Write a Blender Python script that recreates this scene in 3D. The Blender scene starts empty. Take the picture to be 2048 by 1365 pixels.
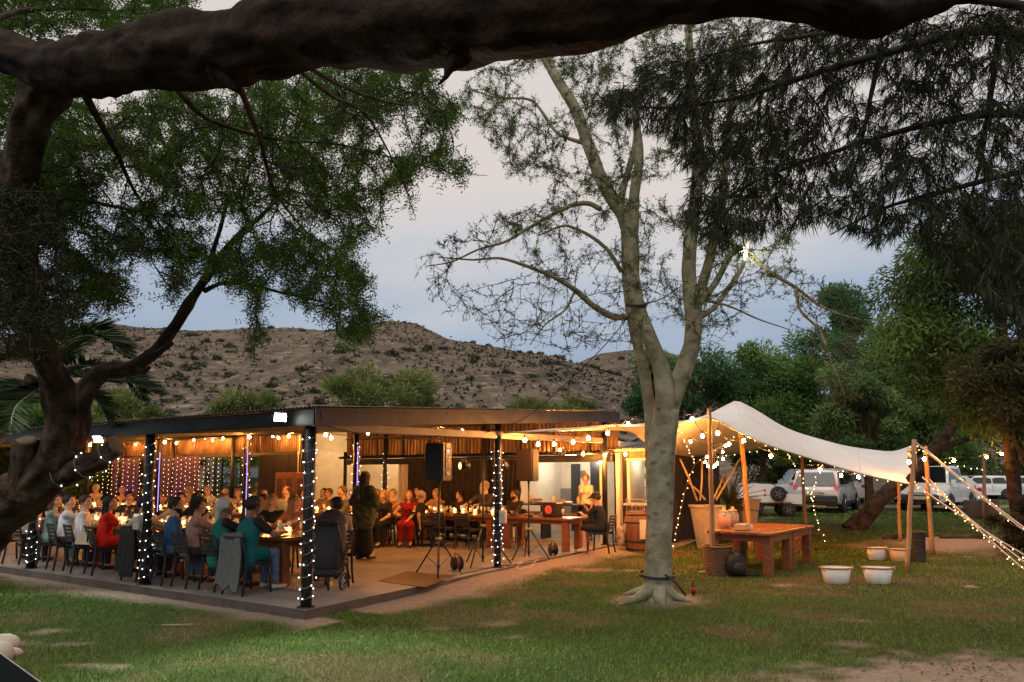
import bpy, bmesh, math, random, time
import numpy as np
from mathutils import Vector, Matrix
T0 = time.time()
scn = bpy.context.scene
COL = scn.collection
rng = np.random.default_rng(7)
random.seed(7)
R = math.radians

# ------------------------------------------------------------------ camera, world, sun, exposure
cam_d = bpy.data.cameras.new('camera'); cam = bpy.data.objects.new('camera', cam_d); COL.objects.link(cam)
cam.location = (0, 0, 1.8); cam.rotation_euler = (R(95), 0, 0)
cam_d.sensor_width = 36; cam_d.lens = 24; cam_d.shift_y = 153/2048
cam_d.clip_start = 0.05; cam_d.clip_end = 3000
scn.camera = cam
scn.view_settings.view_transform = 'Standard'; scn.view_settings.look = 'None'
scn.view_settings.exposure = 0.15; scn.view_settings.gamma = 1.0; scn.view_settings.use_curve_mapping = False

world = bpy.data.worlds.new('World'); scn.world = world; world.use_nodes = True
def make_world():
    nt = world.node_tree; N = nt.nodes; L = nt.links; N.clear()
    out = N.new('ShaderNodeOutputWorld'); bg = N.new('ShaderNodeBackground'); bg.inputs['Strength'].default_value = 0.1
    sky = N.new('ShaderNodeTexSky'); sky.sky_type = 'NISHITA'; sky.sun_disc = False
    sky.sun_elevation = R(6); sky.sun_rotation = R(200); sky.air_density = 1.4; sky.dust_density = 2.0
    tc = N.new('ShaderNodeTexCoord'); sep = N.new('ShaderNodeSeparateXYZ'); L.new(tc.outputs['Generated'], sep.inputs[0])
    mp = N.new('ShaderNodeMapping'); mp.inputs['Scale'].default_value = (1.3, 1.3, 4.0); L.new(tc.outputs['Generated'], mp.inputs[0])
    no = N.new('ShaderNodeTexNoise'); no.inputs['Scale'].default_value = 1.6; no.inputs['Detail'].default_value = 5; no.inputs['Roughness'].default_value = .5
    L.new(mp.outputs[0], no.inputs['Vector'])
    ad = N.new('ShaderNodeMath'); ad.operation = 'MULTIPLY_ADD'; ad.inputs[1].default_value = .36; ad.inputs[2].default_value = -.18
    L.new(no.outputs['Fac'], ad.inputs[0])
    ad2 = N.new('ShaderNodeMath'); ad2.operation = 'ADD'; L.new(ad.outputs[0], ad2.inputs[0]); L.new(sep.outputs['Z'], ad2.inputs[1])
    cr = N.new('ShaderNodeValToRGB'); e = cr.color_ramp.elements
    e[0].position = .16; e[0].color = (.30, .385, .53, 1); e[1].position = .64; e[1].color = (.70, .64, .61, 1)
    for p, c in ((.24, (.41, .475, .585)), (.33, (.62, .605, .62)), (.41, (.715, .645, .61))):
        k = e.new(p); k.color = (*c, 1)
    L.new(ad2.outputs[0], cr.inputs[0])
    sc = N.new('ShaderNodeMixRGB'); sc.blend_type = 'MULTIPLY'; sc.inputs[0].default_value = 1; sc.inputs[2].default_value = (10, 10, 10, 1)
    L.new(cr.outputs[0], sc.inputs[1])
    mx = N.new('ShaderNodeMixRGB'); mx.inputs[0].default_value = .9; L.new(sky.outputs[0], mx.inputs[1]); L.new(sc.outputs[0], mx.inputs[2])
    L.new(mx.outputs[0], bg.inputs['Color']); L.new(bg.outputs[0], out.inputs['Surface'])
make_world()
sun_d = bpy.data.lights.new('sun', 'SUN'); sun_d.energy = 1.5; sun_d.angle = R(60); sun_d.color = (1, .93, .86)
sun = bpy.data.objects.new('sun', sun_d); COL.objects.link(sun); sun.rotation_euler = (R(42), 0, R(-25))

scn.render.engine = 'CYCLES'
cy = scn.cycles
cy.use_denoising = True
try: cy.denoiser = 'OPENIMAGEDENOISE'
except Exception: pass
cy.max_bounces = 6; cy.diffuse_bounces = 3; cy.glossy_bounces = 2; cy.transmission_bounces = 4; cy.transparent_max_bounces = 6
cy.caustics_reflective = False; cy.caustics_refractive = False; cy.sample_clamp_indirect = 4.0
cy.use_light_tree = True

# ------------------------------------------------------------------ measuring: a pixel of the photograph to a point of the place
FP = 1365.33; TH = R(5)
def ray(px, py):
    xc = (px-1024)/FP; yc = -(py-682.5-153)/FP
    return xc, math.cos(TH)-yc*math.sin(TH), math.sin(TH)+yc*math.cos(TH)
def W(px, py, Y):
    x, y, z = ray(px, py); k = Y/y
    return np.array((x*k, Y, 1.8+z*k))
def G(px, py, h=0.0):
    x, y, z = ray(px, py); k = (h-1.8)/z
    return np.array((x*k, y*k, h))
def px_of(x, y, z):
    yy = y*math.cos(TH)+(z-1.8)*math.sin(TH); zz = -y*math.sin(TH)+(z-1.8)*math.cos(TH)
    return 1024+FP*x/yy, 682.5+153-FP*zz/yy
# the pavilion's own axes: u runs along its right side away from the camera, v along its front to the left
P0 = np.array((-2.67, 9.03)); UA = R(58.7); UX = np.array((math.cos(UA), math.sin(UA))); VX = np.array((-math.sin(UA), math.cos(UA)))
FZ = 0.12; ROT = UA-math.pi/2
def UV(u, v, z=0.0):
    p = P0+UX*u+VX*v
    return np.array((p[0], p[1], z))
def toUV(x, y):
    d = np.stack([np.asarray(x)-P0[0], np.asarray(y)-P0[1]], -1)
    return d@UX, d@VX
def v_at(px, u):
    s = (px-1024)/FP
    # X = s*Y solved on the line of constant u (camera pitch is small)
    best = min(((abs(px_of(*UV(u, v, 1.2))[0]-px), v) for v in np.arange(-3, 48, .02)))
    return best[1]

# ------------------------------------------------------------------ noise
_P = rng.permutation(512)
_V = rng.random(512)
def _h(ix, iy): return _V[(_P[(ix & 511)]+iy) & 511]
def vnoise(x, y):
    x = np.asarray(x, float); y = np.asarray(y, float)
    ix = np.floor(x).astype(int); iy = np.floor(y).astype(int); fx = x-ix; fy = y-iy
    fx = fx*fx*(3-2*fx); fy = fy*fy*(3-2*fy)
    return (_h(ix, iy)*(1-fx)+_h(ix+1, iy)*fx)*(1-fy)+(_h(ix, iy+1)*(1-fx)+_h(ix+1, iy+1)*fx)*fy
def fbm(x, y, o=4):
    s = 0; a = .5; f = 1; t = 0
    for k in range(o):
        s = s+a*vnoise(x*f+k*17.3, y*f+k*9.1); t += a; a *= .5; f *= 2.03
    return s/t
def smooth(t):
    t = np.clip(t, 0, 1); return t*t*(3-2*t)

# ------------------------------------------------------------------ materials
MATS = {}
def mat(name, col, rough=.6, metal=0, var=0, vscale=8, bump=0, bscale=40, col2=None, spec=.5, emit=None, estr=0, alpha=1, trans=0, attr=None, stretch=None, sss=0, noise_detail=4):
    if name in MATS: return MATS[name]
    m = bpy.data.materials.new(name); m.use_nodes = True; nt = m.node_tree; N = nt.nodes; L = nt.links
    b = N['Principled BSDF']
    b.inputs['Base Color'].default_value = (*col, 1); b.inputs['Roughness'].default_value = rough; b.inputs['Metallic'].default_value = metal
    b.inputs['Specular IOR Level'].default_value = spec
    if trans: b.inputs['Transmission Weight'].default_value = trans
    if alpha < 1: b.inputs['Alpha'].default_value = alpha
    if emit is not None:
        b.inputs['Emission Color'].default_value = (*emit, 1); b.inputs['Emission Strength'].default_value = estr
    src = None
    if var or bump or col2 is not None:
        tc = N.new('ShaderNodeTexCoord'); vec = tc.outputs['Object']
        if stretch:
            mp = N.new('ShaderNodeMapping'); mp.inputs['Scale'].default_value = stretch; L.new(vec, mp.inputs[0]); vec = mp.outputs[0]
    if var or col2 is not None:
        no = N.new('ShaderNodeTexNoise'); no.inputs['Scale'].default_value = vscale; no.inputs['Detail'].default_value = noise_detail; no.inputs['Roughness'].default_value = .6
        L.new(vec, no.inputs['Vector'])
        cr = N.new('ShaderNodeValToRGB'); e = cr.color_ramp.elements
        c2 = col2 if col2 is not None else tuple(min(1, c*(1+var)) for c in col)
        c1 = col if col2 is not None else tuple(c*(1-var) for c in col)
        e[0].position = .36; e[0].color = (*c1, 1); e[1].position = .64; e[1].color = (*c2, 1)
        L.new(no.outputs['Fac'], cr.inputs[0]); src = cr.outputs[0]
    if attr:
        at = N.new('ShaderNodeAttribute'); at.attribute_name = attr
        if src is not None:
            mx = N.new('ShaderNodeMixRGB'); mx.blend_type = 'MULTIPLY'; mx.inputs[0].default_value = 1
            L.new(src, mx.inputs[1]); L.new(at.outputs['Color'], mx.inputs[2]); src = mx.outputs[0]
        else: src = at.outputs['Color']
    if src is not None: L.new(src, b.inputs['Base Color'])
    if bump:
        n2 = N.new('ShaderNodeTexNoise'); n2.inputs['Scale'].default_value = bscale; n2.inputs['Detail'].default_value = 4
        L.new(vec, n2.inputs['Vector'])
        bp = N.new('ShaderNodeBump'); bp.inputs['Strength'].default_value = bump; bp.inputs['Distance'].default_value = .02
        L.new(n2.outputs['Fac'], bp.inputs['Height']); L.new(bp.outputs[0], b.inputs['Normal'])
    MATS[name] = m
    return m
def emat(name, col, s, sampling=None):
    if name in MATS: return MATS[name]
    m = bpy.data.materials.new(name); m.use_nodes = True; nt = m.node_tree; N = nt.nodes; N.clear()
    o = N.new('ShaderNodeOutputMaterial'); e = N.new('ShaderNodeEmission'); e.inputs[0].default_value = (*col, 1); e.inputs[1].default_value = s
    nt.links.new(e.outputs[0], o.inputs['Surface'])
    if sampling: m.cycles.emission_sampling = sampling
    MATS[name] = m
    return m
def leaf_mat(name, dark, light, trans=.3, rough=.5, gloss=.025):
    """thin leaf: diffuse + translucent, colour between dark and light by the per-leaf attribute 'tint'"""
    if name in MATS: return MATS[name]
    m = bpy.data.materials.new(name); m.use_nodes = True; nt = m.node_tree; N = nt.nodes; L = nt.links; N.clear()
    o = N.new('ShaderNodeOutputMaterial'); at = N.new('ShaderNodeAttribute'); at.attribute_name = 'tint'
    cr = N.new('ShaderNodeValToRGB'); e = cr.color_ramp.elements
    e[0].color = (*dark, 1); e[1].color = (*light, 1); L.new(at.outputs['Fac'], cr.inputs[0])
    d = N.new('ShaderNodeBsdfDiffuse'); t = N.new('ShaderNodeBsdfTranslucent'); g = N.new('ShaderNodeBsdfGlossy'); g.inputs['Roughness'].default_value = rough
    m1 = N.new('ShaderNodeMixShader'); m1.inputs[0].default_value = trans; m2 = N.new('ShaderNodeMixShader'); m2.inputs[0].default_value = gloss
    L.new(cr.outputs[0], d.inputs[0]); L.new(cr.outputs[0], t.inputs[0]); g.inputs[0].default_value = (.6, .6, .55, 1)
    L.new(d.outputs[0], m1.inputs[1]); L.new(t.outputs[0], m1.inputs[2]); L.new(m1.outputs[0], m2.inputs[1]); L.new(g.outputs[0], m2.inputs[2])
    L.new(m2.outputs[0], o.inputs['Surface'])
    MATS[name] = m
    return m

# ------------------------------------------------------------------ objects and tags
def tag(o, label=None, cat=None, group=None, kind=None):
    if label: o['label'] = label
    if cat: o['category'] = cat
    if group: o['group'] = group
    if kind: o['kind'] = kind
    return o
def empty(name, loc=(0, 0, 0), rz=0.0, label=None, cat=None, group=None, kind=None):
    o = bpy.data.objects.new(name, None); COL.objects.link(o); o.location = loc; o.rotation_euler = (0, 0, rz)
    o.empty_display_size = .2
    return tag(o, label, cat, group, kind)
def link(name, me, parent=None, loc=(0, 0, 0), rot=(0, 0, 0), sc=(1, 1, 1)):
    o = bpy.data.objects.new(name, me); COL.objects.link(o)
    if parent is not None: o.parent = parent
    o.location = loc; o.rotation_euler = rot; o.scale = sc
    return o
def copy_tree(o, parent=None):
    c = o.copy(); COL.objects.link(c); c.parent = parent
    for ch in list(o.children): copy_tree(ch, c)
    return c
def fast_mesh(name, verts, quads=None, tris=None, mats=(), smooth_=False, mi=None, attrs=None):
    """numpy arrays to a mesh"""
    me = bpy.data.meshes.new(name)
    verts = np.asarray(verts, np.float32).reshape(-1, 3)
    nq = 0 if quads is None else len(quads); ntr = 0 if tris is None else len(tris)
    me.vertices.add(len(verts)); me.vertices.foreach_set('co', verts.ravel())
    loops = np.concatenate([np.asarray(a, np.int32).ravel() for a in (quads, tris) if a is not None and len(a)]) if nq+ntr else np.zeros(0, np.int32)
    me.loops.add(len(loops)); me.loops.foreach_set('vertex_index', loops)
    me.polygons.add(nq+ntr)
    st = np.concatenate([np.arange(nq)*4, nq*4+np.arange(ntr)*3]).astype(np.int32)
    me.polygons.foreach_set('loop_start', st)
    if mi is not None: me.polygons.foreach_set('material_index', np.asarray(mi, np.int32))
    me.update(calc_edges=True)
    if smooth_: me.polygons.foreach_set('use_smooth', np.ones(nq+ntr, bool))
    for m in mats: me.materials.append(m)
    for k, (dom, arr) in (attrs or {}).items():
        arr = np.asarray(arr, np.float32)
        if arr.ndim == 2:
            a = me.color_attributes.new(k, 'FLOAT_COLOR', dom)
            if arr.shape[1] == 3: arr = np.concatenate([arr, np.ones((len(arr), 1), np.float32)], 1)
            a.data.foreach_set('color', arr.ravel())
        else:
            a = me.attributes.new(k, 'FLOAT', dom); a.data.foreach_set('value', arr)
    return me

class MB:
    """collects primitive shapes and builds ONE mesh of them"""
    def __init__(s): s.v = []; s.f = []; s.m = []; s.n = 0; s.sm = []
    def add(s, verts, faces, mi=0, sm=False):
        b = s.n; s.v.extend([tuple(map(float, p)) for p in verts]); s.n += len(verts)
        for f in faces: s.f.append(tuple(i+b for i in f)); s.m.append(mi); s.sm.append(sm)
        return s
    def box(s, c, d, rz=0, mi=0, M=None, ch=0):
        x, y, z = d[0]/2, d[1]/2, d[2]/2
        if ch:
            k = min(ch, x*.9, y*.9, z*.9)
            P = []
            for sx in (-1, 1):
                for sy in (-1, 1):
                    for sz in (-1, 1):
                        P += [(sx*x, sy*(y-k), sz*(z-k)), (sx*(x-k), sy*y, sz*(z-k)), (sx*(x-k), sy*(y-k), sz*z)]
            ix = {}
            n = 0
            for sx in (-1, 1):
                for sy in (-1, 1):
                    for sz in (-1, 1): ix[(sx, sy, sz)] = n; n += 3
            q = lambda a, b, c: ix[(a, b, c)]
            F = []
            for sg in (-1, 1):
                F.append([q(sg, -1, -1), q(sg, 1, -1), q(sg, 1, 1), q(sg, -1, 1)])
                F.append([q(-1, sg, -1)+1, q(1, sg, -1)+1, q(1, sg, 1)+1, q(-1, sg, 1)+1])
                F.append([q(-1, -1, sg)+2, q(1, -1, sg)+2, q(1, 1, sg)+2, q(-1, 1, sg)+2])
            for a in (-1, 1):
                for b in (-1, 1):
                    F.append([q(a, b, -1), q(a, b, 1), q(a, b, 1)+1, q(a, b, -1)+1])
                    F.append([q(a, -1, b), q(a, 1, b), q(a, 1, b)+2, q(a, -1, b)+2])
                    F.append([q(-1, a, b)+1, q(1, a, b)+1, q(1, a, b)+2, q(-1, a, b)+2])
            for k3 in ix.values(): F.append([k3, k3+1, k3+2])
        else:
            P = [(sx*x, sy*y, sz*z) for sx in (-1, 1) for sy in (-1, 1) for sz in (-1, 1)]
            F = [(0, 1, 3, 2), (4, 6, 7, 5), (0, 4, 5, 1), (2, 3, 7, 6), (0, 2, 6, 4), (1, 5, 7, 3)]
        if M is None: M = Matrix.Rotation(rz, 3, 'Z')
        V = [Vector(c)+M@Vector(p) for p in P]
        return s.add(V, F, mi)
    def bar(s, a, b, w, h=None, mi=0, ch=0, up=(0, 0, 1)):
        """box beam from a to b"""
        a = Vector(a); b = Vector(b); d = b-a; L = d.length; d.normalize(); h = h or w
        upv = Vector(up)
        if abs(d.dot(upv)) > .98: upv = Vector((0, 1, 0))
        x = d.cross(upv).normalized(); z = x.cross(d)
        M = Matrix((x, d, z)).transposed()
        return s.box((a+b)/2, (w, L, h), mi=mi, M=M, ch=ch)
    def tube(s, pts, r, n=8, mi=0, caps=True, sm=True, closed=False):
        pts = [Vector(p) for p in pts]
        rs = r if hasattr(r, '__len__') else [r]*len(pts)
        V = []; F = []
        N = len(pts); prev = None
        for i, p in enumerate(pts):
            a = pts[(i-1) % N] if closed or i > 0 else p
            b = pts[(i+1) % N] if closed or i < N-1 else p
            d = (b-a)
            d = d.normalized() if d.length > 1e-9 else Vector((0, 0, 1))
            if prev is None:
                t = Vector((0, 0, 1)) if abs(d.z) < .9 else Vector((1, 0, 0))
                x = d.cross(t).normalized()
            else:
                x = (prev-d*prev.dot(d))
                x = x.normalized() if x.length > 1e-6 else d.orthogonal().normalized()
            prev = x; y = d.cross(x)
            for k in range(n):
                t = 2*math.pi*k/n
                V.append(p+(x*math.cos(t)+y*math.sin(t))*rs[i])
        M_ = N if closed else N-1
        for i in range(M_):
            for k in range(n):
                j = (i+1) % N
                F.append((i*n+k, i*n+(k+1) % n, j*n+(k+1) % n, j*n+k))
        s.add(V, F, mi, sm)
        if caps and not closed:
            b = s.n-len(V)
            s.f.append(tuple(b+k for k in reversed(range(n)))); s.m.append(mi); s.sm.append(False)
            s.f.append(tuple(b+(N-1)*n+k for k in range(n))); s.m.append(mi); s.sm.append(False)
        return s
    def cyl(s, a, b, r, r2=None, n=12, mi=0, sm=True): return s.tube([a, b], [r, r if r2 is None else r2], n, mi, True, sm)
    def lathe(s, prof, c=(0, 0, 0), n=16, mi=0, sm=True, M=None, sx=1, sy=1):
        """prof: (radius, z) pairs bottom to top"""
        V = []; F = []
        for r_, z in prof:
            for k in range(n):
                t = 2*math.pi*k/n; V.append(Vector((r_*math.cos(t)*sx, r_*math.sin(t)*sy, z)))
        for i in range(len(prof)-1):
            for k in range(n): F.append((i*n+k, i*n+(k+1) % n, (i+1)*n+(k+1) % n, (i+1)*n+k))
        if prof[0][0] > 1e-4: F.append(tuple(reversed(range(n))))
        if prof[-1][0] > 1e-4: F.append(tuple((len(prof)-1)*n+k for k in range(n)))
        if M is not None: V = [M@p for p in V]
        V = [p+Vector(c) for p in V]
        return s.add(V, F, mi, sm)
    def ball(s, c, r, n=8, m=6, mi=0, sc=(1, 1, 1), M=None):
        prof = [(max(1e-4, math.sin(math.pi*i/m))*r, -math.cos(math.pi*i/m)*r) for i in range(m+1)]
        V = []; F = []
        for r_, z in prof:
            for k in range(n):
                t = 2*math.pi*k/n; V.append(Vector((r_*math.cos(t)*sc[0], r_*math.sin(t)*sc[1], z*sc[2])))
        for i in range(m):
            for k in range(n): F.append((i*n+k, i*n+(k+1) % n, (i+1)*n+(k+1) % n, (i+1)*n+k))
        if M is not None: V = [M@p for p in V]
        return s.add([p+Vector(c) for p in V], F, mi, True)
    def octa(s, c, r, mi=0):
        x, y, z = c
        return s.add([(x+r, y, z), (x-r, y, z), (x, y+r, z), (x, y-r, z), (x, y, z+r*1.3), (x, y, z-r*1.3)],
                     [(0, 2, 4), (2, 1, 4), (1, 3, 4), (3, 0, 4), (2, 0, 5), (1, 2, 5), (3, 1, 5), (0, 3, 5)], mi, True)
    def grid(s, P, mi=0, sm=True, thick=0):
        """P: rows of points"""
        n = len(P); m = len(P[0])
        V = [Vector(p) for r_ in P for p in r_]
        F = [(i*m+j, i*m+j+1, (i+1)*m+j+1, (i+1)*m+j) for i in range(n-1) for j in range(m-1)]
        return s.add(V, F, mi, sm)
    def poly(s, pts, mi=0): return s.add(pts, [tuple(range(len(pts)))], mi)
    def prism(s, pts, d, mi=0):
        """pts: polygon in 3-D, extruded by vector d"""
        n = len(pts); d = Vector(d); V = [Vector(p) for p in pts]; V += [p+d for p in V]
        F = [tuple(reversed(range(n))), tuple(range(n, 2*n))]+[(i, (i+1) % n, n+(i+1) % n, n+i) for i in range(n)]
        return s.add(V, F, mi)
    def mesh(s, name, mats, flip_fix=False):
        me = bpy.data.meshes.new(name); me.from_pydata(s.v, [], s.f)
        for m in (mats if isinstance(mats, (list, tuple)) else [mats]): me.materials.append(m)
        me.polygons.foreach_set('material_index', s.m); me.polygons.foreach_set('use_smooth', s.sm)
        if flip_fix:
            bm = bmesh.new(); bm.from_mesh(me); bmesh.ops.recalc_face_normals(bm, faces=bm.faces); bm.to_mesh(me); bm.free()
        me.update()
        return me
    def build(s, name, mats, parent=None, loc=(0, 0, 0), rot=(0, 0, 0), flip_fix=True):
        return link(name, s.mesh(name, mats, flip_fix), parent, loc, rot)

def edges_mesh(name, p0, p1, r0, r1, m, n=4):
    """many thin tapered twigs as one mesh (numpy)"""
    p0 = np.asarray(p0, float); p1 = np.asarray(p1, float)
    d = p1-p0; L = np.linalg.norm(d, axis=1, keepdims=True)+1e-9; d = d/L
    up = np.where(np.abs(d[:, 2:3]) < .9, np.array([[0, 0, 1.]]), np.array([[1., 0, 0]]))
    x = np.cross(d, up); x /= np.linalg.norm(x, axis=1, keepdims=True); y = np.cross(d, x)
    E = len(p0); t = 2*np.pi*np.arange(n)/n
    ring = x[:, None, :]*np.cos(t)[None, :, None]+y[:, None, :]*np.sin(t)[None, :, None]
    a = p0[:, None, :]+ring*np.asarray(r0)[:, None, None]; b = (p1+d*np.asarray(r1)[:, None]*.3)[:, None, :]+ring*np.asarray(r1)[:, None, None]
    V = np.concatenate([a, b], 1).reshape(-1, 3)
    base = np.arange(E)[:, None]*2*n; k = np.arange(n)[None, :]
    Q = np.stack([base+k, base+(k+1) % n, base+n+(k+1) % n, base+n+k], -1).reshape(-1, 4)
    return fast_mesh(name, V, Q, mats=[m], smooth_=True)
# ------------------------------------------------------------------ the ground
def gh(x, y):
    x = np.asarray(x, float); y = np.asarray(y, float)
    g = .42*smooth((y-13)/15)*smooth((x-3.0)/5)
    g = g+.30*smooth((y-45)/30)
    u, v = toUV(x, y)
    wild = smooth(np.maximum(-u, -v)/2.5)
    g = g+wild*.05*(fbm(x*.5, y*.5, 3)-.5)
    g = g+.085*smooth(1-(-v-.15)/.9)*(v < .1)*smooth((u-1.5)/2.5)*(u < 12)*(v > -3)
    # sandy mound with roots at the right, the flare round the pale tree
    g = g+.22*np.exp(-(((x-11.3)/2.3)**2+((y-17.3)/1.3)**2))
    g = g+.06*np.exp(-(((x-2.2)/.8)**2+((y-10.1)/.6)**2))
    return g
def gz(x, y): return float(gh(x, y))
TREE = G(1315, 1203)
def sandiness(x, y):
    """0 = turf, 1 = bare sand"""
    x = np.asarray(x, float); y = np.asarray(y, float)
    u, v = toUV(x, y)
    n4 = fbm(x*3.5+2, y*5.5, 4)-.5; n = fbm(x*1.3, y*1.3, 4)-.5; n2 = fbm(x*.45+9, y*.45, 3)-.5
    s = np.zeros_like(x)
    front = smooth(1-(-u-.25)/(.55+1.4*n))*(u < 0.1)*(v > -.6)
    side = smooth(1-(-v-.55)/(.65+1.9*n))*(v < .1)*(u > .6)*(u < 12)
    s = np.maximum(s, np.maximum(front, side)*.95)
    c = G(1930, 1345); s = np.maximum(s, smooth(1.55-np.hypot((x-c[0]-.5)/2.0, (y-c[1]+.2)/.75)+n*.8+n4*1.5))
    s = np.maximum(s, smooth(1.5-np.hypot((x-11.3)/2.3, (y-17.0)/1.25)+n*.9))
    s = np.maximum(s, smooth(1.5-np.abs(y-31.5-.1*(x-10))/1.6+n)*(x > 7))
    s = np.maximum(s, smooth(1.35-np.hypot((x-TREE[0])/.75, (y-TREE[1])/.55)+n*1.0)*.9)
    for a, b, w, h in ((1730, 1243, .35, .10), (1690, 1290, .3, .12), (130, 1290, .3, .1), (90, 1265, .25, .12), (20, 1290, .35, .2), (180, 1335, .3, .1), (1190, 1140, .6, .25)):
        c = G(a, b); s = np.maximum(s, .62*smooth(1.6-np.hypot((x-c[0])/w, (y-c[1])/h)+n*1.0+n4*2.6))
    s = np.maximum(s, smooth((n2+n*.8-.34)*6)*.75)
    return np.clip(s, 0, 1)
def dryness(x, y):
    n = fbm(np.asarray(x)*.8+3, np.asarray(y)*1.0+31, 4)
    d = smooth((n-.47)*4.5)*.9
    d = np.clip(d+.30*smooth((np.asarray(x)-1.0)/3)*smooth((15.5-np.asarray(y))/4)+.15*smooth((17-np.asarray(y))/5)*smooth((np.asarray(y)-9.0)/4)*smooth((np.asarray(x)+2)/2), 0, 1)
    return d
def build_ground():
    def axis(fine0, fine1, step, far0, far1, k):
        a = list(np.arange(fine0, fine1, step))
        s = step; p = fine1
        while p < far1: a.append(p); s *= k; p += s
        a.append(far1)
        s = step; p = fine0-step; lo = []
        while p > far0: lo.append(p); s *= k; p -= s
        lo.append(far0)
        return np.array(lo[::-1]+a)
    xs = axis(-10, 14, .11, -400, 500, 1.12); ys = axis(5, 20, .09, -40, 700, 1.09)
    X, Y = np.meshgrid(xs, ys)
    Z = gh(X, Y)
    sd = sandiness(X, Y); dr = dryness(X, Y)
    Z = Z+(1-sd)*.012*(vnoise(X*9, Y*9)-.5)+sd*.02*(fbm(X*7, Y*7, 2)-.5)
    n, m = X.shape
    i = np.arange(n*m).reshape(n, m)
    Q = np.stack([i[:-1, :-1], i[:-1, 1:], i[1:, 1:], i[1:, :-1]], -1).reshape(-1, 4)
    sand = np.array((.29, .225, .172)); turf = np.array((.032, .052, .014)); straw = np.array((.115, .085, .040))
    base = turf+(straw-turf)*(dr*.6)[..., None]
    c = base+(sand-base)*sd[..., None]
    me = fast_mesh('ground', np.stack([X, Y, Z], -1), Q, mats=[mat('ground_soil', (.85, .85, .85), .95, col2=(1.15, 1.12, 1.1), vscale=14, bump=.5, bscale=60, attr='tone', spec=.1)], smooth_=True, attrs={'tone': ('POINT', c.reshape(-1, 3))})
    tag(link('ground', me), 'lawn with worn sandy patches in front of the open pavilion', None, None, 'structure')
build_ground()

def in_view(x, y, z=0, mg=60):
    yy = y*math.cos(TH)+(z-1.8)*math.sin(TH); zz = -y*math.sin(TH)+(z-1.8)*math.cos(TH)
    px = 1024+FP*x/yy; py = 835.5-FP*zz/yy
    return (px > -mg) & (px < 2048+mg) & (py < 1365+mg)
def build_grass():
    parts = []
    for (y0, y1, dens, hgt, wid) in ((5.6, 7.6, 3400, .040, .0055), (7.6, 10.5, 2300, .036, .007), (10.5, 15, 1000, .038, .010), (15, 24, 330, .045, .016), (24, 40, 90, .06, .03)):
        xr = y1*.80; n = int(dens*(2*xr)*(y1-y0))
        x = rng.uniform(-xr, xr, n); y = rng.uniform(y0, y1, n)
        u, v = toUV(x, y)
        ok = in_view(x, y) & ~((u > -.03) & (v > -.03) & (v < 41) & (u < 22)) & ~((u > 9.8) & (v > -1.3) & (u < 19))
        x = x[ok]; y = y[ok]
        sd = sandiness(x, y); ok = rng.random(len(x)) > sd*1.12
        ok &= np.hypot(x-TREE[0], (y-TREE[1])) > .35
        x = x[ok]; y = y[ok]
        parts.append((x, y, np.full(len(x), hgt), np.full(len(x), wid)))
    x, y, h, w = (np.concatenate([p[k] for p in parts]) for k in range(4))
    n = len(x)
    cl = fbm(x*2.2, y*2.2, 3)
    h = h*rng.uniform(.5, 1.35, n)*(.55+.9*cl); z = gh(x, y)-.004
    dr = np.clip(dryness(x, y)+rng.normal(0, .22, n), 0, 1)
    ang = rng.uniform(0, 2*np.pi, n); ln = rng.normal(0, .55, (n, 2))
    b = np.stack([x, y, z], -1); s = np.stack([np.cos(ang), np.sin(ang), 0*ang], -1)*(w/2)[:, None]
    tip = b+np.stack([ln[:, 0]*h, ln[:, 1]*h, h], -1)
    V = np.stack([b-s, b+s, tip], 1).reshape(-1, 3)
    Tn = np.arange(n*3).reshape(n, 3)
    g1 = np.array((.044, .098, .011)); g2 = np.array((.170, .270, .036)); st = np.array((.30, .22, .11))
    t = rng.random(n)[:, None]**1.5*1.0+.25*cl[:, None]
    c = g1+(g2-g1)*t; c = c+(st*(.6+.5*rng.random(n)[:, None])-c)*(dr[:, None]**1.5*.75)
    me = fast_mesh('grass', V, None, Tn, mats=[mat('grass_blade', (1, 1, 1), .6, attr='tone', spec=.25)], attrs={'tone': ('POINT', np.repeat(c, 3, 0))})
    tag(link('grass', me), 'short lawn grass, green with dry straw patches', 'grass', None, 'stuff')
build_grass()
def litter():
    n = 5200; r = np.random.default_rng(77); c = G(1900, 1335); x = np.concatenate([r.normal(c[0]+.3, 1.1, n//2), r.uniform(-8, 9, n//2)]); y = np.concatenate([r.normal(c[1], .5, n//2), r.uniform(5.8, 16, n//2)])
    u, v = toUV(x, y); sd = sandiness(x, y); ok = ~((u > -.1) & (v > -.12)) & (r.random(n) < .10+.35*sd); x = x[ok]; y = y[ok]; n = len(x); a = r.uniform(0, 6.28, n); L = r.uniform(.008, .028, n); w = L*r.uniform(.15, .5, n); z = gh(x, y)+.012+r.random(n)*.012
    d = np.stack([np.cos(a), np.sin(a), r.normal(0, .25, n)], 1); s = np.stack([-np.sin(a), np.cos(a), r.normal(0, .3, n)], 1); p = np.stack([x, y, z], 1); V = np.stack([p-d*L[:, None], p+s*w[:, None], p+d*L[:, None], p-s*w[:, None]], 1).reshape(-1, 3)
    tag(link('leaf_litter', fast_mesh('leaf_litter', V, np.arange(4*n).reshape(n, 4), mats=[leaf_mat('dry_litter', (.030, .018, .010), (.26, .17, .09), .05)], attrs={'tint': ('FACE', r.random(n)**1.6)})), 'dry leaf litter and twigs scattered over the sand and lawn', 'litter', None, 'stuff')
litter()

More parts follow.
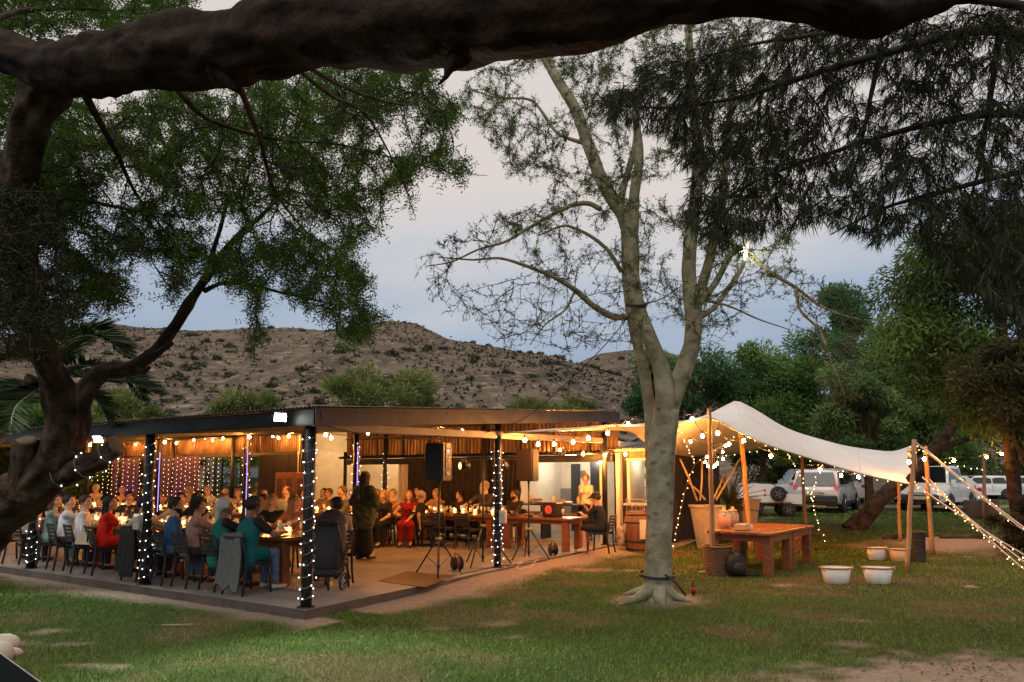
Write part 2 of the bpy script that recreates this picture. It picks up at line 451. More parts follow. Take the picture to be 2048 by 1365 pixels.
# ------------------------------------------------------------------ dry hills behind
def hill_material():
    m = mat('hill_scrubland', (.064, .050, .038), .95, col2=(.140, .108, .080), vscale=.055, bump=1.0, bscale=.7, spec=.05, noise_detail=8)
    nt = m.node_tree; N = nt.nodes; L = nt.links
    b = N['Principled BSDF']; src = b.inputs['Base Color'].links[0].from_socket
    tc = N.new('ShaderNodeTexCoord')
    no = N.new('ShaderNodeTexNoise'); no.inputs['Scale'].default_value = .35; no.inputs['Detail'].default_value = 6; no.inputs['Roughness'].default_value = .75
    L.new(tc.outputs['Object'], no.inputs['Vector'])
    cr = N.new('ShaderNodeValToRGB'); e = cr.color_ramp.elements; e[0].position = .50; e[0].color = (0, 0, 0, 1); e[1].position = .66; e[1].color = (1, 1, 1, 1)
    L.new(no.outputs['Fac'], cr.inputs[0])
    mx = N.new('ShaderNodeMixRGB'); mx.inputs[2].default_value = (.27, .205, .155, 1)
    L.new(cr.outputs[0], mx.inputs[0]); L.new(src, mx.inputs[1]); 
    n3 = N.new('ShaderNodeTexNoise'); n3.inputs['Scale'].default_value = .9; n3.inputs['Detail'].default_value = 5; n3.inputs['Roughness'].default_value = .8
    L.new(tc.outputs['Object'], n3.inputs['Vector'])
    c3 = N.new('ShaderNodeValToRGB'); e = c3.color_ramp.elements; e[0].position = .56; e[0].color = (0, 0, 0, 1); e[1].position = .64; e[1].color = (.8, .8, .8, 1)
    L.new(n3.outputs['Fac'], c3.inputs[0])
    m2 = N.new('ShaderNodeMixRGB'); m2.inputs[2].default_value = (.060, .058, .042, 1)
    L.new(c3.outputs[0], m2.inputs[0]); L.new(mx.outputs[0], m2.inputs[1]); L.new(m2.outputs[0], b.inputs['Base Color'])
    return m
HM = hill_material()
HILLS = []
def hill(ridge, y0, y1, y2, label, seed, nx=260, ny=110):
    pxs = [r_[0] for r_ in ridge]; pys = [r_[1] for r_ in ridge]
    xs = np.linspace(pxs[0], pxs[-1], nx)
    rz = np.interp(xs, pxs, pys)
    Xr = (xs-1024)/FP*y1; Zr = np.array([W(a, b, y1)[2] for a, b in zip(xs, rz)])
    ts = np.concatenate([np.linspace(0, 1, ny), np.linspace(1.03, 1.5, 14)])
    Tt, Xx = np.meshgrid(ts, Xr, indexing='ij')
    Yy = np.where(Tt <= 1, y0+(y1-y0)*Tt, y1+(y2-y1)*(Tt-1)/.5)
    prof = np.where(Tt <= 1, np.clip(Tt, 0, 1)**1.04, 1-1.2*((Tt-1)/.5)**1.5)
    env = np.where(Tt <= 1, np.sin(np.clip(Tt, 0, 1)*np.pi)**.8, 0)
    gul = np.abs(fbm(Xx*.022+seed, Yy*.008+seed*2, 4)-.5)*2
    Zz = .6+(Zr[None, :]-.6)*prof+env*(gul-.32)*8*(Zr.max()/50)*(1-.85*np.clip((Tt-.55)/.45, 0, 1))+(fbm(Xx*.12+seed, Yy*.12, 3)-.5)*1.2*np.clip(Tt*4, 0, 1)+(fbm(Xx*.5+seed, Yy*.5, 2)-.5)*.45*np.clip(Tt*3, 0, 1)
    n, m = Xx.shape; i = np.arange(n*m).reshape(n, m)
    Q = np.stack([i[:-1, :-1], i[:-1, 1:], i[1:, 1:], i[1:, :-1]], -1).reshape(-1, 4)
    o = link('hill', fast_mesh('hill', np.stack([Xx, Yy, Zz], -1), Q, mats=[HM], smooth_=True))
    tag(o, label, None, None, 'structure')
    HILLS.append((Xx, Yy, Zz, Tt))
hill([(-900, 790), (-500, 740), (-150, 690), (60, 668), (200, 648), (330, 660), (430, 662), (480, 655), (560, 655), (640, 660), (720, 652), (780, 640), (830, 648), (900, 679), (1000, 697), (1100, 713), (1160, 727), (1240, 752), (1320, 790), (1420, 840), (1600, 900), (1800, 930)], 62, 230, 420, 'dry brown hillside dotted with dark shrubs behind the pavilion', 3.1)
hill([(900, 790), (1050, 760), (1130, 738), (1200, 708), (1260, 700), (1330, 702), (1450, 740), (1600, 790), (1800, 800), (2100, 790), (2400, 830), (2900, 900)], 150, 420, 700, 'farther rounded brown hill showing between the main ridge and the pale trunk', 8.7, 160, 80)

def shrub_mesh(name, seed, m, n=170):
    r = np.random.default_rng(seed)
    d = r.normal(size=(n, 3)); d /= np.linalg.norm(d, axis=1, keepdims=True); d[:, 2] = np.abs(d[:, 2])
    rad = r.uniform(.55, 1.05, n)*(.75+.4*r.random(n))
    p = d*rad[:, None]*np.array((1, .9, .85))
    a = r.normal(size=(n, 3)); a /= np.linalg.norm(a, axis=1, keepdims=True); bb = np.cross(a, r.normal(size=(n, 3))); bb /= np.linalg.norm(bb, axis=1, keepdims=True)
    s = r.uniform(.10, .24, n)[:, None]
    V = np.stack([p-a*s, p+bb*s*.7, p+a*s, p-bb*s*.7], 1).reshape(-1, 3)
    return fast_mesh(name, V, np.arange(4*n).reshape(n, 4), mats=[m], attrs={'tint': ('FACE', r.random(n))})
def hillside_shrubs():
    m = leaf_mat('hill_shrub_leaf', (.034, .042, .026), (.085, .10, .060), .2, gloss=.02)
    ms = [shrub_mesh('hillside_shrub', k, m) for k in range(4)]
    Xx, Yy, Zz, Tt = HILLS[0]; n, mm = Xx.shape; k = 0
    HP = px_of(Xx, Yy, Zz); HT = Tt
    r = np.random.default_rng(5)
    while k < 190:
        q = np.argmin(np.hypot(HP[0]-r.uniform(150, 1290), HP[1]-r.uniform(650, 860))+np.where(HT > 1, 1e4, 0)); i, j = np.unravel_index(q, Xx.shape)
        p = np.array((Xx[i, j], Yy[i, j], Zz[i, j]))
        if i < 3 or fbm(HP[0][i, j]*.012, HP[1][i, j]*.02, 2) < .40 and r.random() < .75: continue
        s = r.uniform(.6, 1.9)*(1.25 if r.random() < .25 else 1)*(.55+.45*p[1]/230)
        o = link('hillside_shrub', ms[k % 4], None, p-np.array((0, 0, .15*s)), (0, 0, r.uniform(0, 6.28)), (s*r.uniform(.9, 1.5), s, s*r.uniform(.8, 1.15)))
        tag(o, 'dark green shrub dotted on the dry brown hillside', 'shrub', 'shrubs dotted over the hillside'); k += 1
    Xx, Yy, Zz, Tt = HILLS[1]
    # fine scrub too small to count, one mass over both slopes
    Vs = []; ts = []
    for (Xh, Yh, Zh, Th), cnt, sc in ((HILLS[0], 5200, 1.0), (HILLS[1], 900, 1.6)):
        hp = px_of(Xh, Yh, Zh); ok = np.argwhere((Th < 1.0) & (Th > .03) & (hp[0] > 120) & (hp[0] < 1330)); ok = ok[r.integers(0, len(ok), cnt)]
        for i_, j_ in ok:
            if fbm(Xh[i_, j_]*.06, Yh[i_, j_]*.05, 3) < .42 and r.random() < .8: continue
            p = np.array((Xh[i_, j_]+r.normal(0, 1), Yh[i_, j_]+r.normal(0, .6), Zh[i_, j_])); s = r.uniform(.25, .75)*sc
            for q in range(5):
                a = r.normal(size=3); a /= np.linalg.norm(a); u_ = np.array((a[1], -a[0], .3)); c = p+r.normal(0, .3*s, 3)+np.array((0, 0, .3*s)); Vs += [c-a*s*.6, c+u_*s*.5, c+a*s*.6, c-u_*s*.5]; ts.append(r.random())
    o = link('scrub', fast_mesh('scrub', np.array(Vs), np.arange(len(Vs)).reshape(-1, 4), mats=[m], attrs={'tint': ('FACE', np.array(ts))})); tag(o, 'fine dry scrub scattered over the brown hillsides', 'scrub', None, 'stuff')
    for q in range(22):
        i = r.integers(30, 75); j = r.integers(20, 70)
        p = np.array((Xx[i, j], Yy[i, j], Zz[i, j])); s = r.uniform(1.4, 3)
        tag(link('hillside_shrub', ms[q % 4], None, p, (0, 0, r.uniform(0, 6.28)), (s*1.3, s, s*.8)), 'dark green shrub dotted on the farther brown hill', 'shrub', 'shrubs on the farther hill')
hillside_shrubs()
# ------------------------------------------------------------------ pavilion
M_steel = mat('dark_steel', (.022, .020, .020), .5, .3, var=.5, vscale=6)
M_fascia = mat('grey_channel_steel', (.034, .037, .045), .55, .1, var=.25, vscale=5)
M_corr = mat('weathered_corrugated_iron', (.060, .032, .017), .38, .4, col2=(.17, .095, .048), vscale=3.5, stretch=(1, 1, .35))
M_corrd = mat('dark_corrugated_iron', (.030, .024, .021), .45, .3, var=.4, vscale=4)
M_roof = mat('galvanised_roof_iron', (.045, .045, .048), .45, .6, var=.2, vscale=3)
M_conc = mat('worn_concrete', (.165, .150, .140), .55, col2=(.275, .250, .235), vscale=1.7, bump=.15, bscale=25, noise_detail=8)
M_white = mat('cream_plaster', (.62, .54, .42), .8, var=.08, vscale=3)
M_beam = mat('pale_painted_beam', (.36, .29, .23), .5, var=.15, vscale=4)
M_wood = mat('red_stained_wood', (.20, .060, .022), .4, col2=(.33, .115, .042), vscale=7, stretch=(1, 12, 1), bump=.1)
M_door = mat('brown_door', (.30, .15, .06), .5, var=.15, vscale=5, stretch=(6, 6, .6))
M_black = mat('black_plastic', (.012, .012, .013), .45)
def glass_pane_mat(name='window_glass', t=.86):
    if name in MATS: return MATS[name]
    m = bpy.data.materials.new(name); m.use_nodes = True; nt = m.node_tree; N = nt.nodes; N.clear()
    o = N.new('ShaderNodeOutputMaterial'); a = N.new('ShaderNodeBsdfTransparent'); g = N.new('ShaderNodeBsdfGlossy'); g.inputs['Roughness'].default_value = .05
    mx = N.new('ShaderNodeMixShader'); mx.inputs[0].default_value = 1-t
    nt.links.new(a.outputs[0], mx.inputs[1]); nt.links.new(g.outputs[0], mx.inputs[2]); nt.links.new(mx.outputs[0], o.inputs[0])
    MATS[name] = m; return m
M_pane = glass_pane_mat()

def slab():
    b = MB()
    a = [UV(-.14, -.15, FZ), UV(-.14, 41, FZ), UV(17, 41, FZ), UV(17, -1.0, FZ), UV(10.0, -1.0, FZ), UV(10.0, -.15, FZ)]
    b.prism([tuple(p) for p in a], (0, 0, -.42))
    o = b.build('concrete_floor', [M_conc, mat('dark_slab_edge', (.060, .046, .038), .85, col2=(.11, .085, .07), vscale=3)])
    for f_ in o.data.polygons: f_.material_index = 0 if abs(f_.normal.z) > .5 else 1; tag(o, 'worn concrete floor slab of the open pavilion', None, None, 'structure')  # side faces take a darker brown concrete than the top
slab()
pav = empty('pavilion', (P0[0], P0[1], FZ), ROT, 'dark open sided pavilion with low corrugated iron roof, black posts and rust brown walls', 'pavilion')
LV = lambda u, v, z=0.0: (-v, u, z)        # pavilion-local point
def corr_mesh(name, w, L, m, per=.076, amp=.009, vertical=False, seg=6):
    """sheet w wide (x) and L long (y, or z when vertical), waves across x, 2 mm-thick look by two skins"""
    n = int(round(w/per*seg)); xs = np.linspace(0, w, n+1); zs = amp*np.sin(2*np.pi*xs/per)
    V = []
    for t in (0, L):
        for off in (0, -.004):
            for x, z in zip(xs, zs): V.append((x, z+off, t) if vertical else (x, t, z+off))
    k = n+1; F = []
    for i in range(n):
        F += [(i, i+1, 2*k+i+1, 2*k+i), (k+i+1, k+i, 3*k+i, 3*k+i+1), (i+1, i, k+i, k+i+1), (2*k+i, 2*k+i+1, 3*k+i+1, 3*k+i)]
    me = bpy.data.meshes.new(name); me.from_pydata(V, [], F); me.materials.append(m); me.update(); me.set_sharp_from_angle(angle=R(40)) ; return me
SL = math.atan(.078)
zr = lambda u: 2.58+.078*(u+.15)            # roof height above the floor
def roof():
    rf = MB()
    for u in np.arange(.4, 10, 1.2): rf.bar(LV(u, -.1, zr(u)-.055), LV(u, 41, zr(u)-.055), .05, .07)
    for v in np.arange(3.65, 40, 3.65): rf.bar(LV(-.02, v, zr(0)-.16), LV(9.9, v, zr(9.9)-.16), .07, .14)
    o = rf.build('roof_framing', M_steel, pav)
    ro = MB().bar(LV(.0, -.16, zr(0)-.02), LV(0, -.155, zr(0)-.02), .01).build('roof', M_roof, pav)
    me = corr_mesh('corrugated_sheet', .835, 10.35, M_roof)
    for k in range(52):
        link('corrugated_sheet', me, ro, (.30-.80*(k+1), -.22, zr(-.22)+.012+.0015*(k % 2)+random.uniform(-.003, .003)), (SL, 0, random.uniform(-.001, .001)))
    f = MB(); f.bar(LV(-.12, -.20, zr(0)-.135), LV(-.12, 41, zr(0)-.135), .03, .21)
    f.bar(LV(-.10, -.16, zr(0)-.23), LV(-.10, 41, zr(0)-.23), .07, .012)
    f.build('front_fascia', M_steel, pav)
    g = MB(); g.bar(LV(-.135, -.235, zr(0)-.13), LV(10.1, -.235, zr(10.1)-.15), .012, .25); g.bar(LV(-.135, -.205, zr(0)-.012), LV(10.1, -.205, zr(10.1)-.032), .06, .012); g.bar(LV(-.135, -.205, zr(0)-.25), LV(10.1, -.205, zr(10.1)-.27), .06, .012)
    g.build('side_channel', M_fascia, pav)
    t = MB(); t.bar(LV(-.14, -.25, zr(0)+.004), LV(10.12, -.25, zr(10.1)+.004), .11, .012); t.build('roof_edge_flashing', mat('bright_flashing', (.55, .55, .56), .4, .5), pav)
    bo = MB().ball((0, 0, 0), .014, 6, 4, sc=(.6, 1, 1)).mesh('bolt', [M_black])
    for u in np.arange(.6, 10, 1.05): link('bolt', bo, pav, LV(u, -.245, zr(u)-.07))
    for z in (-.07, -.11, -.16): link('bolt', bo, pav, LV(-.05, -.245, zr(0)+z))
    rl = MB(); rl.bar(LV(.05, 0.02, 2.36), LV(9.5, .02, 2.60), .10, .13, ch=.012); rl.build('side_rail', M_beam, pav)
roof()
POSTS = []
def posts():
    for iu, u in enumerate((0, 4.62, 9.63)):
        for iv in range(11):
            v = 3.65*iv
            if iu == 2 and iv in (1,): pass
            b = MB(); h = zr(u)-.05
            b.cyl((0, 0, 0), (0, 0, h), .072 if iu == 0 else .068, n=16); b.lathe([(.12, 0), (.12, .012), (.075, .012)], n=12)
            b.build('post', M_steel, pav, LV(u, v)); POSTS.append((u, v, h))
posts()

sheet_cache = {}
def wall_run(parent, u, v0, v1, z0, z1, m, facing=-1, along='v', const=None):
    """corrugated sheets side by side along v at constant u (or along u at constant v)"""
    w = .76; n = max(1, round(abs(v1-v0)/w)); w = abs(v1-v0)/n
    key = (round(w, 3), round(z1-z0, 3), m.name)
    if key not in sheet_cache: sheet_cache[key] = corr_mesh('wall_sheet', w+.02, z1-z0, m, per=.127, amp=.022, vertical=True)
    for k in range(n):
        a = min(v0, v1)+w*k
        jit = .004*(k % 2)+random.uniform(0, .003)
        if along == 'v': link('wall_sheet', sheet_cache[key], parent, (-(a+w), u+jit, z0))
        else: link('wall_sheet', sheet_cache[key], parent, (-v0_const(const)+jit, a, z0), (0, 0, R(90)))
def v0_const(c): return c
def walls():
    U1 = 9.80
    # left back wall
    wl = MB()
    wl.bar(LV(U1+.06, 11.1, 2.50), LV(U1+.06, 41, 2.50), .10, .12)
    wl.bar(LV(U1+.06, 11.1, .82), LV(U1+.06, 41, .82), .10, .08)
    for v in np.arange(11.1, 41.1, 1.61): wl.bar(LV(U1+.06, v, 0), LV(U1+.06, v, zr(U1)-.05), .08, .08)
    w = wl.build('back_wall', M_steel, pav)
    wall_run(w, U1, 11.1, 41, 2.56, zr(U1)-.04, M_corr)
    wall_run(w, U1, 11.1, 41, 0, .80, M_corrd)
    wp = lambda px: v_at(px, U1)
    wall_run(w, U1, 11.15, wp(515), .82, 2.46, M_corrd)
    segs = [(wp(515), wp(440), 4, 4), (wp(440), wp(392), 3, 4), (wp(218), wp(140), 4, 4), (wp(140), wp(60), 4, 4)]
    for a, b, nx, nz in segs:
        fr = MB(); z0, z1 = .87, 2.44; 
        for z in (z0, z1): fr.bar(LV(U1+.05, a, z), LV(U1+.05, b, z), .05, .05)
        for v in (a, b): fr.bar(LV(U1+.05, v, z0), LV(U1+.05, v, z1), .05, .05)
        f = fr.build('window', M_steel, pav)
        wv = (b-a)/nx; hz = (z1-z0)/nz
        gb = MB().bar((0, 0, z0), (0, 0, z1), .028, .03).mesh('glazing_bar', [M_steel]); gh_ = MB().bar((0, 0, 0), (-(b-a), 0, 0), .028, .03).mesh('glazing_bar', [M_steel])
        pm = MB().box((0, 0, 0), (wv-.03, .006, hz-.03)).mesh('pane', [M_pane])
        for i in range(1, nx): link('glazing_bar', gb, f, LV(U1+.05, a+wv*i))
        for j in range(1, nz): link('glazing_bar', gh_, f, LV(U1+.052, a, z0+hz*j))
        for i in range(nx):
            for j in range(nz): link('pane', pm, f, LV(U1+.055, a+wv*(i+.5), z0+hz*(j+.5)), (R(random.uniform(-.6, .6)), 0, R(random.uniform(-.6, .6))))
    # plain panels behind the curtains
    wall_run(w, U1, wp(392), wp(218), .82, 2.46, M_corrd)
    wall_run(w, U1, wp(60), 41, .82, 2.46, M_corr)
    # right-hand back wall: corrugated band, ledge roof and beam over the openings
    U2 = 9.95
    b = MB()
    b.bar(LV(U2+.02, -.1, 2.17), LV(U2+.02, 9.25, 2.17), .14, .18)
    for v in np.arange(.55, 9.3, 1.05): b.bar(LV(U2-.03, v, 2.33), LV(U2-.03, v, zr(U2)-.06), .05, .035)
    b.bar(LV(U2-.03, -.1, 2.9), LV(U2-.03, 9.25, 2.9), .035, .05)
    w2 = b.build('upper_back_wall', M_steel, pav)
    wall_run(w2, U2, -.22, 9.25, 2.28, zr(U2)-.03, M_corr)
    le = MB().bar(LV(U2-.3, -.1, 2.275), LV(U2-.3, 9.25, 2.275), .05, .03).build('ledge_roof', M_steel, pav)
    me = corr_mesh('corrugated_sheet', .82, .42, M_corrd, per=.12, amp=.02)
    for k in range(12): link('corrugated_sheet', me, le, (.1-.78*(k+1), U2-.40, 2.30), (R(8), 0, 0))
    # inner post at the end of the ledge
    MB().cyl(LV(U2, 9.3, 0), LV(U2, 9.3, 2.5), .06).build('post', M_steel, pav)
    # white room seen between the walls, with a door
    r = MB()
    r.box(LV(12.6, 9.6, 1.6), (6.6, .1, 3.2)); r.box(LV(11.2, 11.35, 1.6), (.1, 2.8, 3.2)); r.box(LV(11.25, 9.3, 3.25), (4.3, 2.7, .08))
    r.build('white_back_room', M_white, pav)
    dv = (v_at(637, 12.5)+v_at(668, 12.5))/2; dw = abs(v_at(637, 12.5)-v_at(668, 12.5))
    d = MB().box(LV(12.53, dv, 1.05), (dw-.08, .05, 2.1), ch=.008).box(LV(12.50, dv, 1.55), (dw*.6, .03, .75), ch=.01).box(LV(12.50, dv, .6), (dw*.6, .03, .75), ch=.01).build('door', M_door, pav)
    df = MB()
    for s in (-1, 1): df.box(LV(12.52, dv+s*dw/2, 1.08), (.06, .08, 2.2))
    df.box(LV(12.52, dv, 2.17), (dw+.06, .08, .07)); df.build('door_frame', mat('door_frame_wood', (.12, .05, .02), .5), d)
    MB().cyl(LV(12.47, dv-dw*.36, 1.0), LV(12.47, dv-dw*.22, 1.0), .014, n=6).build('handle', mat('brass', (.5, .35, .12), .3, 1), d)
    # kitchen behind the counter
    k = MB(); kv0, kv1 = -.3, v_at(1022, 10.1)
    k.box(LV(13.4, 2.6, 1.3), (5.7, .1, 2.6)); k.box(LV(11.7, v_at(690, 11.7)+.1, 1.3), (.1, 3.4, 2.6)); k.box(LV(11.7, -.2, 1.3), (.1, 3.4, 2.6)); k.box(LV(11.75, 4.4, 2.42), (9.2, 3.5, .08))
    k.box(LV(11.7, kv1+.15, 1.3), (.1, 3.4, 2.6))
    k.build('kitchen_wall', M_white, pav)
    # white pier and doorways along the kitchen
    t = MB().box(LV(13.32, (v_at(1040, 13.3)+v_at(1143, 13.3))/2, .95), (abs(v_at(1040, 13.3)-v_at(1143, 13.3)), .04, .75)).build('tiled_splashback', mat('grey_tiles', (.20, .19, .175), .35, var=.3, vscale=30), pav)
    dk = MB().box(LV(13.30, v_at(1152, 13.3), 1.05), (abs(v_at(1144, 13.3)-v_at(1161, 13.3)), .05, 2.1)).build('kitchen_doorway', mat('dark_door_and_gap', (.02, .022, .025), .3), pav)
    dk2 = MB().box(LV(13.30, v_at(1191, 13.3), 1.1), (abs(v_at(1183, 13.3)-v_at(1201, 13.3)), .05, 2.2)).build('kitchen_doorway', MATS['dark_door_and_gap'], pav)  # shade of the open doorway put in as a dark panel
    pr = MB().box(LV(10.15, v_at(1206, 10.15), 1.05), (.12, .12, 2.1)).build('cream_pier', M_white, pav)
    # kitchen window with white bars
    a, b_ = v_at(1050, 13.3), v_at(1096, 13.3); wn = MB(); z0, z1 = 1.35, 2.15
    for z in (z0, (z0+z1)/2, z1): wn.bar(LV(13.3, a, z), LV(13.3, b_, z), .05, .05)
    for q in range(4): wn.bar(LV(13.305, a+(b_-a)*q/3, z0), LV(13.305, a+(b_-a)*q/3, z1), .05, .05)
    wn = wn.build('window', mat('white_paint', (.75, .72, .66), .5), pav)
    MB().box(LV(13.325, (a+b_)/2, (z0+z1)/2), (abs(a-b_), .01, z1-z0)).build('pane', mat('frosted_pane', (.25, .2, .14), .3), wn)
    nb = MB().box(LV(13.28, v_at(1166, 13.3), 1.78), (.16, .01, .22)).build('notice', mat('notice_dark', (.12, .10, .08), .6), pav)
walls()
def annex():
    an = empty('kitchen_annex', tuple(UV(10.2, -.5, 0)), ROT, 'black corrugated lean-to with a lit serving hatch, half hidden behind the pale tree trunk', 'annex')
    def lv(u, v, z): return (-(v+.5), u-10.2, z)
    h0, h1 = v_at(1258, 10.2), v_at(1304, 10.2)
    def run(n, fn):
        for q in range(n): fn(q)
    w0 = h0; key = ('an',)
    me = corr_mesh('wall_sheet', abs(-.02-w0), 2.45, M_corrd, per=.09, amp=.012, vertical=True)
    link('wall_sheet', me, an, lv(10.2, -.02, 0)[:1]+(0, FZ)) if False else link('wall_sheet', me, an, (-( -.02+.5), 0, FZ))
    lo = corr_mesh('wall_sheet', abs(h0-h1)+.25, .98, mat('orange_boards', (.22, .10, .045), .5, col2=(.34, .17, .075), vscale=5, stretch=(4, 4, .4)), per=.09, amp=.012, vertical=True)
    link('wall_sheet', lo, an, (-(h0+.5), 0, FZ))
    up = corr_mesh('wall_sheet', abs(h0-h1)+.25, .30, MATS['orange_boards'], per=.09, amp=.012, vertical=True)
    link('wall_sheet', up, an, (-(h0+.5), 0, FZ+2.15))
    hm = (h0+h1)/2
    f = MB()
    f.box(lv(10.17, hm, FZ+1.0), (abs(h0-h1)+.2, .22, .05)); f.box(lv(10.19, hm, FZ+2.13), (abs(h0-h1)+.1, .1, .06)); f.box(lv(10.19, h0-.01, FZ+1.57), (.07, .1, 1.12))
    f.build('hatch_frame', M_white, an)
    rm = MB(); rm.box(lv(11.8, -.66, FZ+1.25), (.72, .08, 2.4)); rm.box(lv(11.0, -.28, FZ+1.25), (.06, 1.5, 2.4)); rm.box(lv(11.0, -.66, FZ+2.42), (.72, 1.5, .05)); rm.build('hatch_room', M_white, an)
    MB().box(lv(11.72, -.42, FZ+1.05), (.22, .06, 2.1)).build('inner_door', MATS['dark_door_and_gap'], an)
    cd = MB().box(lv(11.66, max(-.80, v_at(1286, 11.6)), FZ+1.45), (.42, .06, 1.0)).build('white_cupboard_door', mat('cool_white_panel', (.62, .70, .68), .4), an)
    for (dx, dz, w, h_, m_) in ((.06, .12, .22, .26, 'poster_white'), (.06, .38, .2, .16, 'poster_green')):
        MB().box(lv(11.62, max(-.80, v_at(1286, 11.6))-dx+.02, FZ+1.45+dz-.12), (w, .008, h_)).build('poster', mat(m_, (.8, .8, .75) if 'white' in m_ else (.10, .16, .09), .6, **({'col2': (.4, .5, .35), 'vscale': 22} if 'green' in m_ else {})), an)
    pb = MB()
    c = lv(11.61, max(-.80, v_at(1286, 11.6))-.06, FZ+1.45)
    for q in ((-.06, .07, .07, .025), (-.06, 0, .025, .12), (.03, -.06, .09, .02), (.05, .05, .025, .10)): pb.box((c[0]+q[0], c[1], c[2]+q[1]), (q[2], .006, q[3]))
    pb.build('poster_print', M_black, an)
    # long side wall and low roof
    sw = MB(); sw.bar(lv(10.22, -1.1, 1.3), lv(16.2, -1.1, 1.3), .06, 2.55); side = sw.build('side_wall', M_corrd, an)
    me = corr_mesh('wall_sheet', .77, 2.5, M_corrd, per=.09, amp=.012, vertical=True)
    for q in range(8): link('wall_sheet', me, an, (-(-1.1+.5)+.045+.003*(q % 2), .02+.75*q, 0.04), (0, 0, R(90)))
    rs = corr_mesh('corrugated_sheet', .80, 6.3, M_roof, per=.09, amp=.012)
    rf = MB().bar(lv(9.95, .1, 2.50), lv(9.95, -1.35, 2.50), .05, .10).build('annex_roof', M_beam, an)
    for q in range(2): link('corrugated_sheet', rs, rf, (-.62+.76*q, -.40, 2.52+.002*q), (R(7), 0, 0))
    # paved strip along the side wall
    k = MB().bar(lv(10.4, -1.28, .03), lv(16.0, -1.28, .03), .3, .08, ch=.015).build('paved_strip', mat('pale_cement', (.38, .33, .29), .9, var=.15, vscale=6), an)
annex()
# ------------------------------------------------------------------ furniture and things of the party
M_chair = mat('black_resin_chair', (.022, .021, .020), .35, var=.2, vscale=5)
M_slab = mat('thick_table_wood', (.165, .055, .022), .32, col2=(.30, .105, .04), vscale=6, stretch=(9, .8, 4), bump=.12, bscale=20)
M_cream = mat('cream_linen', (.62, .56, .47), .8, var=.1, vscale=20)
def make_chair():
    t = empty('chair')
    s = MB()
    for k in range(6): s.box((0, -.19+.075*k, .445+.006*abs(k-2.5)), (.40, .066, .022), ch=.006)
    s.bar((-.2, -.21, .425), (-.2, .22, .425), .035, .035); s.bar((.2, -.21, .425), (.2, .22, .425), .035, .035)
    s.build('seat', M_chair, t)
    for sx in (-1, 1):
        MB().tube([(sx*.20, .21, .44), (sx*.205, .225, .2), (sx*.21, .24, 0)], [.020, .019, .017], 7).build('leg', M_chair, t)
        MB().tube([(sx*.19, -.30, .84), (sx*.195, -.25, .62), (sx*.20, -.215, .44), (sx*.205, -.235, .2), (sx*.215, -.27, 0)], [.014, .018, .021, .019, .017], 7).build('leg', M_chair, t)
    for k in range(5):
        z = .56+.064*k; y = -.232-.27*(z-.5)*.8; b = MB()
        P = [[(x, y-.025*(1-(x/.2)**2)+dy, z+dz) for x in np.linspace(-.2, .2, 7)] for dy, dz in ((0, -.023), (0, .023), (-.014, .023), (-.014, -.023), (0, -.023))]
        b.grid(P, sm=False); b.build('back_slat', M_chair, t, flip_fix=True)
    return t
CH0 = make_chair(); CH0['category'] = 'chair'; chair_used = [False]
def chair(u, v, face, label, group='black chairs round the long tables'):
    """face: angle in the u-v floor plan, 0 = looking along +u (away), 180 = towards the camera, 90 = along -v (to the right)"""
    o = CH0 if not chair_used[0] else copy_tree(CH0)
    chair_used[0] = True
    o.location = tuple(UV(u, v, FZ)); o.rotation_euler = (0, 0, ROT-R(face)); tag(o, label, 'chair', group)
    return o
TABLE_LEG = MB().box((0, 0, .345), (.15, .15, .69), ch=.012).mesh('leg', [M_slab], True)
def table(name, u0, u1, v0, v1, label, nleg=2, group='long wooden dining tables'):
    t = empty(name, tuple(UV((u0+u1)/2, (v0+v1)/2, FZ)), ROT, label, 'table', group)
    w = u1-u0; L = v1-v0; n = 4
    pm = MB().box((0, 0, 0), (L, w/n-.006, .055), ch=.008).mesh('plank', [M_slab], True)
    for k in range(n): link('plank', pm, t, (random.uniform(-.02, .02), -w/2+w/n*(k+.5), .7225+random.uniform(0, .003)))
    a = MB()
    for s in (-1, 1): a.box((0, s*(w/2-.10), .65), (L-.3, .04, .09))
    for s in (-1, 1): a.box((s*(L/2-.13), 0, .65), (.04, w-.24, .09))
    a.build('apron', M_slab, t)
    for x in np.linspace(-L/2+.17, L/2-.17, nleg):
        for s in (-1, 1): link('leg', TABLE_LEG, t, (x, s*(w/2-.13), 0))
    return t
T1 = (.86, 1.86); T2 = (4.95, 5.85); T3 = (7.55, 8.45); T2B = (6.35, 7.2)
table('dining_table', *T1, 1.45, 4.1, 'near long dining table by the corner post, its thick front leg towards the lawn')
table('dining_table', *T1, 4.13, 6.8, 'near long dining table behind the woman in red, middle of its row')
table('dining_table', *T1, 6.83, 9.6, 'near long dining table at the far left beside the thick tree limb')
table('dining_table', *T2, 7.0, 9.6, 'second row dining table with bare red wooden edge behind the purple lit post')
table('dining_table', *T2, 9.63, 12.3, 'second row dining table in front of the bulb curtains')
table('dining_table', *T2, 12.33, 15, 'second row dining table at the left under the thick limb')
table('dining_table', *T2, 15.03, 18.5, 'second row dining table in front of the left window')
table('dining_table', *T2, 18.53, 23, 'second row dining table at the far left of the pavilion')
table('dining_table', *T2B, 4.9, 7.6, 'dining table in front of the white back room, behind the standing woman')
table('dining_table', *T3, 2.0, 4.9, 'right hand dining table with empty chairs on its near side')
table('dining_table', *T3, -.05, 1.85, 'right end table with thick orange lit legs beside the man in shorts')

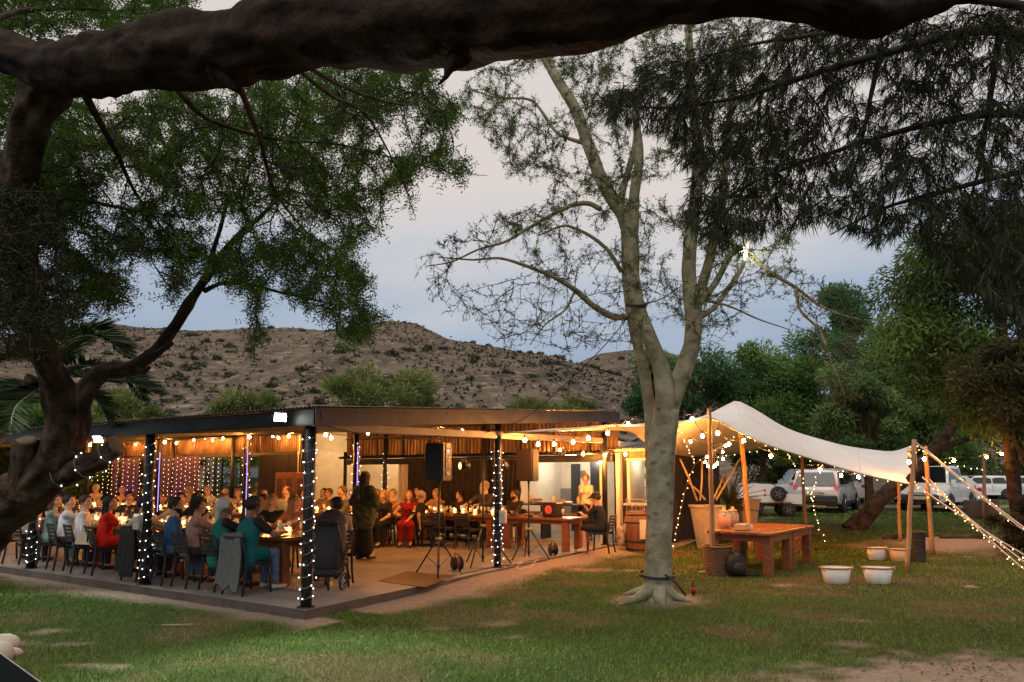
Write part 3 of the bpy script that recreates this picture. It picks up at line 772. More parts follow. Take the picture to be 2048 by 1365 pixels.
# --- table ware, built once and copied
M_glass = mat('clear_glass', (.9, .85, .72), .04, spec=1.0, alpha=.42)
def glass_proto():
    t = MB(); t.lathe([(.030, 0), (.030, .004), (.004, .010), (.004, .085), (.022, .10), (.034, .13), (.036, .155), (.030, .20)], n=10)
    return t.mesh('wine_glass', [M_glass])
WG = glass_proto()
TUM = MB().lathe([(.030, 0), (.034, .10)], n=10).lathe([(.028, .004), (.031, .055)], n=10, mi=1).mesh('tumbler', [M_glass, mat('amber_drink', (.35, .14, .03), .1)])
M_wax = mat('candle_wax', (.75, .55, .30), .5, emit=(1, .50, .14), estr=3.2)
M_flame = emat('candle_flame', (1, .45, .12), 420)
M_votive = mat('votive_glass', (.9, .75, .5), .1, alpha=.35)
def make_candle():
    t = empty('candle_holder'); MB().lathe([(.045, 0), (.05, .005), (.05, .13)], n=12).build('glass_cup', M_votive, t)
    MB().lathe([(.036, .004), (.036, .075), (.001, .075)], n=12).build('candle', M_wax, t)
    MB().lathe([(.002, .078), (.011, .092), (.008, .11), (.001, .13)], n=6).build('flame', M_flame, t)
    return t
CA0 = make_candle(); ca_used = [False]
def make_bottle(col, lab):
    t = empty('wine_bottle')
    MB().lathe([(.036, 0), (.038, .01), (.038, .19), (.030, .22), (.015, .245), (.0145, .31), (.017, .312), (.017, .32)], n=12).build('bottle_glass', mat('bottle_%s' % lab, col, .08, spec=.7), t)
    MB().lathe([(.0388, .05), (.0388, .14)], n=12).build('label', mat('bottle_label', (.7, .66, .55), .6), t)
    MB().lathe([(.0175, .265), (.0178, .322), (.001, .324)], n=10).build('capsule', mat('foil_capsule', (.45, .30, .10), .35, .6), t)
    return t
BO = [make_bottle((.012, .030, .012), 'green'), make_bottle((.05, .012, .010), 'red')]; bo_used = [False, False]
PL = MB().lathe([(.06, 0), (.12, .012), (.135, .02), (.10, .010), (.001, .008)], n=16).mesh('dinner_plate', [mat('dark_stoneware', (.06, .055, .05), .3)])
def napkin_mesh(k):
    r = np.random.default_rng(k); P = []
    for i in range(5):
        P.append([(-.11+.055*j+r.uniform(-.01, .01), -.09+.045*i, .012+r.uniform(0, .03)) for j in range(5)])
    return MB().grid(P).mesh('napkin', [M_cream])
NK = [napkin_mesh(k) for k in range(3)]
M_posy = leaf_mat('posy_leaf', (.020, .035, .018), (.06, .09, .04), .2)
M_petal = mat('pale_petal', (.72, .62, .55), .7)
def posy(k):
    r = np.random.default_rng(100+k); V = []; n = 90
    t = empty('table_flowers')
    p = r.normal(0, 1, (n, 3))*np.array((.16, .07, .045)); p[:, 2] = np.abs(p[:, 2])+.02
    a = r.normal(size=(n, 3)); a /= np.linalg.norm(a, axis=1, keepdims=True); b = np.cross(a, r.normal(size=(n, 3))); b /= np.linalg.norm(b, axis=1, keepdims=True)
    s = r.uniform(.02, .045, n)[:, None]
    link('foliage', fast_mesh('foliage', np.stack([p-a*s, p+b*s*.45, p+a*s, p-b*s*.45], 1).reshape(-1, 3), np.arange(4*n).reshape(n, 4), mats=[M_posy], attrs={'tint': ('FACE', r.random(n))}), t)
    for q in range(5):
        c = r.normal(0, 1, 3)*np.array((.13, .05, .02)); c[2] = abs(c[2])+.07
        b_ = MB().ball(c, .026, 7, 5, sc=(1, 1, .7)); b_.build('flower', M_petal, t)
    return t
PO = [posy(0), posy(1)]; po_used = [False, False]
ROWNAME = {1: 'near long table', 2: 'second row of tables', 3: 'right hand table', 4: 'table before the white room'}
def dress(row, u0, u1, v0, v1, dens=1.0):
    r = np.random.default_rng(row*11+3); nm = ROWNAME[row]; zt = FZ+.752; uc = (u0+u1)/2
    def put(proto, used, k, u, v, label, cat, grp):
        if isinstance(used, list):
            o = proto if not used[k] else copy_tree(proto); used[k] = True
        o.location = tuple(UV(u, v, zt)); o.rotation_euler = (0, 0, r.uniform(0, 6.28)); return tag(o, label, cat, grp)
    v = v0+.25
    while v < v1-.15:
        for side in (-1, 1):
            for q in range(3):
                if r.random() < .9*dens:
                    o = link('wine_glass', WG, None, UV(uc+side*r.uniform(.16, .30), v+r.uniform(-.2, .2), zt), (0, 0, r.uniform(0, 6)))
                    tag(o, 'clear stemmed wine glass among the candles on the %s' % nm, 'wine glass', 'wine glasses on the %s' % nm)
            if r.random() < .45*dens: tag(link('tumbler', TUM, None, UV(uc+side*r.uniform(.2, .34), v+r.uniform(-.25, .25), zt)), 'tumbler of amber drink on the %s' % nm, 'glass', 'tumblers on the %s' % nm)
            tag(link('dinner_plate', PL, None, UV(uc+side*(.33), v, zt)), 'dark round dinner plate laid on the %s' % nm, 'plate', 'plates on the %s' % nm)
            if r.random() < .5: tag(link('napkin', NK[r.integers(3)], None, UV(uc+side*.36, v+.24, zt), (0, 0, r.uniform(0, 6))), 'crumpled cream napkin lying on the %s' % nm, 'napkin', 'napkins on the %s' % nm)
        put(CA0, ca_used, 0, uc+r.uniform(-.1, .1), v+r.uniform(-.1, .1), 'lit candle in a glass on the %s' % nm, 'candle', 'candles on the %s' % nm)
        if r.random() < .85: put(CA0, ca_used, 0, uc+r.uniform(-.12, .12), v+.3, 'lit candle in a glass on the %s' % nm, 'candle', 'candles on the %s' % nm)
        if r.random() < .75*dens:
            k = int(r.random() < .3)
            put(BO[k], bo_used, k, uc+r.uniform(-.2, .2), v+r.uniform(.1, .3), ('dark red' if k else 'dark green')+' wine bottle with a pale label on the %s' % nm, 'bottle', 'wine bottles on the %s' % nm)
        if r.random() < .55:
            k = int(r.random() < .5)
            o = put(PO[k], po_used, k, uc+r.uniform(-.06, .06), v+.28, 'low posy of dark leaves and pale flowers on the %s' % nm, 'flowers', 'flowers on the %s' % nm); o.rotation_euler = (0, 0, ROT+r.uniform(-.3, .3))
        v += .62
dress(1, *T1, 1.5, 9.4); dress(2, *T2, 7.1, 20); dress(3, *T3, 2.0, 4.8); dress(4, *T2B, 5.0, 7.5)

# --- loudspeakers on tripods
def tripod(x, y, h, yaw, label, collar_z=.62, spread=.45, group='black tripod stands', name='speaker_stand'):
    t = empty(name, (x, y, FZ if toUV(x, y)[1] > -.15 else gz(x, y)), yaw, label, 'stand', group)
    MB().cyl((0, 0, .06), (0, 0, h), .018, n=8).build('pole', M_black, t)
    MB().box((0, 0, collar_z), (.10, .09, .05), ch=.012).build('collar', mat('yellow_collar', (.50, .30, .04), .4), t)
    MB().cyl((0, 0, .12), (0, 0, .17), .03, n=8).build('lower_collar', M_black, t)
    for k in range(3):
        a = 2*math.pi*k/3; d = Vector((math.cos(a), math.sin(a), 0))
        MB().tube([d*.04+Vector((0, 0, collar_z-.02)), d*spread+Vector((0, 0, .015))], .014, 6).build('leg', M_black, t)
        MB().bar(d*.03+Vector((0, 0, .15)), d*spread*.52+Vector((0, 0, .31)), .012, .006).build('brace', M_black, t)
    return t
M_grille = mat('speaker_grille', (.035, .022, .016), .5, var=.3, vscale=120)
def speaker(x, y, z, yaw, label):
    t = empty('loudspeaker', (x, y, z), yaw, label, 'loudspeaker', 'loudspeakers on tripods')
    b = MB(); pr = [(-.20, -.17), (.20, -.17), (.15, .17), (-.15, .17)]
    b.prism([(p[0], p[1], 0) for p in pr], (0, 0, .66)); o = b.build('cabinet', M_black, t)
    bm = bmesh.new(); bm.from_mesh(o.data); bmesh.ops.bevel(bm, geom=bm.edges[:], offset=.018, segments=2, affect='EDGES'); bm.to_mesh(o.data); bm.free()
    MB().box((0, -.178, .33), (.37, .014, .62), ch=.006).build('grille', M_grille, t)
    rp = MB().box((0, .176, .38), (.13, .012, .34), ch=.003).build('rear_panel', mat('grey_panel', (.16, .14, .13), .4), t)
    MB().box((0, .184, .52), (.06, .006, .03)).build('display', emat('blue_display', (.35, .3, 1), 3, 'NONE'), rp)
    for k in range(5):
        MB().cyl((random.choice((-.03, .03)), .183, .24+.05*k), (.0, .195, .24+.05*k), .012, n=8).build('knob', mat('metal_knob', (.5, .48, .45), .3, 1), rp)
    MB().box((0, .178, .60), (.12, .016, .07), ch=.006).build('handle_recess', mat('grey_panel2', (.34, .31, .28), .4), t)
    MB().box((0, .178, .13), (.12, .016, .08), ch=.006).build('socket_plate', MATS['grey_panel2'], t)
    MB().cyl((0, 0, -.05), (0, 0, .01), .026, n=8).build('pole_socket', M_black, t)
    return t
s1 = UV(3.25, .34); tripod(s1[0], s1[1], 1.64, R(35), 'tripod stand of the left loudspeaker with a yellow collar')
speaker(s1[0], s1[1], FZ+1.62, R(62)-math.pi, 'left black loudspeaker on a tripod showing its side and lit rear controls')
s2 = UV(6.0, .12); tripod(s2[0], s2[1], 1.62, R(-20), 'tripod stand of the right loudspeaker with a yellow collar')
speaker(s2[0], s2[1], FZ+1.60, R(-32), 'right loudspeaker with a brown grille facing the lawn')
s3 = UV(4.75, .42); lt = tripod(s3[0], s3[1], 2.05, R(10), 'tall light stand behind the post wrapped in fairy lights', .75, .55, name='light_stand')
MB().bar((-.55, 0, 2.05), (.5, 0, 2.05), .025, .025).build('crossbar', M_black, lt); lt.rotation_euler = (0, 0, R(8))
def par_can(x, y, z, yaw, label, col, s):
    t = empty('stage_lamp', (x, y, z), yaw, label, 'stage lamp', 'stage lamps on the light stand')
    MB().lathe([(.075, -.07), (.09, .0), (.09, .09), (.07, .12)], n=12, M=Matrix.Rotation(R(90), 3, 'X')).build('can', M_black, t)
    MB().lathe([(.001, -.005), (.07, -.005), (.07, 0)], c=(0, .075, 0), n=12, M=Matrix.Rotation(R(90), 3, 'X')).build('lens', emat('lamp_lens_%s' % label[:5], col, s), t)
    MB().tube([(-.10, 0, 0), (-.10, 0, .12), (.10, 0, .12), (.10, 0, 0)], .008, 5).build('yoke', mat('worn_yoke', (.3, .2, .12), .4, .5), t)
    return t
for dx, lab, col, yaw in ((-.38, 'amber stage lamp hanging left on the light stand', (1, .55, .2), 120), (.36, 'small orange stage lamp hanging right on the light stand', (1, .4, .1), 60)):
    c = Vector((s3[0], s3[1], 0))+Matrix.Rotation(R(8), 3, 'Z')@Vector((dx, 0, 0))
    par_can(c.x, c.y, FZ+1.90, R(yaw), lab, col, 2.5)
# --- cable reels, cable, dark floor patch
def reel(x, y, yaw, label, col):
    t = empty('cable_reel', (x, y, FZ), yaw, label, 'cable reel', 'cable reels by the speaker stands')
    MM = Matrix.Rotation(R(90), 3, 'Y')
    for sx in (-.07, .05): MB().lathe([(.02, 0), (.125, 0), (.125, .02), (.02, .02)], c=(sx, 0, .135), n=18, M=MM).build('flange', M_black, t)
    MB().lathe([(.085, 0), (.085, .10)], c=(-.05, 0, .135), n=16, M=MM).build('wound_cable', mat('reel_%s' % col, (.55, .05, .02) if col == 'red' else (.02, .02, .02), .5), t)
    MB().lathe([(.001, .021), (.055, .021), (.05, .026), (.001, .026)], c=(.05, 0, .135), n=14, M=MM).build('hub', mat('reel_%s' % col, (.5, .05, .02), .5), t)
    MB().tube([(0, -.10, 0.01), (0, -.13, .16), (0, -.05, .30), (0, .06, .31), (0, .13, .16), (0, .10, .01)], .010, 6).build('stand', M_black, t)
c = G(914, 1142, FZ); reel(c[0], c[1], R(35), 'red and black cable reel beside the left tripod', 'red')
c = G(1106, 1112, FZ); reel(c[0], c[1], R(20), 'black cable reel at the foot of the right tripod', 'black')
M_cord = mat('black_cord', (.015, .015, .015), .6); M_pcord = mat('pale_cord', (.55, .48, .40), .6)
def cord(name, pts, r, m, label, cat, z=.012, group=None):
    o = MB().tube(pts, r, 5, caps=True).build(name, m); tag(o, label, cat, group); return o
def floor_cord(pix, m, label, r=.008):
    P = [G(a, b, FZ) for a, b in pix]; P = [p+np.array((0, 0, r+.002)) for p in P]
    Q = []
    for i in range(len(P)-1):
        for t in np.linspace(0, 1, 6, endpoint=False): Q.append(P[i]*(1-t)+P[i+1]*t+np.array((0, .03*math.sin(6*t+i), 0)))
    for q in Q:
        if toUV(q[0], q[1])[1] < -.15: q[2] = gz(q[0], q[1])+r+.012
    cord('extension_cord', Q, r, m, label, 'cord')
floor_cord([(920, 1150), (960, 1141), (1000, 1133), (1040, 1130), (1062, 1122), (1100, 1116)], M_cord, 'black extension cord running from the red reel along the slab edge')
floor_cord([(1000, 1120), (1020, 1131), (1045, 1124), (1030, 1136), (1060, 1132), (1075, 1120), (1050, 1117), (1082, 1108)], M_pcord, 'tangled pale extension cord on the floor behind the wrapped post', .007)
def patch_thing():  # dark patch of the floor itself, added as a thin raised sheet
    P = [G(a, b, FZ) for a, b in ((757, 1163), (850, 1176), (915, 1152), (812, 1144))]
    o = MB().prism([tuple(p+np.array((0, 0, .001))) for p in P], (0, 0, .007)).build('floor_patch', mat('dark_red_patch', (.055, .030, .022), .35, var=.3, vscale=6)); tag(o, 'dark reddish patch of floor under the left speaker stand', 'floor patch')
patch_thing()
# --- pram near the corner post
def pram():
    c = G(655, 1178, FZ); t = empty('pram', (c[0], c[1], FZ), R(-8), 'black pram with big rear wheel parked behind the corner post', 'pram')
    fab = mat('black_pram_fabric', (.016, .016, .018), .75, bump=.2, bscale=30)
    body = []
    for z, w, d, oy in ((.30, .20, .16, 0), (.36, .23, .22, 0), (.60, .25, .20, .0), (.80, .25, .17, .02), (.92, .24, .15, .03), (.98, .20, .10, .04)):
        body.append([(w*math.copysign(abs(math.cos(a))**.6, math.cos(a)), oy+d*math.copysign(abs(math.sin(a))**.6, math.sin(a)), z) for a in np.linspace(0, 2*math.pi, 17)])
    b = MB().grid(body); b.poly(body[0][:-1]); b.poly(body[-1][:-1]); b.build('seat_shell', fab, t)
    b = MB(); P = [[(.22*math.cos(a)*1.05, .10+.22*math.sin(e)*math.sin(a)+.02, .95+.25*math.cos(e)*math.sin(a)) for a in np.linspace(0, math.pi, 9)] for e in np.linspace(-1.2, 1.0, 9)]
    b.grid(P); b.build('hood', fab, t)
    MB().box((0, .02, .26), (.38, .42, .14), ch=.05).build('basket', fab, t)
    for sx in (-1, 1):
        MB().tube([(sx*.25, -.28, 1.02), (sx*.255, -.18, .75), (sx*.26, .0, .40), (sx*.26, .26, .12)], .012, 6).build('frame_tube', M_black, t)
        MB().tube([(sx*.25, .1, .65), (sx*.27, -.10, .20)], .012, 6).build('frame_tube', M_black, t)
        w = MB().tube([(sx*.29, -.12+.125*math.cos(a), .14+.125*math.sin(a)) for a in np.linspace(0, 2*math.pi, 19)[:-1]], .018, 7, closed=True).build('wheel', M_black, t)
        rm = MB()
        for a in np.linspace(0, 2*math.pi, 7)[:-1]: rm.bar((sx*.29, -.12, .14), (sx*.29, -.12+.11*math.cos(a), .14+.11*math.sin(a)), .012)
        rm.cyl((sx*.27, -.12, .14), (sx*.31, -.12, .14), .025, n=8); rm.build('spokes', mat('grey_spokes', (.25, .25, .25), .4), w)
        MB().tube([(sx*.13, .30+.075*math.cos(a), .085+.07*math.sin(a)) for a in np.linspace(0, 2*math.pi, 13)[:-1]], .018, 6, closed=True).build('wheel', M_black, t)
    MB().tube([(-.25, -.28, 1.02), (-.2, -.31, 1.04), (.2, -.31, 1.04), (.25, -.28, 1.02)], .016, 7).build('handlebar', M_black, t)
    mu = MB().ball((.0, -.02, 1.02), .20, 10, 6, sc=(1.1, .7, .5)); mu.build('folded_blanket', mat('dark_blanket', (.035, .02, .016), .9, bump=.5, bscale=18), t)
    cl = MB().grid([[(-.25+.1*j, -.2-.02*i, .45-.1*i+.02*math.sin(3*j)) for j in range(3)] for i in range(4)])
pram()
def counter():
    v0, v1 = v_at(1036, 10.5), v_at(1150, 10.5)
    t = empty('buffet_counter', tuple(UV(10.5, (v0+v1)/2, FZ)), ROT, 'dark buffet counter in the kitchen opening behind the right tables', 'counter')
    L = abs(v0-v1)+.6
    MB().box((0, 0, .93), (L, .6, .04), ch=.006).build('counter_top', mat('dark_top', (.03, .025, .022), .3), t)
    MB().box((0, -.05, .62), (L, .5, .03)).build('shelf', MATS['dark_top'], t)
    for s in (-1, 0, 1): MB().box((s*(L/2-.1), 0, .45), (.06, .5, .9)).build('leg', M_black, t)
    r = np.random.default_rng(3)
    for k in range(9):
        kind = k % 3; x = -L/2+.2+(L-.4)*k/8; o = None
        p = UV(10.5+r.uniform(-.15, .1), (v0+v1)/2-x, FZ+.952)
        if kind == 0:
            o = MB().box((0, 0, .06), (.24, .18, .12), ch=.02).box((0, 0, .125), (.26, .2, .016), ch=.006).build('lunch_tub', mat('steel_tub', (.35, .32, .28), .35, .6), None, p); tag(o, ['steel food tub', 'square lidded steel tub', 'dented steel food tub'][k//3]+[' beside the kitchen window', ' in the middle of the buffet counter', ' at the right end of the buffet counter'][k//3], 'food tub')
        elif kind == 1:
            o = MB().lathe([(.08, 0), (.13, .05), (.14, .07), (.12, .06), (.001, .015)], n=14).build('serving_bowl', mat('white_china', (.7, .66, .58), .25), None, p); tag(o, 'white serving bowl '+['near the black curtain', 'behind the right loudspeaker', 'near the standing waitress'][k//3]+' on the buffet counter', 'bowl')
        else:
            o = MB().lathe([(.05, 0), (.055, .02), (.055, .16), (.035, .20), (.02, .215), (.001, .22)], n=12).build('canister', mat('cream_can', (.55, .47, .35), .4), None, p); tag(o, 'cream canister '+['left', 'middle', 'right'][k//3]+' of three on the buffet counter', 'canister')
    for k in range(8):
        p = UV(10.42, v0-.1-(abs(v0-v1)+.0)*k/7, FZ+.636)
        o = MB().box((0, 0, .05), (.22, .2, .10), ch=.02).build('foil_tray', mat('foil', (.5, .42, .3), .3, .8), None, p, (0, 0, ROT+r.uniform(-.2, .2))); tag(o, 'foil covered tray on the lower shelf of the buffet counter', 'tray', 'foil trays under the buffet counter')
counter()
def barrel():
    c = G(1272, 1102, FZ*.5); c = UV(9.62, v_at(1274, 9.62)); z = gz(c[0], c[1])
    t = empty('wine_barrel', (c[0], c[1], z), 0, 'brown wooden wine barrel with a sheet of paper below the serving hatch', 'barrel')
    rad = lambda z_: .28+.065*math.sin(math.pi*z_/.95)
    n = 16; zs = np.linspace(0, .95, 7)
    sm = MB().grid([[((rad(z_)+.0)*math.cos(a), (rad(z_))*math.sin(a), z_) for a in np.linspace(-math.pi/n*.93, math.pi/n*.93, 4)] for z_ in zs]).mesh('stave', [mat('barrel_oak', (.17, .06, .022), .4, col2=(.26, .10, .04), vscale=6, stretch=(5, 5, .6))])
    for k in range(n): link('stave', sm, t, (0, 0, 0), (0, 0, 2*math.pi*k/n))
    MB().lathe([(.27, .0), (.325, .475), (.27, .93), (.001, .94)], n=20).build('head', MATS['barrel_oak'], t)
    for z_ in (.07, .25, .70, .88): MB().lathe([(rad(z_)+.004, z_-.022), (rad(z_)+.008, z_), (rad(z_)+.004, z_+.022)], n=24).build('hoop', M_steel, t)
    p = tag(MB().grid([[(c[0]-.02+.30*j/4, c[1]-.37-.02*math.sin(j), z+.78-.46*i/4) for j in range(5)] for i in range(5)]).build('paper_sheet', mat('cream_paper', (.62, .52, .36), .8, col2=(.7, .6, .44), vscale=9)), 'blank cream sheet of paper hung on the front of the barrel', 'paper')
    ds = empty('glass_drinks_case', (c[0]-.05, c[1], z+.955), R(-20), 'small glass case with stemmed glasses on top of the barrel', 'glass case')
    fr = MB()
    for x in (-.2, .2):
        for y in (-.12, .12): fr.bar((x, y, 0), (x, y, .3), .012)
    for z_ in (0.008, .3):
        for y in (-.12, .12): fr.bar((-.2, y, z_), (.2, y, z_), .012)
        for x in (-.2, .2): fr.bar((x, -.12, z_), (x, .12, z_), .012)
    fr.build('case_frame', mat('pale_metal', (.55, .45, .32), .4, .5), ds); MB().box((0, 0, .15), (.39, .23, .28)).build('case_glass', M_pane, ds)
    for k in range(3): link('stemmed_glass', WG, ds, (-.08+.1*k, .02*(k % 2), .02))
    b = UV(9.35, v_at(1240, 9.35)); 
    bg = MB().ball((0, 0, .26), .15, 10, 8, sc=(.8, .8, 1.7)).ball((.10, -.04, .42), .07, 8, 6, sc=(.7, .7, 2.2)); o = bg.build('plastic_bag', mat('pale_plastic_bag', (.55, .45, .34), .4, col2=(.16, .09, .05), vscale=9, bump=.6, bscale=14), None, (b[0], b[1], FZ)); tag(o, 'crumpled pale plastic bag beside the barrel', 'bag')
barrel()
def extras():
    # white meter boxes on posts
    for u, v, z, lab in ((0, 3.65, .86, 'small white socket box on the left fairy light post'), (4.62, 0, .82, 'small white socket box on the middle fairy light post')):
        p = UV(u, v)+np.array((-.09 if v else .10, -.10, 0)); t = empty('socket_box', (p[0], p[1], FZ+z), R(-15), lab, 'socket box', 'socket boxes on the posts')
        MB().box((0, 0, .12), (.13, .09, .24), ch=.012).build('box', mat('white_box', (.62, .58, .52), .4), t); MB().box((0, -.05, .17), (.10, .02, .09), ch=.008).build('lid', MATS['white_box'], t)
    # the folding wooden screen by the back wall
    va, vb = v_at(546, 9.2), v_at(606, 9.2); n = 3
    t = empty('wooden_cupboard', tuple(UV(9.3, (va+vb)/2, FZ)), ROT, 'tall red brown wooden cupboard against the dark corrugated wall', 'cupboard')
    L = abs(va-vb); MB().box((0, .2, .92), (L, .45, 1.84), ch=.01).build('carcass', M_wood, t)
    for k in range(n):
        d = MB().box((-L/2+L*(k+.5)/n, -.035, .93), (L/n-.03, .02, 1.72), ch=.006).build('door', M_wood, t)
        MB().box((-L/2+L*(k+.5)/n, -.048, 1.2), (L/n-.22, .012, .9), ch=.004).build('panel', mat('dark_panel', (.09, .028, .012), .4), d)
    # box speaker with red ring and a wine glass on the right end table
    p = UV(8.0, .62, FZ+.753); t = empty('box_speaker', tuple(p), ROT+R(-10), 'black box speaker with a glowing red ring on the right end table', 'speaker')
    MB().box((0, 0, .17), (.42, .30, .34), ch=.03).build('cabinet', M_black, t)
    MB().lathe([(.055, 0), (.10, 0), (.10, .012), (.055, .006)], c=(0, -.155, .17), n=20, M=Matrix.Rotation(R(90), 3, 'X')).build('red_ring', mat('red_cone', (.55, .03, .015), .4, emit=(1, .06, .02), estr=.5), t)
    tag(link('wine_glass', WG, None, UV(7.8, .25, FZ+.753)), 'empty wine glass beside the box speaker on the right end table', 'wine glass')
    for k, (u, v) in enumerate(((7.85, 1.6), (8.1, 1.35), (7.8, 1.1), (8.15, .95))):
        o = MB().box((0, 0, .03), (.24, .12, .05), ch=.015).ball((.05, .02, .06), .04, 7, 5).build('sound_gear', mat('gear_%d' % (k % 2), ((.10, .07, .05), (.35, .27, .18))[k % 2], .4), None, UV(u, v, FZ+.753), (0, 0, ROT+k)); tag(o, ['dark', 'pale', 'dark', 'pale'][k]+' box of sound gear '+['at the left of', 'behind', 'in the middle of', 'next to the box speaker on'][k]+' the right end table', 'sound gear')
    # handbag on the near chair back, jackets over chairs
    p = UV(.08, 5.62, FZ+.52); t = empty('handbag', tuple(p), ROT+R(20), 'small cream handbag hanging behind the woman in red', 'handbag')
    MB().prism([(-.16, -.05, 0), (.16, -.05, 0), (.13, -.04, .22), (-.13, -.04, .22)], (0, .09, 0)).build('bag_body', mat('cream_leather', (.55, .45, .33), .45, var=.08), t)
    MB().tube([(-.07, -.0, .21), (-.06, 0, .30), (0, 0, .36), (.06, 0, .30), (.07, 0, .21)], .010, 6).build('bag_handle', MATS['cream_leather'], t)
    MB().box((.10, -.056, .12), (.02, .01, .16)).build('bag_strap', M_black, t)
extras()
def drape_jacket(u, v, col, name, label):
    t = MB(); r = np.random.default_rng(int(v*10)); P = []
    for i, z in enumerate(np.linspace(.88, .12, 12)):
        row = []
        for j in range(11):
            x = (-.22+.044*j)*(1 if i < 3 else 1+.02*i)
            y = -.33+(.06 if i == 0 else 0)-.012*i*.3+.02*math.sin(j*1.9+.3*i)*min(1, i/4)
            row.append((x, y, z+(.01*math.sin(j*2.0) if i < 11 else .05*math.sin(j*1.3))))
        P.append(row)
    P.insert(0, [(-.21+.042*j, -.24, .86) for j in range(11)])
    t.grid(P); P2 = [[(x, y+.02, z) for x, y, z in row] for row in P]; t.grid([row[::-1] for row in P2])
    t.ball((.17, -.30, .86), .06, 8, 6, sc=(1, 1, .8))
    o = t.build(name, mat(name+'_cloth', col, .9, var=.15, vscale=20, bump=.3, bscale=60), None, tuple(UV(u, v, FZ)), (0, 0, ROT)); tag(o, label, 'jacket')
# ------------------------------------------------------------------ people: each body is one smooth surface grown from a posed skeleton
class Field:
    def __init__(s, lo, hi, h):
        s.h = h; s.lo = np.asarray(lo, float)-h*2; n = np.ceil((np.asarray(hi)-s.lo)/h).astype(int)+3
        s.D = np.full(n, .5, np.float32); s.n = n
    def block(s, lo, hi):
        a = np.clip(np.floor((lo-s.lo)/s.h).astype(int), 0, s.n); b = np.clip(np.ceil((hi-s.lo)/s.h).astype(int)+1, 0, s.n)
        ax = [s.lo[k]+s.h*np.arange(a[k], b[k]) for k in range(3)]
        return (slice(a[0], b[0]), slice(a[1], b[1]), slice(a[2], b[2])), np.meshgrid(*ax, indexing='ij', sparse=True)
    def put(s, sl, d, k, sub=False):
        A = s.D[sl]
        if sub: s.D[sl] = np.maximum(A, -d) if k == 0 else -smin(-A, d, k)
        else: s.D[sl] = smin(A, d, k)
    def cap(s, p, q, r0, r1=None, k=.03, sc=(1, 1, 1), sub=False):
        r1 = r0 if r1 is None else r1; p = np.asarray(p, float); q = np.asarray(q, float); sc = np.asarray(sc, float)
        m = max(r0, r1)*sc.max()+k+.03
        sl, (X, Y, Z) = s.block(np.minimum(p, q)-m, np.maximum(p, q)+m)
        c = (p+q)/2; a = (p-c)/sc; b = (q-c)/sc; v = b-a; vv = float(v@v)+1e-9
        x = (X-c[0])/sc[0]-a[0]; y = (Y-c[1])/sc[1]-a[1]; z = (Z-c[2])/sc[2]-a[2]
        t = np.clip((x*v[0]+y*v[1]+z*v[2])/vv, 0, 1)
        d = (np.sqrt((x-t*v[0])**2+(y-t*v[1])**2+(z-t*v[2])**2)-(r0+(r1-r0)*t))*sc.min()
        s.put(sl, d.astype(np.float32), k, sub)
    def ball(s, c, r, k=.02, sc=(1, 1, 1), sub=False): s.cap(c, np.asarray(c)+1e-6, r, r, k, sc, sub)
    def mesh(s):
        D = s.D; h = s.h; I = D < 0
        nx, ny, nz = D.shape
        c = np.zeros((nx-1, ny-1, nz-1), np.int8)
        for i in (0, 1):
            for j in (0, 1):
                for k in (0, 1): c += I[i:nx-1+i, j:ny-1+j, k:nz-1+k]
        act = np.argwhere((c > 0) & (c < 8))
        if not len(act): return np.zeros((0, 3)), np.zeros((0, 4), int)
        S = np.zeros((len(act), 3)); W_ = np.zeros(len(act))
        i, j, k = act.T
        cor = [(a, b, d) for a in (0, 1) for b in (0, 1) for d in (0, 1)]
        val = {q: D[i+q[0], j+q[1], k+q[2]] for q in cor}
        for q in cor:
            for ax in range(3):
                if q[ax] == 0:
                    q2 = list(q); q2[ax] = 1; q2 = tuple(q2)
                    a, b = val[q], val[q2]; m = (a < 0) != (b < 0)
                    t = np.where(m, a/np.where(m, a-b, 1), 0)
                    for e in range(3): S[:, e] += np.where(m, q[e]+(t if e == ax else 0), 0)
                    W_ += m
        V = s.lo+h*(act+S/W_[:, None])
        idx = -np.ones(c.shape, np.int64); idx[i, j, k] = np.arange(len(act))
        F = []
        for ax in range(3):
            a = [slice(None)]*3; b = [slice(None)]*3; a[ax] = slice(0, -1); b[ax] = slice(1, None)
            A = I[tuple(a)]; B = I[tuple(b)]
            e = np.argwhere(A != B); o1, o2 = [q for q in range(3) if q != ax]
            e = e[(e[:, o1] > 0) & (e[:, o2] > 0) & (e[:, o1] < c.shape[o1]) & (e[:, o2] < c.shape[o2])]
            if not len(e): continue
            g = lambda d1, d2: idx[tuple((e[:, q]-(d1 if q == o1 else d2 if q == o2 else 0)) for q in range(3))]
            quad = np.stack([g(1, 1), g(0, 1), g(0, 0), g(1, 0)], 1)
            ins = A[tuple(e.T)]
            if ax == 1: ins = ~ins
            quad[~ins] = quad[~ins][:, ::-1]
            F.append(quad)
        F = np.concatenate(F); F = F[(F >= 0).all(1)]
        return V, F
def smin(a, b, k):
    if k <= 0: return np.minimum(a, b)
    hh = np.clip(.5+.5*(b-a)/k, 0, 1)
    return b+(a-b)*hh-k*hh*(1-hh)
def rotz(a): c, s = math.cos(a), math.sin(a); return np.array(((c, -s, 0), (s, c, 0), (0, 0, 1)))
def rotx(a): c, s = math.cos(a), math.sin(a); return np.array(((1, 0, 0), (0, c, -s), (0, s, c)))
M_skin = {k: mat('skin_%s' % k, c, .5, attr='tone', var=.06, vscale=30, spec=.35) for k, c in (('fair', (.60, .36, .26)), ('tan', (.48, .27, .17)), ('brown', (.22, .115, .07)))}
CLOTH = {}
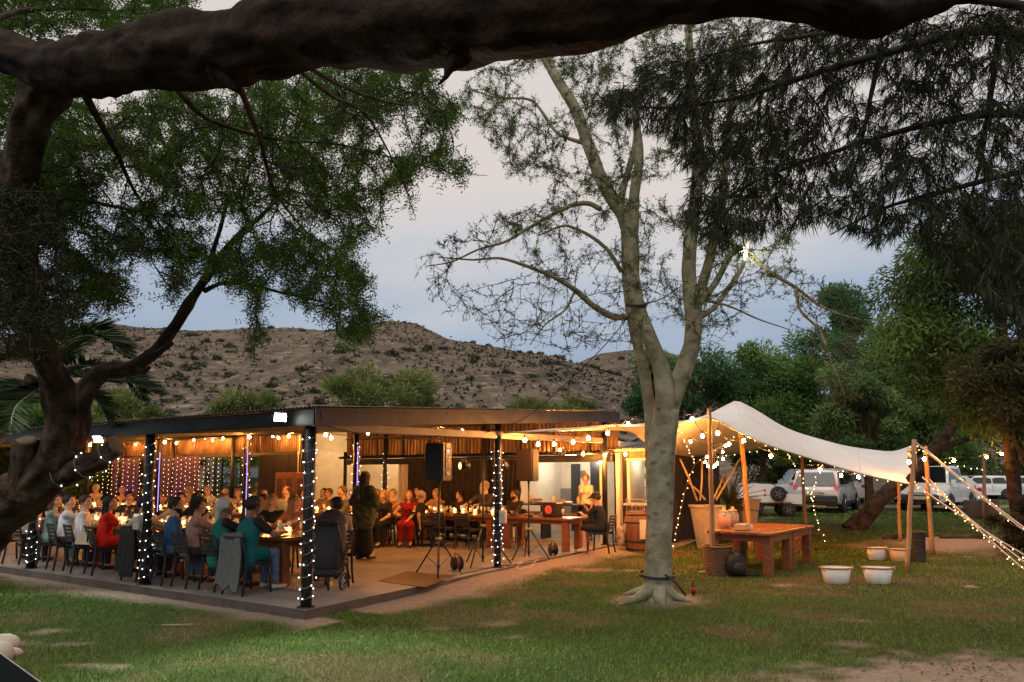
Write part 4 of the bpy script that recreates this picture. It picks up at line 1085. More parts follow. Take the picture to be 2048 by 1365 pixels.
def cloth(col, rough=.85):
    key = 'cloth_%02d_%02d_%02d' % tuple(int(c*99) for c in col)
    return mat(key, col, rough, var=.12, vscale=14, bump=.25, bscale=45, spec=.2)
HAIRM = {}
def hairm(col): return mat('hair_%02d_%02d_%02d' % tuple(int(c*99) for c in col), col, .5, var=.35, vscale=30, stretch=(6, 6, 1), spec=.4, bump=.5, bscale=60)
DARK = (.016, .012, .010); BROWN = (.055, .030, .016); BLOND = (.30, .18, .07); GREY = (.30, .27, .24); WHITE = (.55, .50, .44); LBRN = (.13, .07, .03)

def head_mesh(h, female, beard=None):
    f = Field((-.12, -.14, -.17), (.12, .15, .14), h)
    f.ball((0, -.008, .022), 1, 0, (.079, .100, .093))
    f.cap((0, .028, -.035), (0, .052, -.082), .056 if female else .060, .036 if female else .043, .03)
    f.ball((0, .040, -.01), .066, .03)
    f.cap((-.035, .082, .026), (.035, .082, .026), .012, .012, .02)
    f.cap((0, .094, .012), (0, .112, -.024), .008, .0135, .012)
    for s in (-1, 1):
        f.ball((s*.033, .100, .006), .014, .012, sub=True)
        f.ball((s*.033, .083, .006), .0125, .003)
        f.ball((s*.080, -.004, -.006), 1, .008, (.010, .020, .030))
        f.ball((s*.040, .068, -.030), .024, .02)
    f.cap((-.018, .090, -.056), (.018, .090, -.056), .0075, .0075, .008)
    f.ball((0, .079, -.092), .020, .02)
    f.cap((0, -.02, -.06), (0, -.035, -.16), .055 if not female else .047, .06 if not female else .05, .03)
    if beard: f.cap((0, .060, -.075), (0, .075, -.105-.05*beard), .05, .032, .02)
    V, F = f.mesh()
    col = np.ones((len(V), 3))
    x, y, z = V.T
    for s in (-1, 1):
        e = np.hypot(x-s*.033, z-.006); m = (y > .065)
        col[(e < .014) & m] = (1.2, 1.45, 1.7); col[(e < .0085) & m] = (.05, .05, .05)
        b = (np.abs(x-s*.034) < .020) & (np.abs(z-.032) < .006) & (y > .06); col[b] = (.25, .2, .18)
    lip = (np.abs(x) < .024) & (np.abs(z+.056) < .009) & (y > .07); col[lip] = (1.0, .55, .55) if female else (.95, .68, .65)
    return V, F, col
HEADS = {}
def head_of(h, female, beard):
    k = (h, female, beard)
    if k not in HEADS: HEADS[k] = head_mesh(h, female, beard)
    return HEADS[k]
def hair_mesh(style, h):
    key = ('hair', style, h)
    if key in HEADS: return HEADS[key]
    f = Field((-.16, -.22, -.50), (.16, .13, .19), h)
    up = .016 if style != 'curly' else .035
    f.ball((0, -.016, .028), 1, 0, (.079+up, .100+up*.9, .096+up))
    if style in ('long', 'mid'):
        zl = -.42 if style == 'long' else -.16
        f.cap((0, -.06, .0), (0, -.115, zl), .088, .062, .03, (1.15, .62, 1))
        for s in (-1, 1): f.cap((s*.072, -.01, .03), (s*.088, -.012, zl*.75), .030, .026, .03)
    if style == 'bun': f.ball((0, -.115, .05), .045, .015)
    if style == 'pony': f.cap((0, -.11, .03), (0, -.14, -.22), .035, .018, .02)
    if style == 'scarf':
        f.ball((0, -.05, .05), .095, .03); f.cap((0, -.10, -.02), (0, -.12, -.20), .05, .03, .02)
    # the open face
    f.cap((0, .10, -.22), (0, .11, .028 if style not in ('fringe',) else .01), .075, .070, .012, (1.0, 1, 1), sub=True)
    if style in ('short', 'curly', 'bun', 'pony', 'thin', 'scarf'):
        f.cap((-.2, .055, -.20), (-.2+.4, .055, -.20), .15, .15, .01, (1, .75, 1), sub=True)
        f.cap((-.12, .03, -.11), (.12, .03, -.11), .085, .085, .01, sub=True)
    if style == 'thin': f.ball((0, .02, .14), .075, .02, sub=True)
    V, F = f.mesh()
    x, y, z = V.T; a = np.arctan2(x, -y)
    amp = .010 if style == 'curly' else .0035
    n = V-np.array((0, -.01, .0)); n /= np.linalg.norm(n, axis=1, keepdims=True)+1e-9
    w = np.sin(a*23+z*9)+.7*np.sin(a*41+z*17+1) if style != 'curly' else np.sin(x*140)+np.sin(y*130+1)+np.sin(z*150)
    V = V+n*(amp*w)[:, None]
    HEADS[key] = (V, F)
    return V, F

def limb_ik(a, t, l1, l2, hint):
    a = np.asarray(a, float); t = np.asarray(t, float); d = t-a; L = np.linalg.norm(d)
    if L > (l1+l2)*.995: t = a+d/L*(l1+l2)*.995; d = t-a; L = np.linalg.norm(d)
    x = (l1*l1-l2*l2+L*L)/(2*L); hgt = math.sqrt(max(0, l1*l1-x*x)); dn = d/L
    hv = np.asarray(hint, float); hv = hv-dn*(hv@dn); hv /= np.linalg.norm(hv)+1e-9
    return a+dn*x+hv*hgt, t
M_shoe = mat('dark_shoe', (.03, .025, .022), .5); M_shoew = mat('pale_shoe', (.55, .50, .45), .6)
ARMS = {'table': ((.17, .44, .84), (.17, .44, .84)), 'lap': ((.08, .24, .62), (.08, .22, .62)), 'cross': ((-.06, .25, .80), (-.04, .29, .83)),
        'chin': ((.05, .22, 1.04), (.10, .40, .82)), 'drink': ((.06, .26, 1.10), (.16, .40, .82)), 'hang': ((.28, -.02, .50), (.17, .40, .82)),
        'over': ((.17, .40, .82), (.52, -.05, .86)), 'mixed': ((.20, .42, .84), (.06, .26, .66)), 'knee': ((.16, .34, .60), (.16, .34, .60))}
def hand_prims(f, wrist, elbow, curl, side, up=(0, 0, 1)):
    d = wrist-elbow; d = d/np.linalg.norm(d); upv = np.asarray(up, float); w = np.cross(d, upv)
    if np.linalg.norm(w) < .2: w = np.cross(d, np.array((0, 1, 0)))
    w /= np.linalg.norm(w); n = np.cross(w, d)
    f.cap(wrist-d*.06, wrist+d*.005, .026, .024, .01)
    pc = wrist+d*.045
    for q in (-1, 0, 1): f.cap(wrist+d*.01+w*.012*q, wrist+d*.082+w*.022*q, .017, .014, .012)
    for q, L in ((-1.5, .060), (-.5, .074), (.5, .080), (1.5, .070)):
        b = wrist+d*.085+w*.0165*q; k1 = b+(d*math.cos(curl*.4)-n*math.sin(curl*.4))*L*.5; k2 = k1+(d*math.cos(curl)-n*math.sin(curl))*L*.5
        f.cap(b, k1, .0092, .0088, .004); f.cap(k1, k2, .0088, .0075, .004)
    t0 = wrist+d*.022+w*side*.022; t1 = t0+(d*.6+w*side*.75-n*.2)*.045; f.cap(t0, t1, .0125, .0105, .006); f.cap(t1, t1+(d*.85+w*side*.3-n*.25)*.032, .0105, .0085, .004)

def person(u, v, face, label, yaw=0, pitch=0, arms='table', female=False, top=(.5, .5, .5), sleeve='long', bottom=(.05, .05, .06), hair=('short', DARK), skin='fair', s=1.0, lean=.0, side=0, dress=False, beard=None, h=None, stand=False, shawl=None, shoes='dark', pos=None, glasses=False, cap_=None, seat=True, chair_label=None, dz=0, foot=0.0, group=None, pants=True, apron=None, overshirt=None):
    p = UV(u, v, FZ) if pos is None else pos
    dist = p[1]; hd = h or (.0095 if dist < 12.5 else .0125 if dist < 17 else .015); hc = .017 if dist < 12.5 else .021 if dist < 17 else .026
    hh = .0075 if dist < 13 else .0105
    sh = .165 if female else .195
    hipz = .545 if not stand else .93; H = np.array((side*.0, -.07 if not stand else 0, hipz))
    Tn = np.array((side, lean, 1.)); Tn /= np.linalg.norm(Tn); TL = .50 if not stand else .52
    N = H+Tn*TL; ch = H+Tn*TL*.68
    tw = R(yaw)*.35; X = np.array((math.cos(-tw), math.sin(-tw), 0)); Yv = np.array((-X[1], X[0], 0))
    S = [N+X*sg*sh-np.array((0, 0, .045)) for sg in (1, -1)]
    A = arms if isinstance(arms, tuple) else (((.27, .03, .80), (.27, .05, .82)) if stand and arms == 'table' else ARMS[arms])
    limbs = []
    for k, sg in enumerate((1, -1)):
        t = np.array((A[k][0]*sg, A[k][1], A[k][2]))
        E_, Wt = limb_ik(S[k], t, .285, .255, (sg*.8, -.45, -.55)); limbs.append((S[k], E_, Wt, sg))
    legs = []
    for sg in (1, -1):
        hp = H+np.array((sg*.09, 0, -.0))
        if stand: kn = np.array((sg*.10, .02, .50)); an = np.array((sg*.10, 0.0+.05*sg, .08)); hp = hp-np.array((0, 0, .03))
        else: kn = np.array((sg*.115, .36, .535)); an = np.array((sg*.12, .33+foot, .085))
        legs.append((hp, kn, an, an+np.array((sg*.02, .15, -.045))))
    Rh = rotz(-R(yaw))@rotx(R(pitch)); HC = N+np.array((0, .015+lean*.06, .185))
    Hs = np.linalg.norm(HC-N)
    # --- body
    allp = np.array([H, N, HC]+[q for l in limbs for q in l[:3]]+[q for l in legs for q in l])
    lo = allp.min(0)-.2; hi = allp.max(0)+.2
    f = Field(lo, hi, hc)
    def torso(f, g, kk=.05):
        f.cap(H, ch, .105+g, .115+g, kk, (1.28 if not female else 1.2, .92, 1))
        f.cap(ch, N-Tn*.07, .108+g, .085+g, kk, (1.42 if not female else 1.25, .82, 1))
        for l in limbs: f.cap(N-Tn*.075, l[0], .062+g, .055+g, kk*.7)
        if female:
            for sg in (1, -1): f.ball(ch+X*.07*sg+Yv*.085+Tn*.02, .062+g, .03)
        else: f.ball(H+Tn*.10+Yv*.06, .11+g, .05)
        f.cap(H-X*.06, H+X*.06, .105+g, .105+g, kk)
    torso(f, 0)
    f.cap(N-Tn*.03, HC-np.array((0, 0, .06)), .060 if not female else .05, .053 if not female else .046, .03)
    for a, e, w, sg in limbs: f.cap(a, e, .050, .040, .03); f.cap(e, w, .040, .027, .02)
    for a, k_, n_, t_ in legs: f.cap(a, k_, .085, .058, .04); f.cap(k_, n_, .056, .037, .03); f.cap(n_, t_, .036, .028, .02)
    Vb, Fb = f.mesh(); Cb = np.ones((len(Vb), 3))
    hv, hf, hcol = head_of(hd, female, beard)
    hv = hv@Rh.T*1.02+HC
    parts = [(Vb, Fb, Cb), (hv, hf, hcol)]
    for a, e, w, sg in limbs:
        d = w-e; d /= np.linalg.norm(d)
        g = Field(w-.13, w+.22*np.maximum(d, 0)+.13, hh); hand_prims(g, w, e, .7, -sg if arms != 'hang' else sg)
        q = g.mesh(); parts.append((q[0], q[1], np.ones((len(q[0]), 3))))
    off = 0; V = []; F = []; C = []
    for a, b, c in parts: V.append(a); F.append(b+off); C.append(c); off += len(a)
    if beard:
        c = C[1]; loc = (hv-HC)@Rh; bm = (loc[:, 2] < -.045) & (loc[:, 1] > -.01) & ~((np.abs(loc[:, 0]) < .022) & (np.abs(loc[:, 2]+.056) < .007)); c = c.copy(); c[bm] = np.array(hair[1])/np.array((.5, .3, .2))*.9; C[1] = c
    V = np.concatenate(V); F = np.concatenate(F); C = np.concatenate(C)
    body = link('person', fast_mesh('person', V*s, F, mats=[M_skin[skin]], smooth_=True, attrs={'tone': ('POINT', C)}), None, (p[0], p[1], p[2]+dz), (0, 0, ROT-R(face)))
    tag(body, label, 'person', group or ('guests seated at the long tables' if not stand else None))
    def child(name, f, m, noise=.004):
        V, F = f.mesh()
        if not len(V): return
        V = V+noise*np.stack([np.sin(V[:, 2]*55+V[:, 0]*30), np.sin(V[:, 2]*48+V[:, 0]*38+1), np.sin(V[:, 0]*50)*.5], 1)*np.sin(V[:, 2]*13+V[:, 1]*21+v)[:, None]
        return link(name, fast_mesh(name, V*s, F, mats=[m], smooth_=True), body)
    # --- hair
    if hair:
        st, hc_ = hair; a, b = hair_mesh(st, hd); link('hair' if st != 'scarf' else 'headscarf', fast_mesh('hair', (a@Rh.T*1.02+HC)*s, b, mats=[hairm(hc_) if st != 'scarf' else cloth(hc_)], smooth_=True), body)
    if cap_:
        g = Field((-.13, -.15, -.02), (.13, .24, .17), hd); g.ball((0, -.012, .045), 1, 0, (.094, .115, .092)); g.cap((0, .10, .055), (0, .17, .045), .07, .05, .01, (1, 1, .22)); g.cap((0, 0, -.14), (0, 0.0, -.06), .13, .13, 0, sub=True)
        a, b = g.mesh(); link('cap', fast_mesh('cap', (a@Rh.T*1.02+HC)*s, b, mats=[cloth(cap_)], smooth_=True), body)
    if glasses:
        g = MB()
        for sg in (-1, 1): g.tube([tuple((Rh@np.array((sg*.033+.021*math.cos(t), .104, .006+.017*math.sin(t)))*1.02+HC)*s) for t in np.linspace(0, 6.283, 9)[:-1]], .0028, 4, closed=True); g.bar(tuple((Rh@np.array((sg*.054, .100, .008))*1.02+HC)*s), tuple((Rh@np.array((sg*.085, .0, .004))*1.02+HC)*s), .004)
        g.build('glasses', M_black, body)
    # --- clothes
    f = Field(lo, hi, hc*.92); torso(f, .013)
    if sleeve != 'none':
        for a, e, w, sg in limbs:
            if sleeve == 'short': f.cap(a, a+(e-a)*.62, .064, .060, .03)
            else: f.cap(a, e, .064, .054, .03); f.cap(e, w+(e-w)*.08, .053, .038, .02)
    if dress:
        for a, k_, n_, t_ in legs: f.cap(a, k_, .105, .088, .09); f.cap(k_, k_+(n_-k_)*.75, .088, .075, .09)
    else: f.cap(H-np.array((0, 0, .03)), H+Tn*.1, .112, .115, .05, (1.3, 1, 1))
    f.ball(N+np.array((0, .05, .055)), .062, .01, sub=True)
    child('dress' if dress else 'shirt', f, cloth(top))
    if pants and not dress:
        f = Field(lo, hi, hc); f.cap(H-X*.07, H+X*.07, .115, .115, .04)
        for a, k_, n_, t_ in legs: f.cap(a, k_, .098, .072, .04); f.cap(k_, n_+(k_-n_)*(.1 if pants is True else pants), .070, .052, .03)
        child('trousers', f, cloth(bottom))
    if apron:
        f = Field(lo, hi, hc); f.cap(H+Yv*.04, H+Yv*.05-np.array((0, 0, .42)), .13, .17, .03, (1.25, .75, 1)); child('apron', f, cloth(apron))
    if overshirt:
        f = Field(lo, hi, hc); f.cap(ch-Yv*.02, H-np.array((0, .02, .10)), .137, .155, .05, (1.25, 1.0, 1))
        for a, k_, n_, t_ in legs: f.cap(a, a+(k_-a)*.55, .115, .105, .06)
        for l in limbs: f.cap(N-Tn*.075, l[0]+(l[0]-N)*.02, .078, .066, .04)
        f.cap(ch, N-Tn*.08, .128, .10, .04, (1.35, .85, 1)); f.ball(N+np.array((0, .05, .06)), .07, .01, sub=True)
        child('tabard', f, cloth(overshirt))
    if shawl:
        f = Field(lo-.1, hi+.1, hc); f.cap(N-np.array((0, -.03, .13)), N-np.array((0, -.02, .55)), .125, .19, .08, (1.25, .80, 1))
        for l in limbs: f.cap(N-Tn*.08, l[0], .07, .068, .05); f.cap(l[0], l[1], .068, .09, .06)
        f.cap(N-np.array((0, 0, .5)), N-np.array((0, .02, .70)), .20, .205, .06, (1.2, .75, 1)); child('shawl', f, shawl, .010)
        f = Field(lo-.1, hi+.1, hc); f.cap(H, np.array((0, .0, .22)), .14, .185, .05, (1.15, .8, 1)); f.cap((0, 0, .16), (0, 0, -.1), .32, .32, 0, sub=True) if False else None; child('long_skirt', f, cloth(bottom), .008)
    f = Field(lo, hi, hh*1.4)
    for a, k_, n_, t_ in legs: f.cap(n_-np.array((0, .03, .035)), t_+np.array((0, .01, -.005)), .045, .036, .02, (1, 1, .9))
    child('shoes', f, M_shoew if shoes == 'pale' else M_shoe, 0)
    if seat and not stand:
        chair(u, v, face, chair_label or label_chair(label)) if pos is None else None
    return body
def label_chair(l):
    return ('black slatted chair under the '+l.replace('seated ', '').replace('sitting ', ''))[:110]
def lc(words): return 'black chair of the '+words
CRM = (.62, .52, .40); WHT = (.72, .70, .66)
def people():
    P = person; n = T1[0]-.52; o = T1[1]+.52
    # near side of the near long table, right to left
    P(n, 1.60, -2, 'woman in teal tabard and jeans seated at the near end of the long table', yaw=12, pitch=-12, female=True, top=(.018, .02, .022), sleeve='short', overshirt=(.010, .115, .120), bottom=(.13, .17, .26), hair=('short', DARK), skin='brown', shoes='pale', lean=.20, arms=((.20, .42, .83), (.16, .45, .83)), s=1.03, chair_label='black chair with a grey jacket over its back at the end of the near row', foot=.06)
    P(n+.04, 2.22, 5, 'woman in teal tabard with a white knotted headscarf', yaw=48, female=True, top=(.03, .02, .02), sleeve='short', overshirt=(.012, .15, .115), hair=('scarf', (.55, .55, .52)), skin='brown', lean=.10, arms='mixed', chair_label=lc('woman in the white headscarf'))
    P(n, 2.85, 5, 'young woman with short dark curls in a dusty pink hoodie', yaw=70, female=True, top=(.36, .20, .17), hair=('curly', DARK), skin='tan', lean=.12, arms='mixed', chair_label=lc('young woman in the pink hoodie'))
    P(n, 3.42, 10, 'dark haired bearded man in a blue hooded sweatshirt', yaw=55, top=(.045, .11, .26), bottom=(.10, .18, .34), hair=('short', DARK), beard=.1, skin='tan', lean=.10, arms='hang', chair_label=lc('man in the blue sweatshirt'))
    P(n, 4.22, 0, 'broad man with cropped hair in a beige shirt, arm over the next chair', yaw=60, top=(.42, .35, .26), hair=('short', DARK), skin='tan', lean=.02, arms='over', chair_label='black chair covered by a dark jacket behind the man in beige')
    P(n+.25, 4.78, 20, 'dark haired woman leaning on her arm beside the man in beige', yaw=60, pitch=-5, female=True, top=(.32, .18, .12), sleeve='short', hair=('long', DARK), lean=.30, arms='chin', s=.9, skin='tan', chair_label=lc('woman leaning on her arm'))
    P(n+.02, 5.45, 12, 'woman in a bright red dress with long black hair', yaw=62, female=True, top=(.62, .020, .012), sleeve='short', dress=True, hair=('long', DARK), lean=.16, arms=((.10, .36, .80), (.10, .42, .82)), skin='tan', chair_label=lc('woman in red'))
    P(n, 6.12, 10, 'man in a crisp white long sleeved shirt beside the woman in red', yaw=68, top=(.72, .72, .76), hair=('short', BROWN), lean=.06, arms='hang', chair_label=lc('man in the white shirt'))
    P(n, 6.72, 10, 'man in a white shirt with dark braces', yaw=62, pitch=6, top=(.70, .70, .74), hair=('short', DARK), lean=.08, chair_label=lc('man with braces'))
    P(n+.02, 7.30, 20, 'woman with long light brown hair in a pale teal dress', yaw=60, female=True, top=(.22, .33, .31), sleeve='none', hair=('long', LBRN), lean=.12, dress=True, chair_label=lc('woman in the pale teal dress'))
    P(n, 8.35, -15, 'man in a cream shirt leaning sideways at the far left', yaw=-5, top=(.62, .50, .38), hair=('short', DARK), lean=.10, side=.22, arms='hang', sleeve='short', chair_label=lc('leaning man in cream'))
    P(n, 9.0, 0, 'man in a pale shirt half hidden by the thick limb', yaw=30, top=(.58, .52, .46), hair=('short', BROWN), lean=.1, chair_label=lc('man half hidden by the limb'))
    g = lambda px, u: v_at(px, u)
    # far side of the near table
    for px, lab, kw in (
        (96, 'dark haired man in a black jacket above the woman in pale teal', dict(top=(.03, .03, .035), hair=('short', DARK), yaw=-35, lean=.05, s=1.06)),
        (254, 'young man with black hair in profile above the leaning woman', dict(top=(.05, .05, .06), hair=('short', DARK), yaw=-50, skin='fair')),
        (356, 'young man in a cream shirt across from the man in blue', dict(top=CRM, hair=('short', BROWN), yaw=-62)),
        (389, 'woman in black with straight dark hair behind the curly haired woman', dict(female=True, top=(.025, .022, .022), hair=('mid', DARK), yaw=-65, skin='tan')),
        (442, 'red blonde woman in cream behind the headscarf', dict(female=True, top=(.55, .45, .33), hair=('mid', (.30, .13, .04)), yaw=-70)),
        (523, 'dark haired man in a grey shirt leaning towards the blonde woman', dict(top=(.25, .24, .20), hair=('short', DARK), yaw=-20, skin='tan', side=.05)),
        (546, 'blonde woman in a black top looking right across the table', dict(female=True, top=(.02, .02, .02), hair=('mid', BLOND), yaw=-85, lean=.12)),
        (592, 'woman with long straight honey hair next to the corner post', dict(female=True, top=(.45, .16, .07), sleeve='short', hair=('long', (.26, .13, .045)), yaw=-100, lean=.16)),
    ):
        P(o, g(px, o), 180, lab, chair_label=lc(lab.split(' in ')[0] if len(lab) > 70 else lab), **kw)
    # second row, backs to the curtains
    q = T2[1]+.55
    for px, lab, kw in (
        (60, 'man in a dark shirt under the thick limb in the second row', dict(top=(.05, .05, .06), hair=('short', DARK), yaw=-15)),
        (188, 'white haired man in a pale shirt in front of the left window', dict(top=(.66, .55, .45), hair=('short', WHITE), yaw=-25, pitch=-6, s=1.05)),
        (240, 'grey haired woman in pink beside the purple curtain', dict(female=True, top=(.62, .34, .26), hair=('short', GREY), yaw=-50)),
        (284, 'woman with dark hair against the bulb curtain by the left post', dict(female=True, top=(.05, .03, .03), hair=('mid', DARK), yaw=-60, skin='tan')),
        (314, 'red lit man with a hand at his mouth right of the left post', dict(top=(.55, .30, .24), hair=('short', BROWN), yaw=-45, arms='drink')),
        (373, 'curly grey haired woman with glasses before the bulb curtain', dict(female=True, top=(.55, .36, .30), hair=('curly', GREY), yaw=-15, glasses=True)),
        (411, 'bald man in a white shirt and tie looking down', dict(top=WHT, hair=('thin', GREY), yaw=-35, pitch=-14, s=1.05)),
        (446, 'grey haired man in a pale shirt looking up to the right', dict(top=(.62, .55, .48), hair=('thin', GREY), yaw=-35, pitch=8)),
        (473, 'woman half hidden behind the purple lit post', dict(female=True, top=(.50, .40, .32), hair=('mid', LBRN), yaw=-50, sleeve='short')),
        (525, 'man in a pale shirt right of the purple lit post', dict(top=(.62, .52, .40), hair=('short', BROWN), yaw=-55)),
    ):
        P(q, g(px, q), 180, lab, chair_label=lc(lab), **kw)
    P(5.2, g(568, 5.2), 180, 'bald man in a pale green shirt sitting upright at the end of the second row', top=(.42, .44, .30), hair=('thin', BROWN), yaw=-25, s=1.08, arms='lap', chair_label=lc('bald man in pale green'))
    P(6.2, g(604, 6.2), 170, 'dark haired woman left of the corner post', female=True, top=(.30, .09, .05), hair=('mid', DARK), yaw=-40, skin='tan', chair_label=lc('woman left of the corner post'))
    # table before the white room
    w = T2B[1]+.55
    for px, lab, kw in (
        (645, 'woman with brown hair just right of the corner post', dict(female=True, top=(.35, .22, .14), hair=('mid', BROWN), yaw=-20)),
        (655, 'red haired man with glasses in front of the brown door', dict(top=(.24, .14, .08), hair=('short', (.20, .08, .03)), glasses=True)),
        (702, 'bald man partly hidden by the purple lit post', dict(top=(.50, .40, .28), hair=('thin', GREY), yaw=-40)),
        (749, 'blonde woman behind the shoulder of the standing woman', dict(female=True, top=(.45, .30, .18), hair=('mid', BLOND), yaw=20)),
        (782, 'grey blonde woman in front of the white drape', dict(female=True, top=(.40, .22, .12), hair=('short', BLOND), yaw=-10)),
    ):
        P(w, g(px, w), 180, lab, chair_label=lc(lab), **kw)
    P(5.75, g(682, 5.75), 180, 'man in a grey green shirt with folded arms beside the standing woman', top=(.13, .14, .10), hair=('short', LBRN), arms='cross', s=1.08, lean=.05, chair_label=lc('man with folded arms'))
    P(6.5, g(765, 6.5), 172, 'blonde woman in a black top and flowered skirt right of the standing woman', female=True, top=(.018, .018, .022), sleeve='short', dress=True, hair=('mid', BLOND), yaw=8, arms='lap', chair_label=lc('woman in the flowered skirt'))
    P(6.85, g(817, 6.85), 150, 'woman in a dark red halter dress looking up', female=True, top=(.26, .012, .010), sleeve='none', dress=True, hair=('mid', (.20, .09, .03)), yaw=-15, pitch=12, arms=((.22, .20, .78), (.05, .28, .64)), chair_label=lc('woman in the dark red dress'))
    P(7.05, g(846, 7.05), 60, 'bald man in a black t-shirt with his back turned, arm hanging down', top=(.014, .014, .016), sleeve='short', hair=('thin', GREY), yaw=-40, arms='hang', lean=.05, skin='tan', chair_label=lc('man in the black t-shirt'))
    # behind the right hand tables
    e = T3[1]+.55
    for px, lab, kw in (
        (834, 'man with glasses looking over the bald man', dict(top=(.10, .05, .03), hair=('short', DARK), glasses=True, yaw=10, s=1.05)),
        (869, 'smiling blonde woman beside the left loudspeaker pole', dict(female=True, top=(.45, .26, .14), hair=('mid', BLOND), yaw=15, sleeve='short')),
        (917, 'dark haired man low behind the wine bottles', dict(top=(.04, .03, .03), hair=('short', DARK), yaw=25, s=.97)),
        (966, 'big man with a long grey beard in front of the black curtain', dict(top=(.06, .05, .05), hair=('short', GREY), beard=.9, yaw=25, s=1.16)),
        (1027, 'dark bearded man in a dark shirt with folded hands right of the wrapped post', dict(top=(.035, .03, .03), hair=('short', DARK), beard=.35, yaw=20, skin='tan', arms='cross')),
    ):
        P(e, g(px, e), 180, lab, chair_label=lc(lab), **kw)
    # at the corner: person beyond the pram
    P(1.75, g(672, 1.75), -62, 'dark haired person in a beige top sitting behind the pram', top=(.40, .31, .20), hair=('short', DARK), yaw=-10, lean=.15, skin='tan', chair_label=lc('person behind the pram'))
    # man in black shorts at the right end
    P(7.95, -.62, -95, 'man in a black t-shirt, dark cap and shorts sitting at the right end table', top=(.012, .012, .014), sleeve='short', bottom=(.02, .02, .022), pants=.92, hair=('short', BROWN), cap_=(.02, .02, .025), yaw=-8, pitch=-18, lean=.30, arms=((.02, .36, 1.0), (.02, .45, .86)), shoes='pale', chair_label='black slatted chair of the man in shorts at the right end')
    # standing
    c = G(727, 1119, FZ)
    sm = mat('mottled_green_shawl', (.045, .048, .022), .95, col2=(.14, .13, .06), vscale=16, bump=.8, bscale=50, spec=.1)
    P(0, 0, 172+180, 'long haired woman in a mottled olive shawl and long dark skirt standing with her back turned', yaw=6, stand=True, pos=c, female=True, top=(.05, .05, .03), bottom=(.030, .026, .018), hair=('long', (.030, .016, .010)), shawl=sm, arms=((.20, .12, .95), (.20, .10, .93)), s=1.02, skin='tan')
    c = UV(10.45, v_at(1172, 10.45), FZ)
    P(0, 0, 205, 'waitress in a cream t-shirt and dark apron standing in the kitchen opening', yaw=-35, stand=True, pos=c, female=True, top=(.66, .56, .42), sleeve='short', bottom=(.03, .03, .03), hair=('pony', (.30, .15, .05)), apron=(.02, .02, .022), s=1.0)
people()
# empty chairs on the near side of the right hand table, draped jackets
for u, v, f, l in ((7.15, 2.45, 0, 'empty black chair behind the wrapped post at the right hand table'), (7.15, 3.15, 0, 'empty black chair with a napkin above it, middle of the right hand table'), (7.12, 3.8, 0, 'empty black chair beside the bald man in black'), (6.55, 4.75, -20, 'empty black chair in front of the woman in dark red'), (1.30, .98, 90, 'black chair pushed under the near table end beside the pram')):
    chair(u, v, f, l)
drape_jacket(T1[0]-.52, 1.60, (.105, .115, .105), 'grey_jacket', 'grey jacket draped over the back of the nearest chair')
drape_jacket(T1[0]-.52, 4.22, (.012, .012, .014), 'black_jacket', 'black jacket draped over the chair of the man in beige')
# ------------------------------------------------------------------ lamps
def Wu(px, py, u):
    x, y, z = ray(px, py); d = np.array((x, y)); k = (u+P0@UX)/(d@UX)
    return np.array((x*k, y*k, 1.8+z*k))
E_bulb = emat('warm_filament_glow', (1, .36, .07), 1450)
E_fairyc = emat('cool_fairy_glow', (.80, .90, 1), 9, 'NONE'); E_fairyw = emat('warm_fairy_glow', (1, .58, .24), 9, 'NONE')
M_sock = mat('bulb_socket', (.015, .014, .013), .5)
_b = MB(); _b.lathe([(.004, .0), (.016, -.012), (.018, -.055), (.014, -.06)], n=7); SOCK = _b.mesh('socket', [M_sock])
GLB = [MB().lathe([(.013, -.058), (.026, -.075), (.033, -.10), (.026, -.125), (.001, -.134)], n=6).mesh('bulb', [m]) for m in (E_bulb, emat('garden_filament_glow', (1, .37, .075), 760))]
GLOBE = GLB[1]
def festoon(pts, label, sag=.0, drop=None, ends=None):
    t = empty('string_lights', tuple(pts[0]), 0, label, 'string lights', 'strings of warm globe bulbs')
    o = Vector(pts[0]); line = []
    P = ([np.array(ends[0])] if ends and ends[0] is not None else [])+[np.array(p)+np.array((0, 0, .09)) for p in pts]+([np.array(ends[1])] if ends and ends[1] is not None else [])
    for i in range(len(P)-1):
        for q in np.linspace(0, 1, 5, endpoint=False): line.append(P[i]*(1-q)+P[i+1]*q-np.array((0, 0, .06*math.sin(math.pi*q)*np.linalg.norm(P[i+1]-P[i])**.5)))
    line.append(P[-1])
    MB().tube([Vector(p)-o for p in line], .007, 5).build('cable', M_cord, t)
    for p in pts:
        s = link('socket', SOCK, t, Vector(p)-o+Vector((0, 0, .09))); s.rotation_euler = (R(random.uniform(-8, 8)), R(random.uniform(-8, 8)), random.uniform(0, 6))
        link('bulb', GLB[1 if 'tent' in label else 0], s)
    return t
U_ = lambda L, u: [Wu(a, b, u) for a, b in L]
festoon(U_([(205, 892), (240, 889), (271, 889), (318, 886), (353, 886), (387, 880), (411, 876), (425, 881), (445, 877), (545, 873), (556, 876)], 8.95), 'string of warm globe bulbs along the back wall above the bulb curtains')
festoon(U_([(-70, 884), (20, 884), (100, 890), (180, 890), (330, 884), (498, 874), (578, 872), (650, 870), (663, 876)], 4.5), 'string of warm globe bulbs slung between the inner posts')
festoon(U_([(735, 868), (800, 866), (877, 860), (924, 862)], 6.2), 'string of warm globe bulbs under the roof behind the side rail')
festoon([W(a, b, y) for a, b, y in ((1049, 880, 13.2), (1076, 888, 13.4), (1108, 888, 13.4), (1148, 884, 13.2), (1178, 876, 13.0), (1217, 866, 12.9), (1256, 848, 12.8))], 'string of warm globe bulbs along the drawn out tent corner', ends=(tuple(W(998, 862, 12.98)), None))
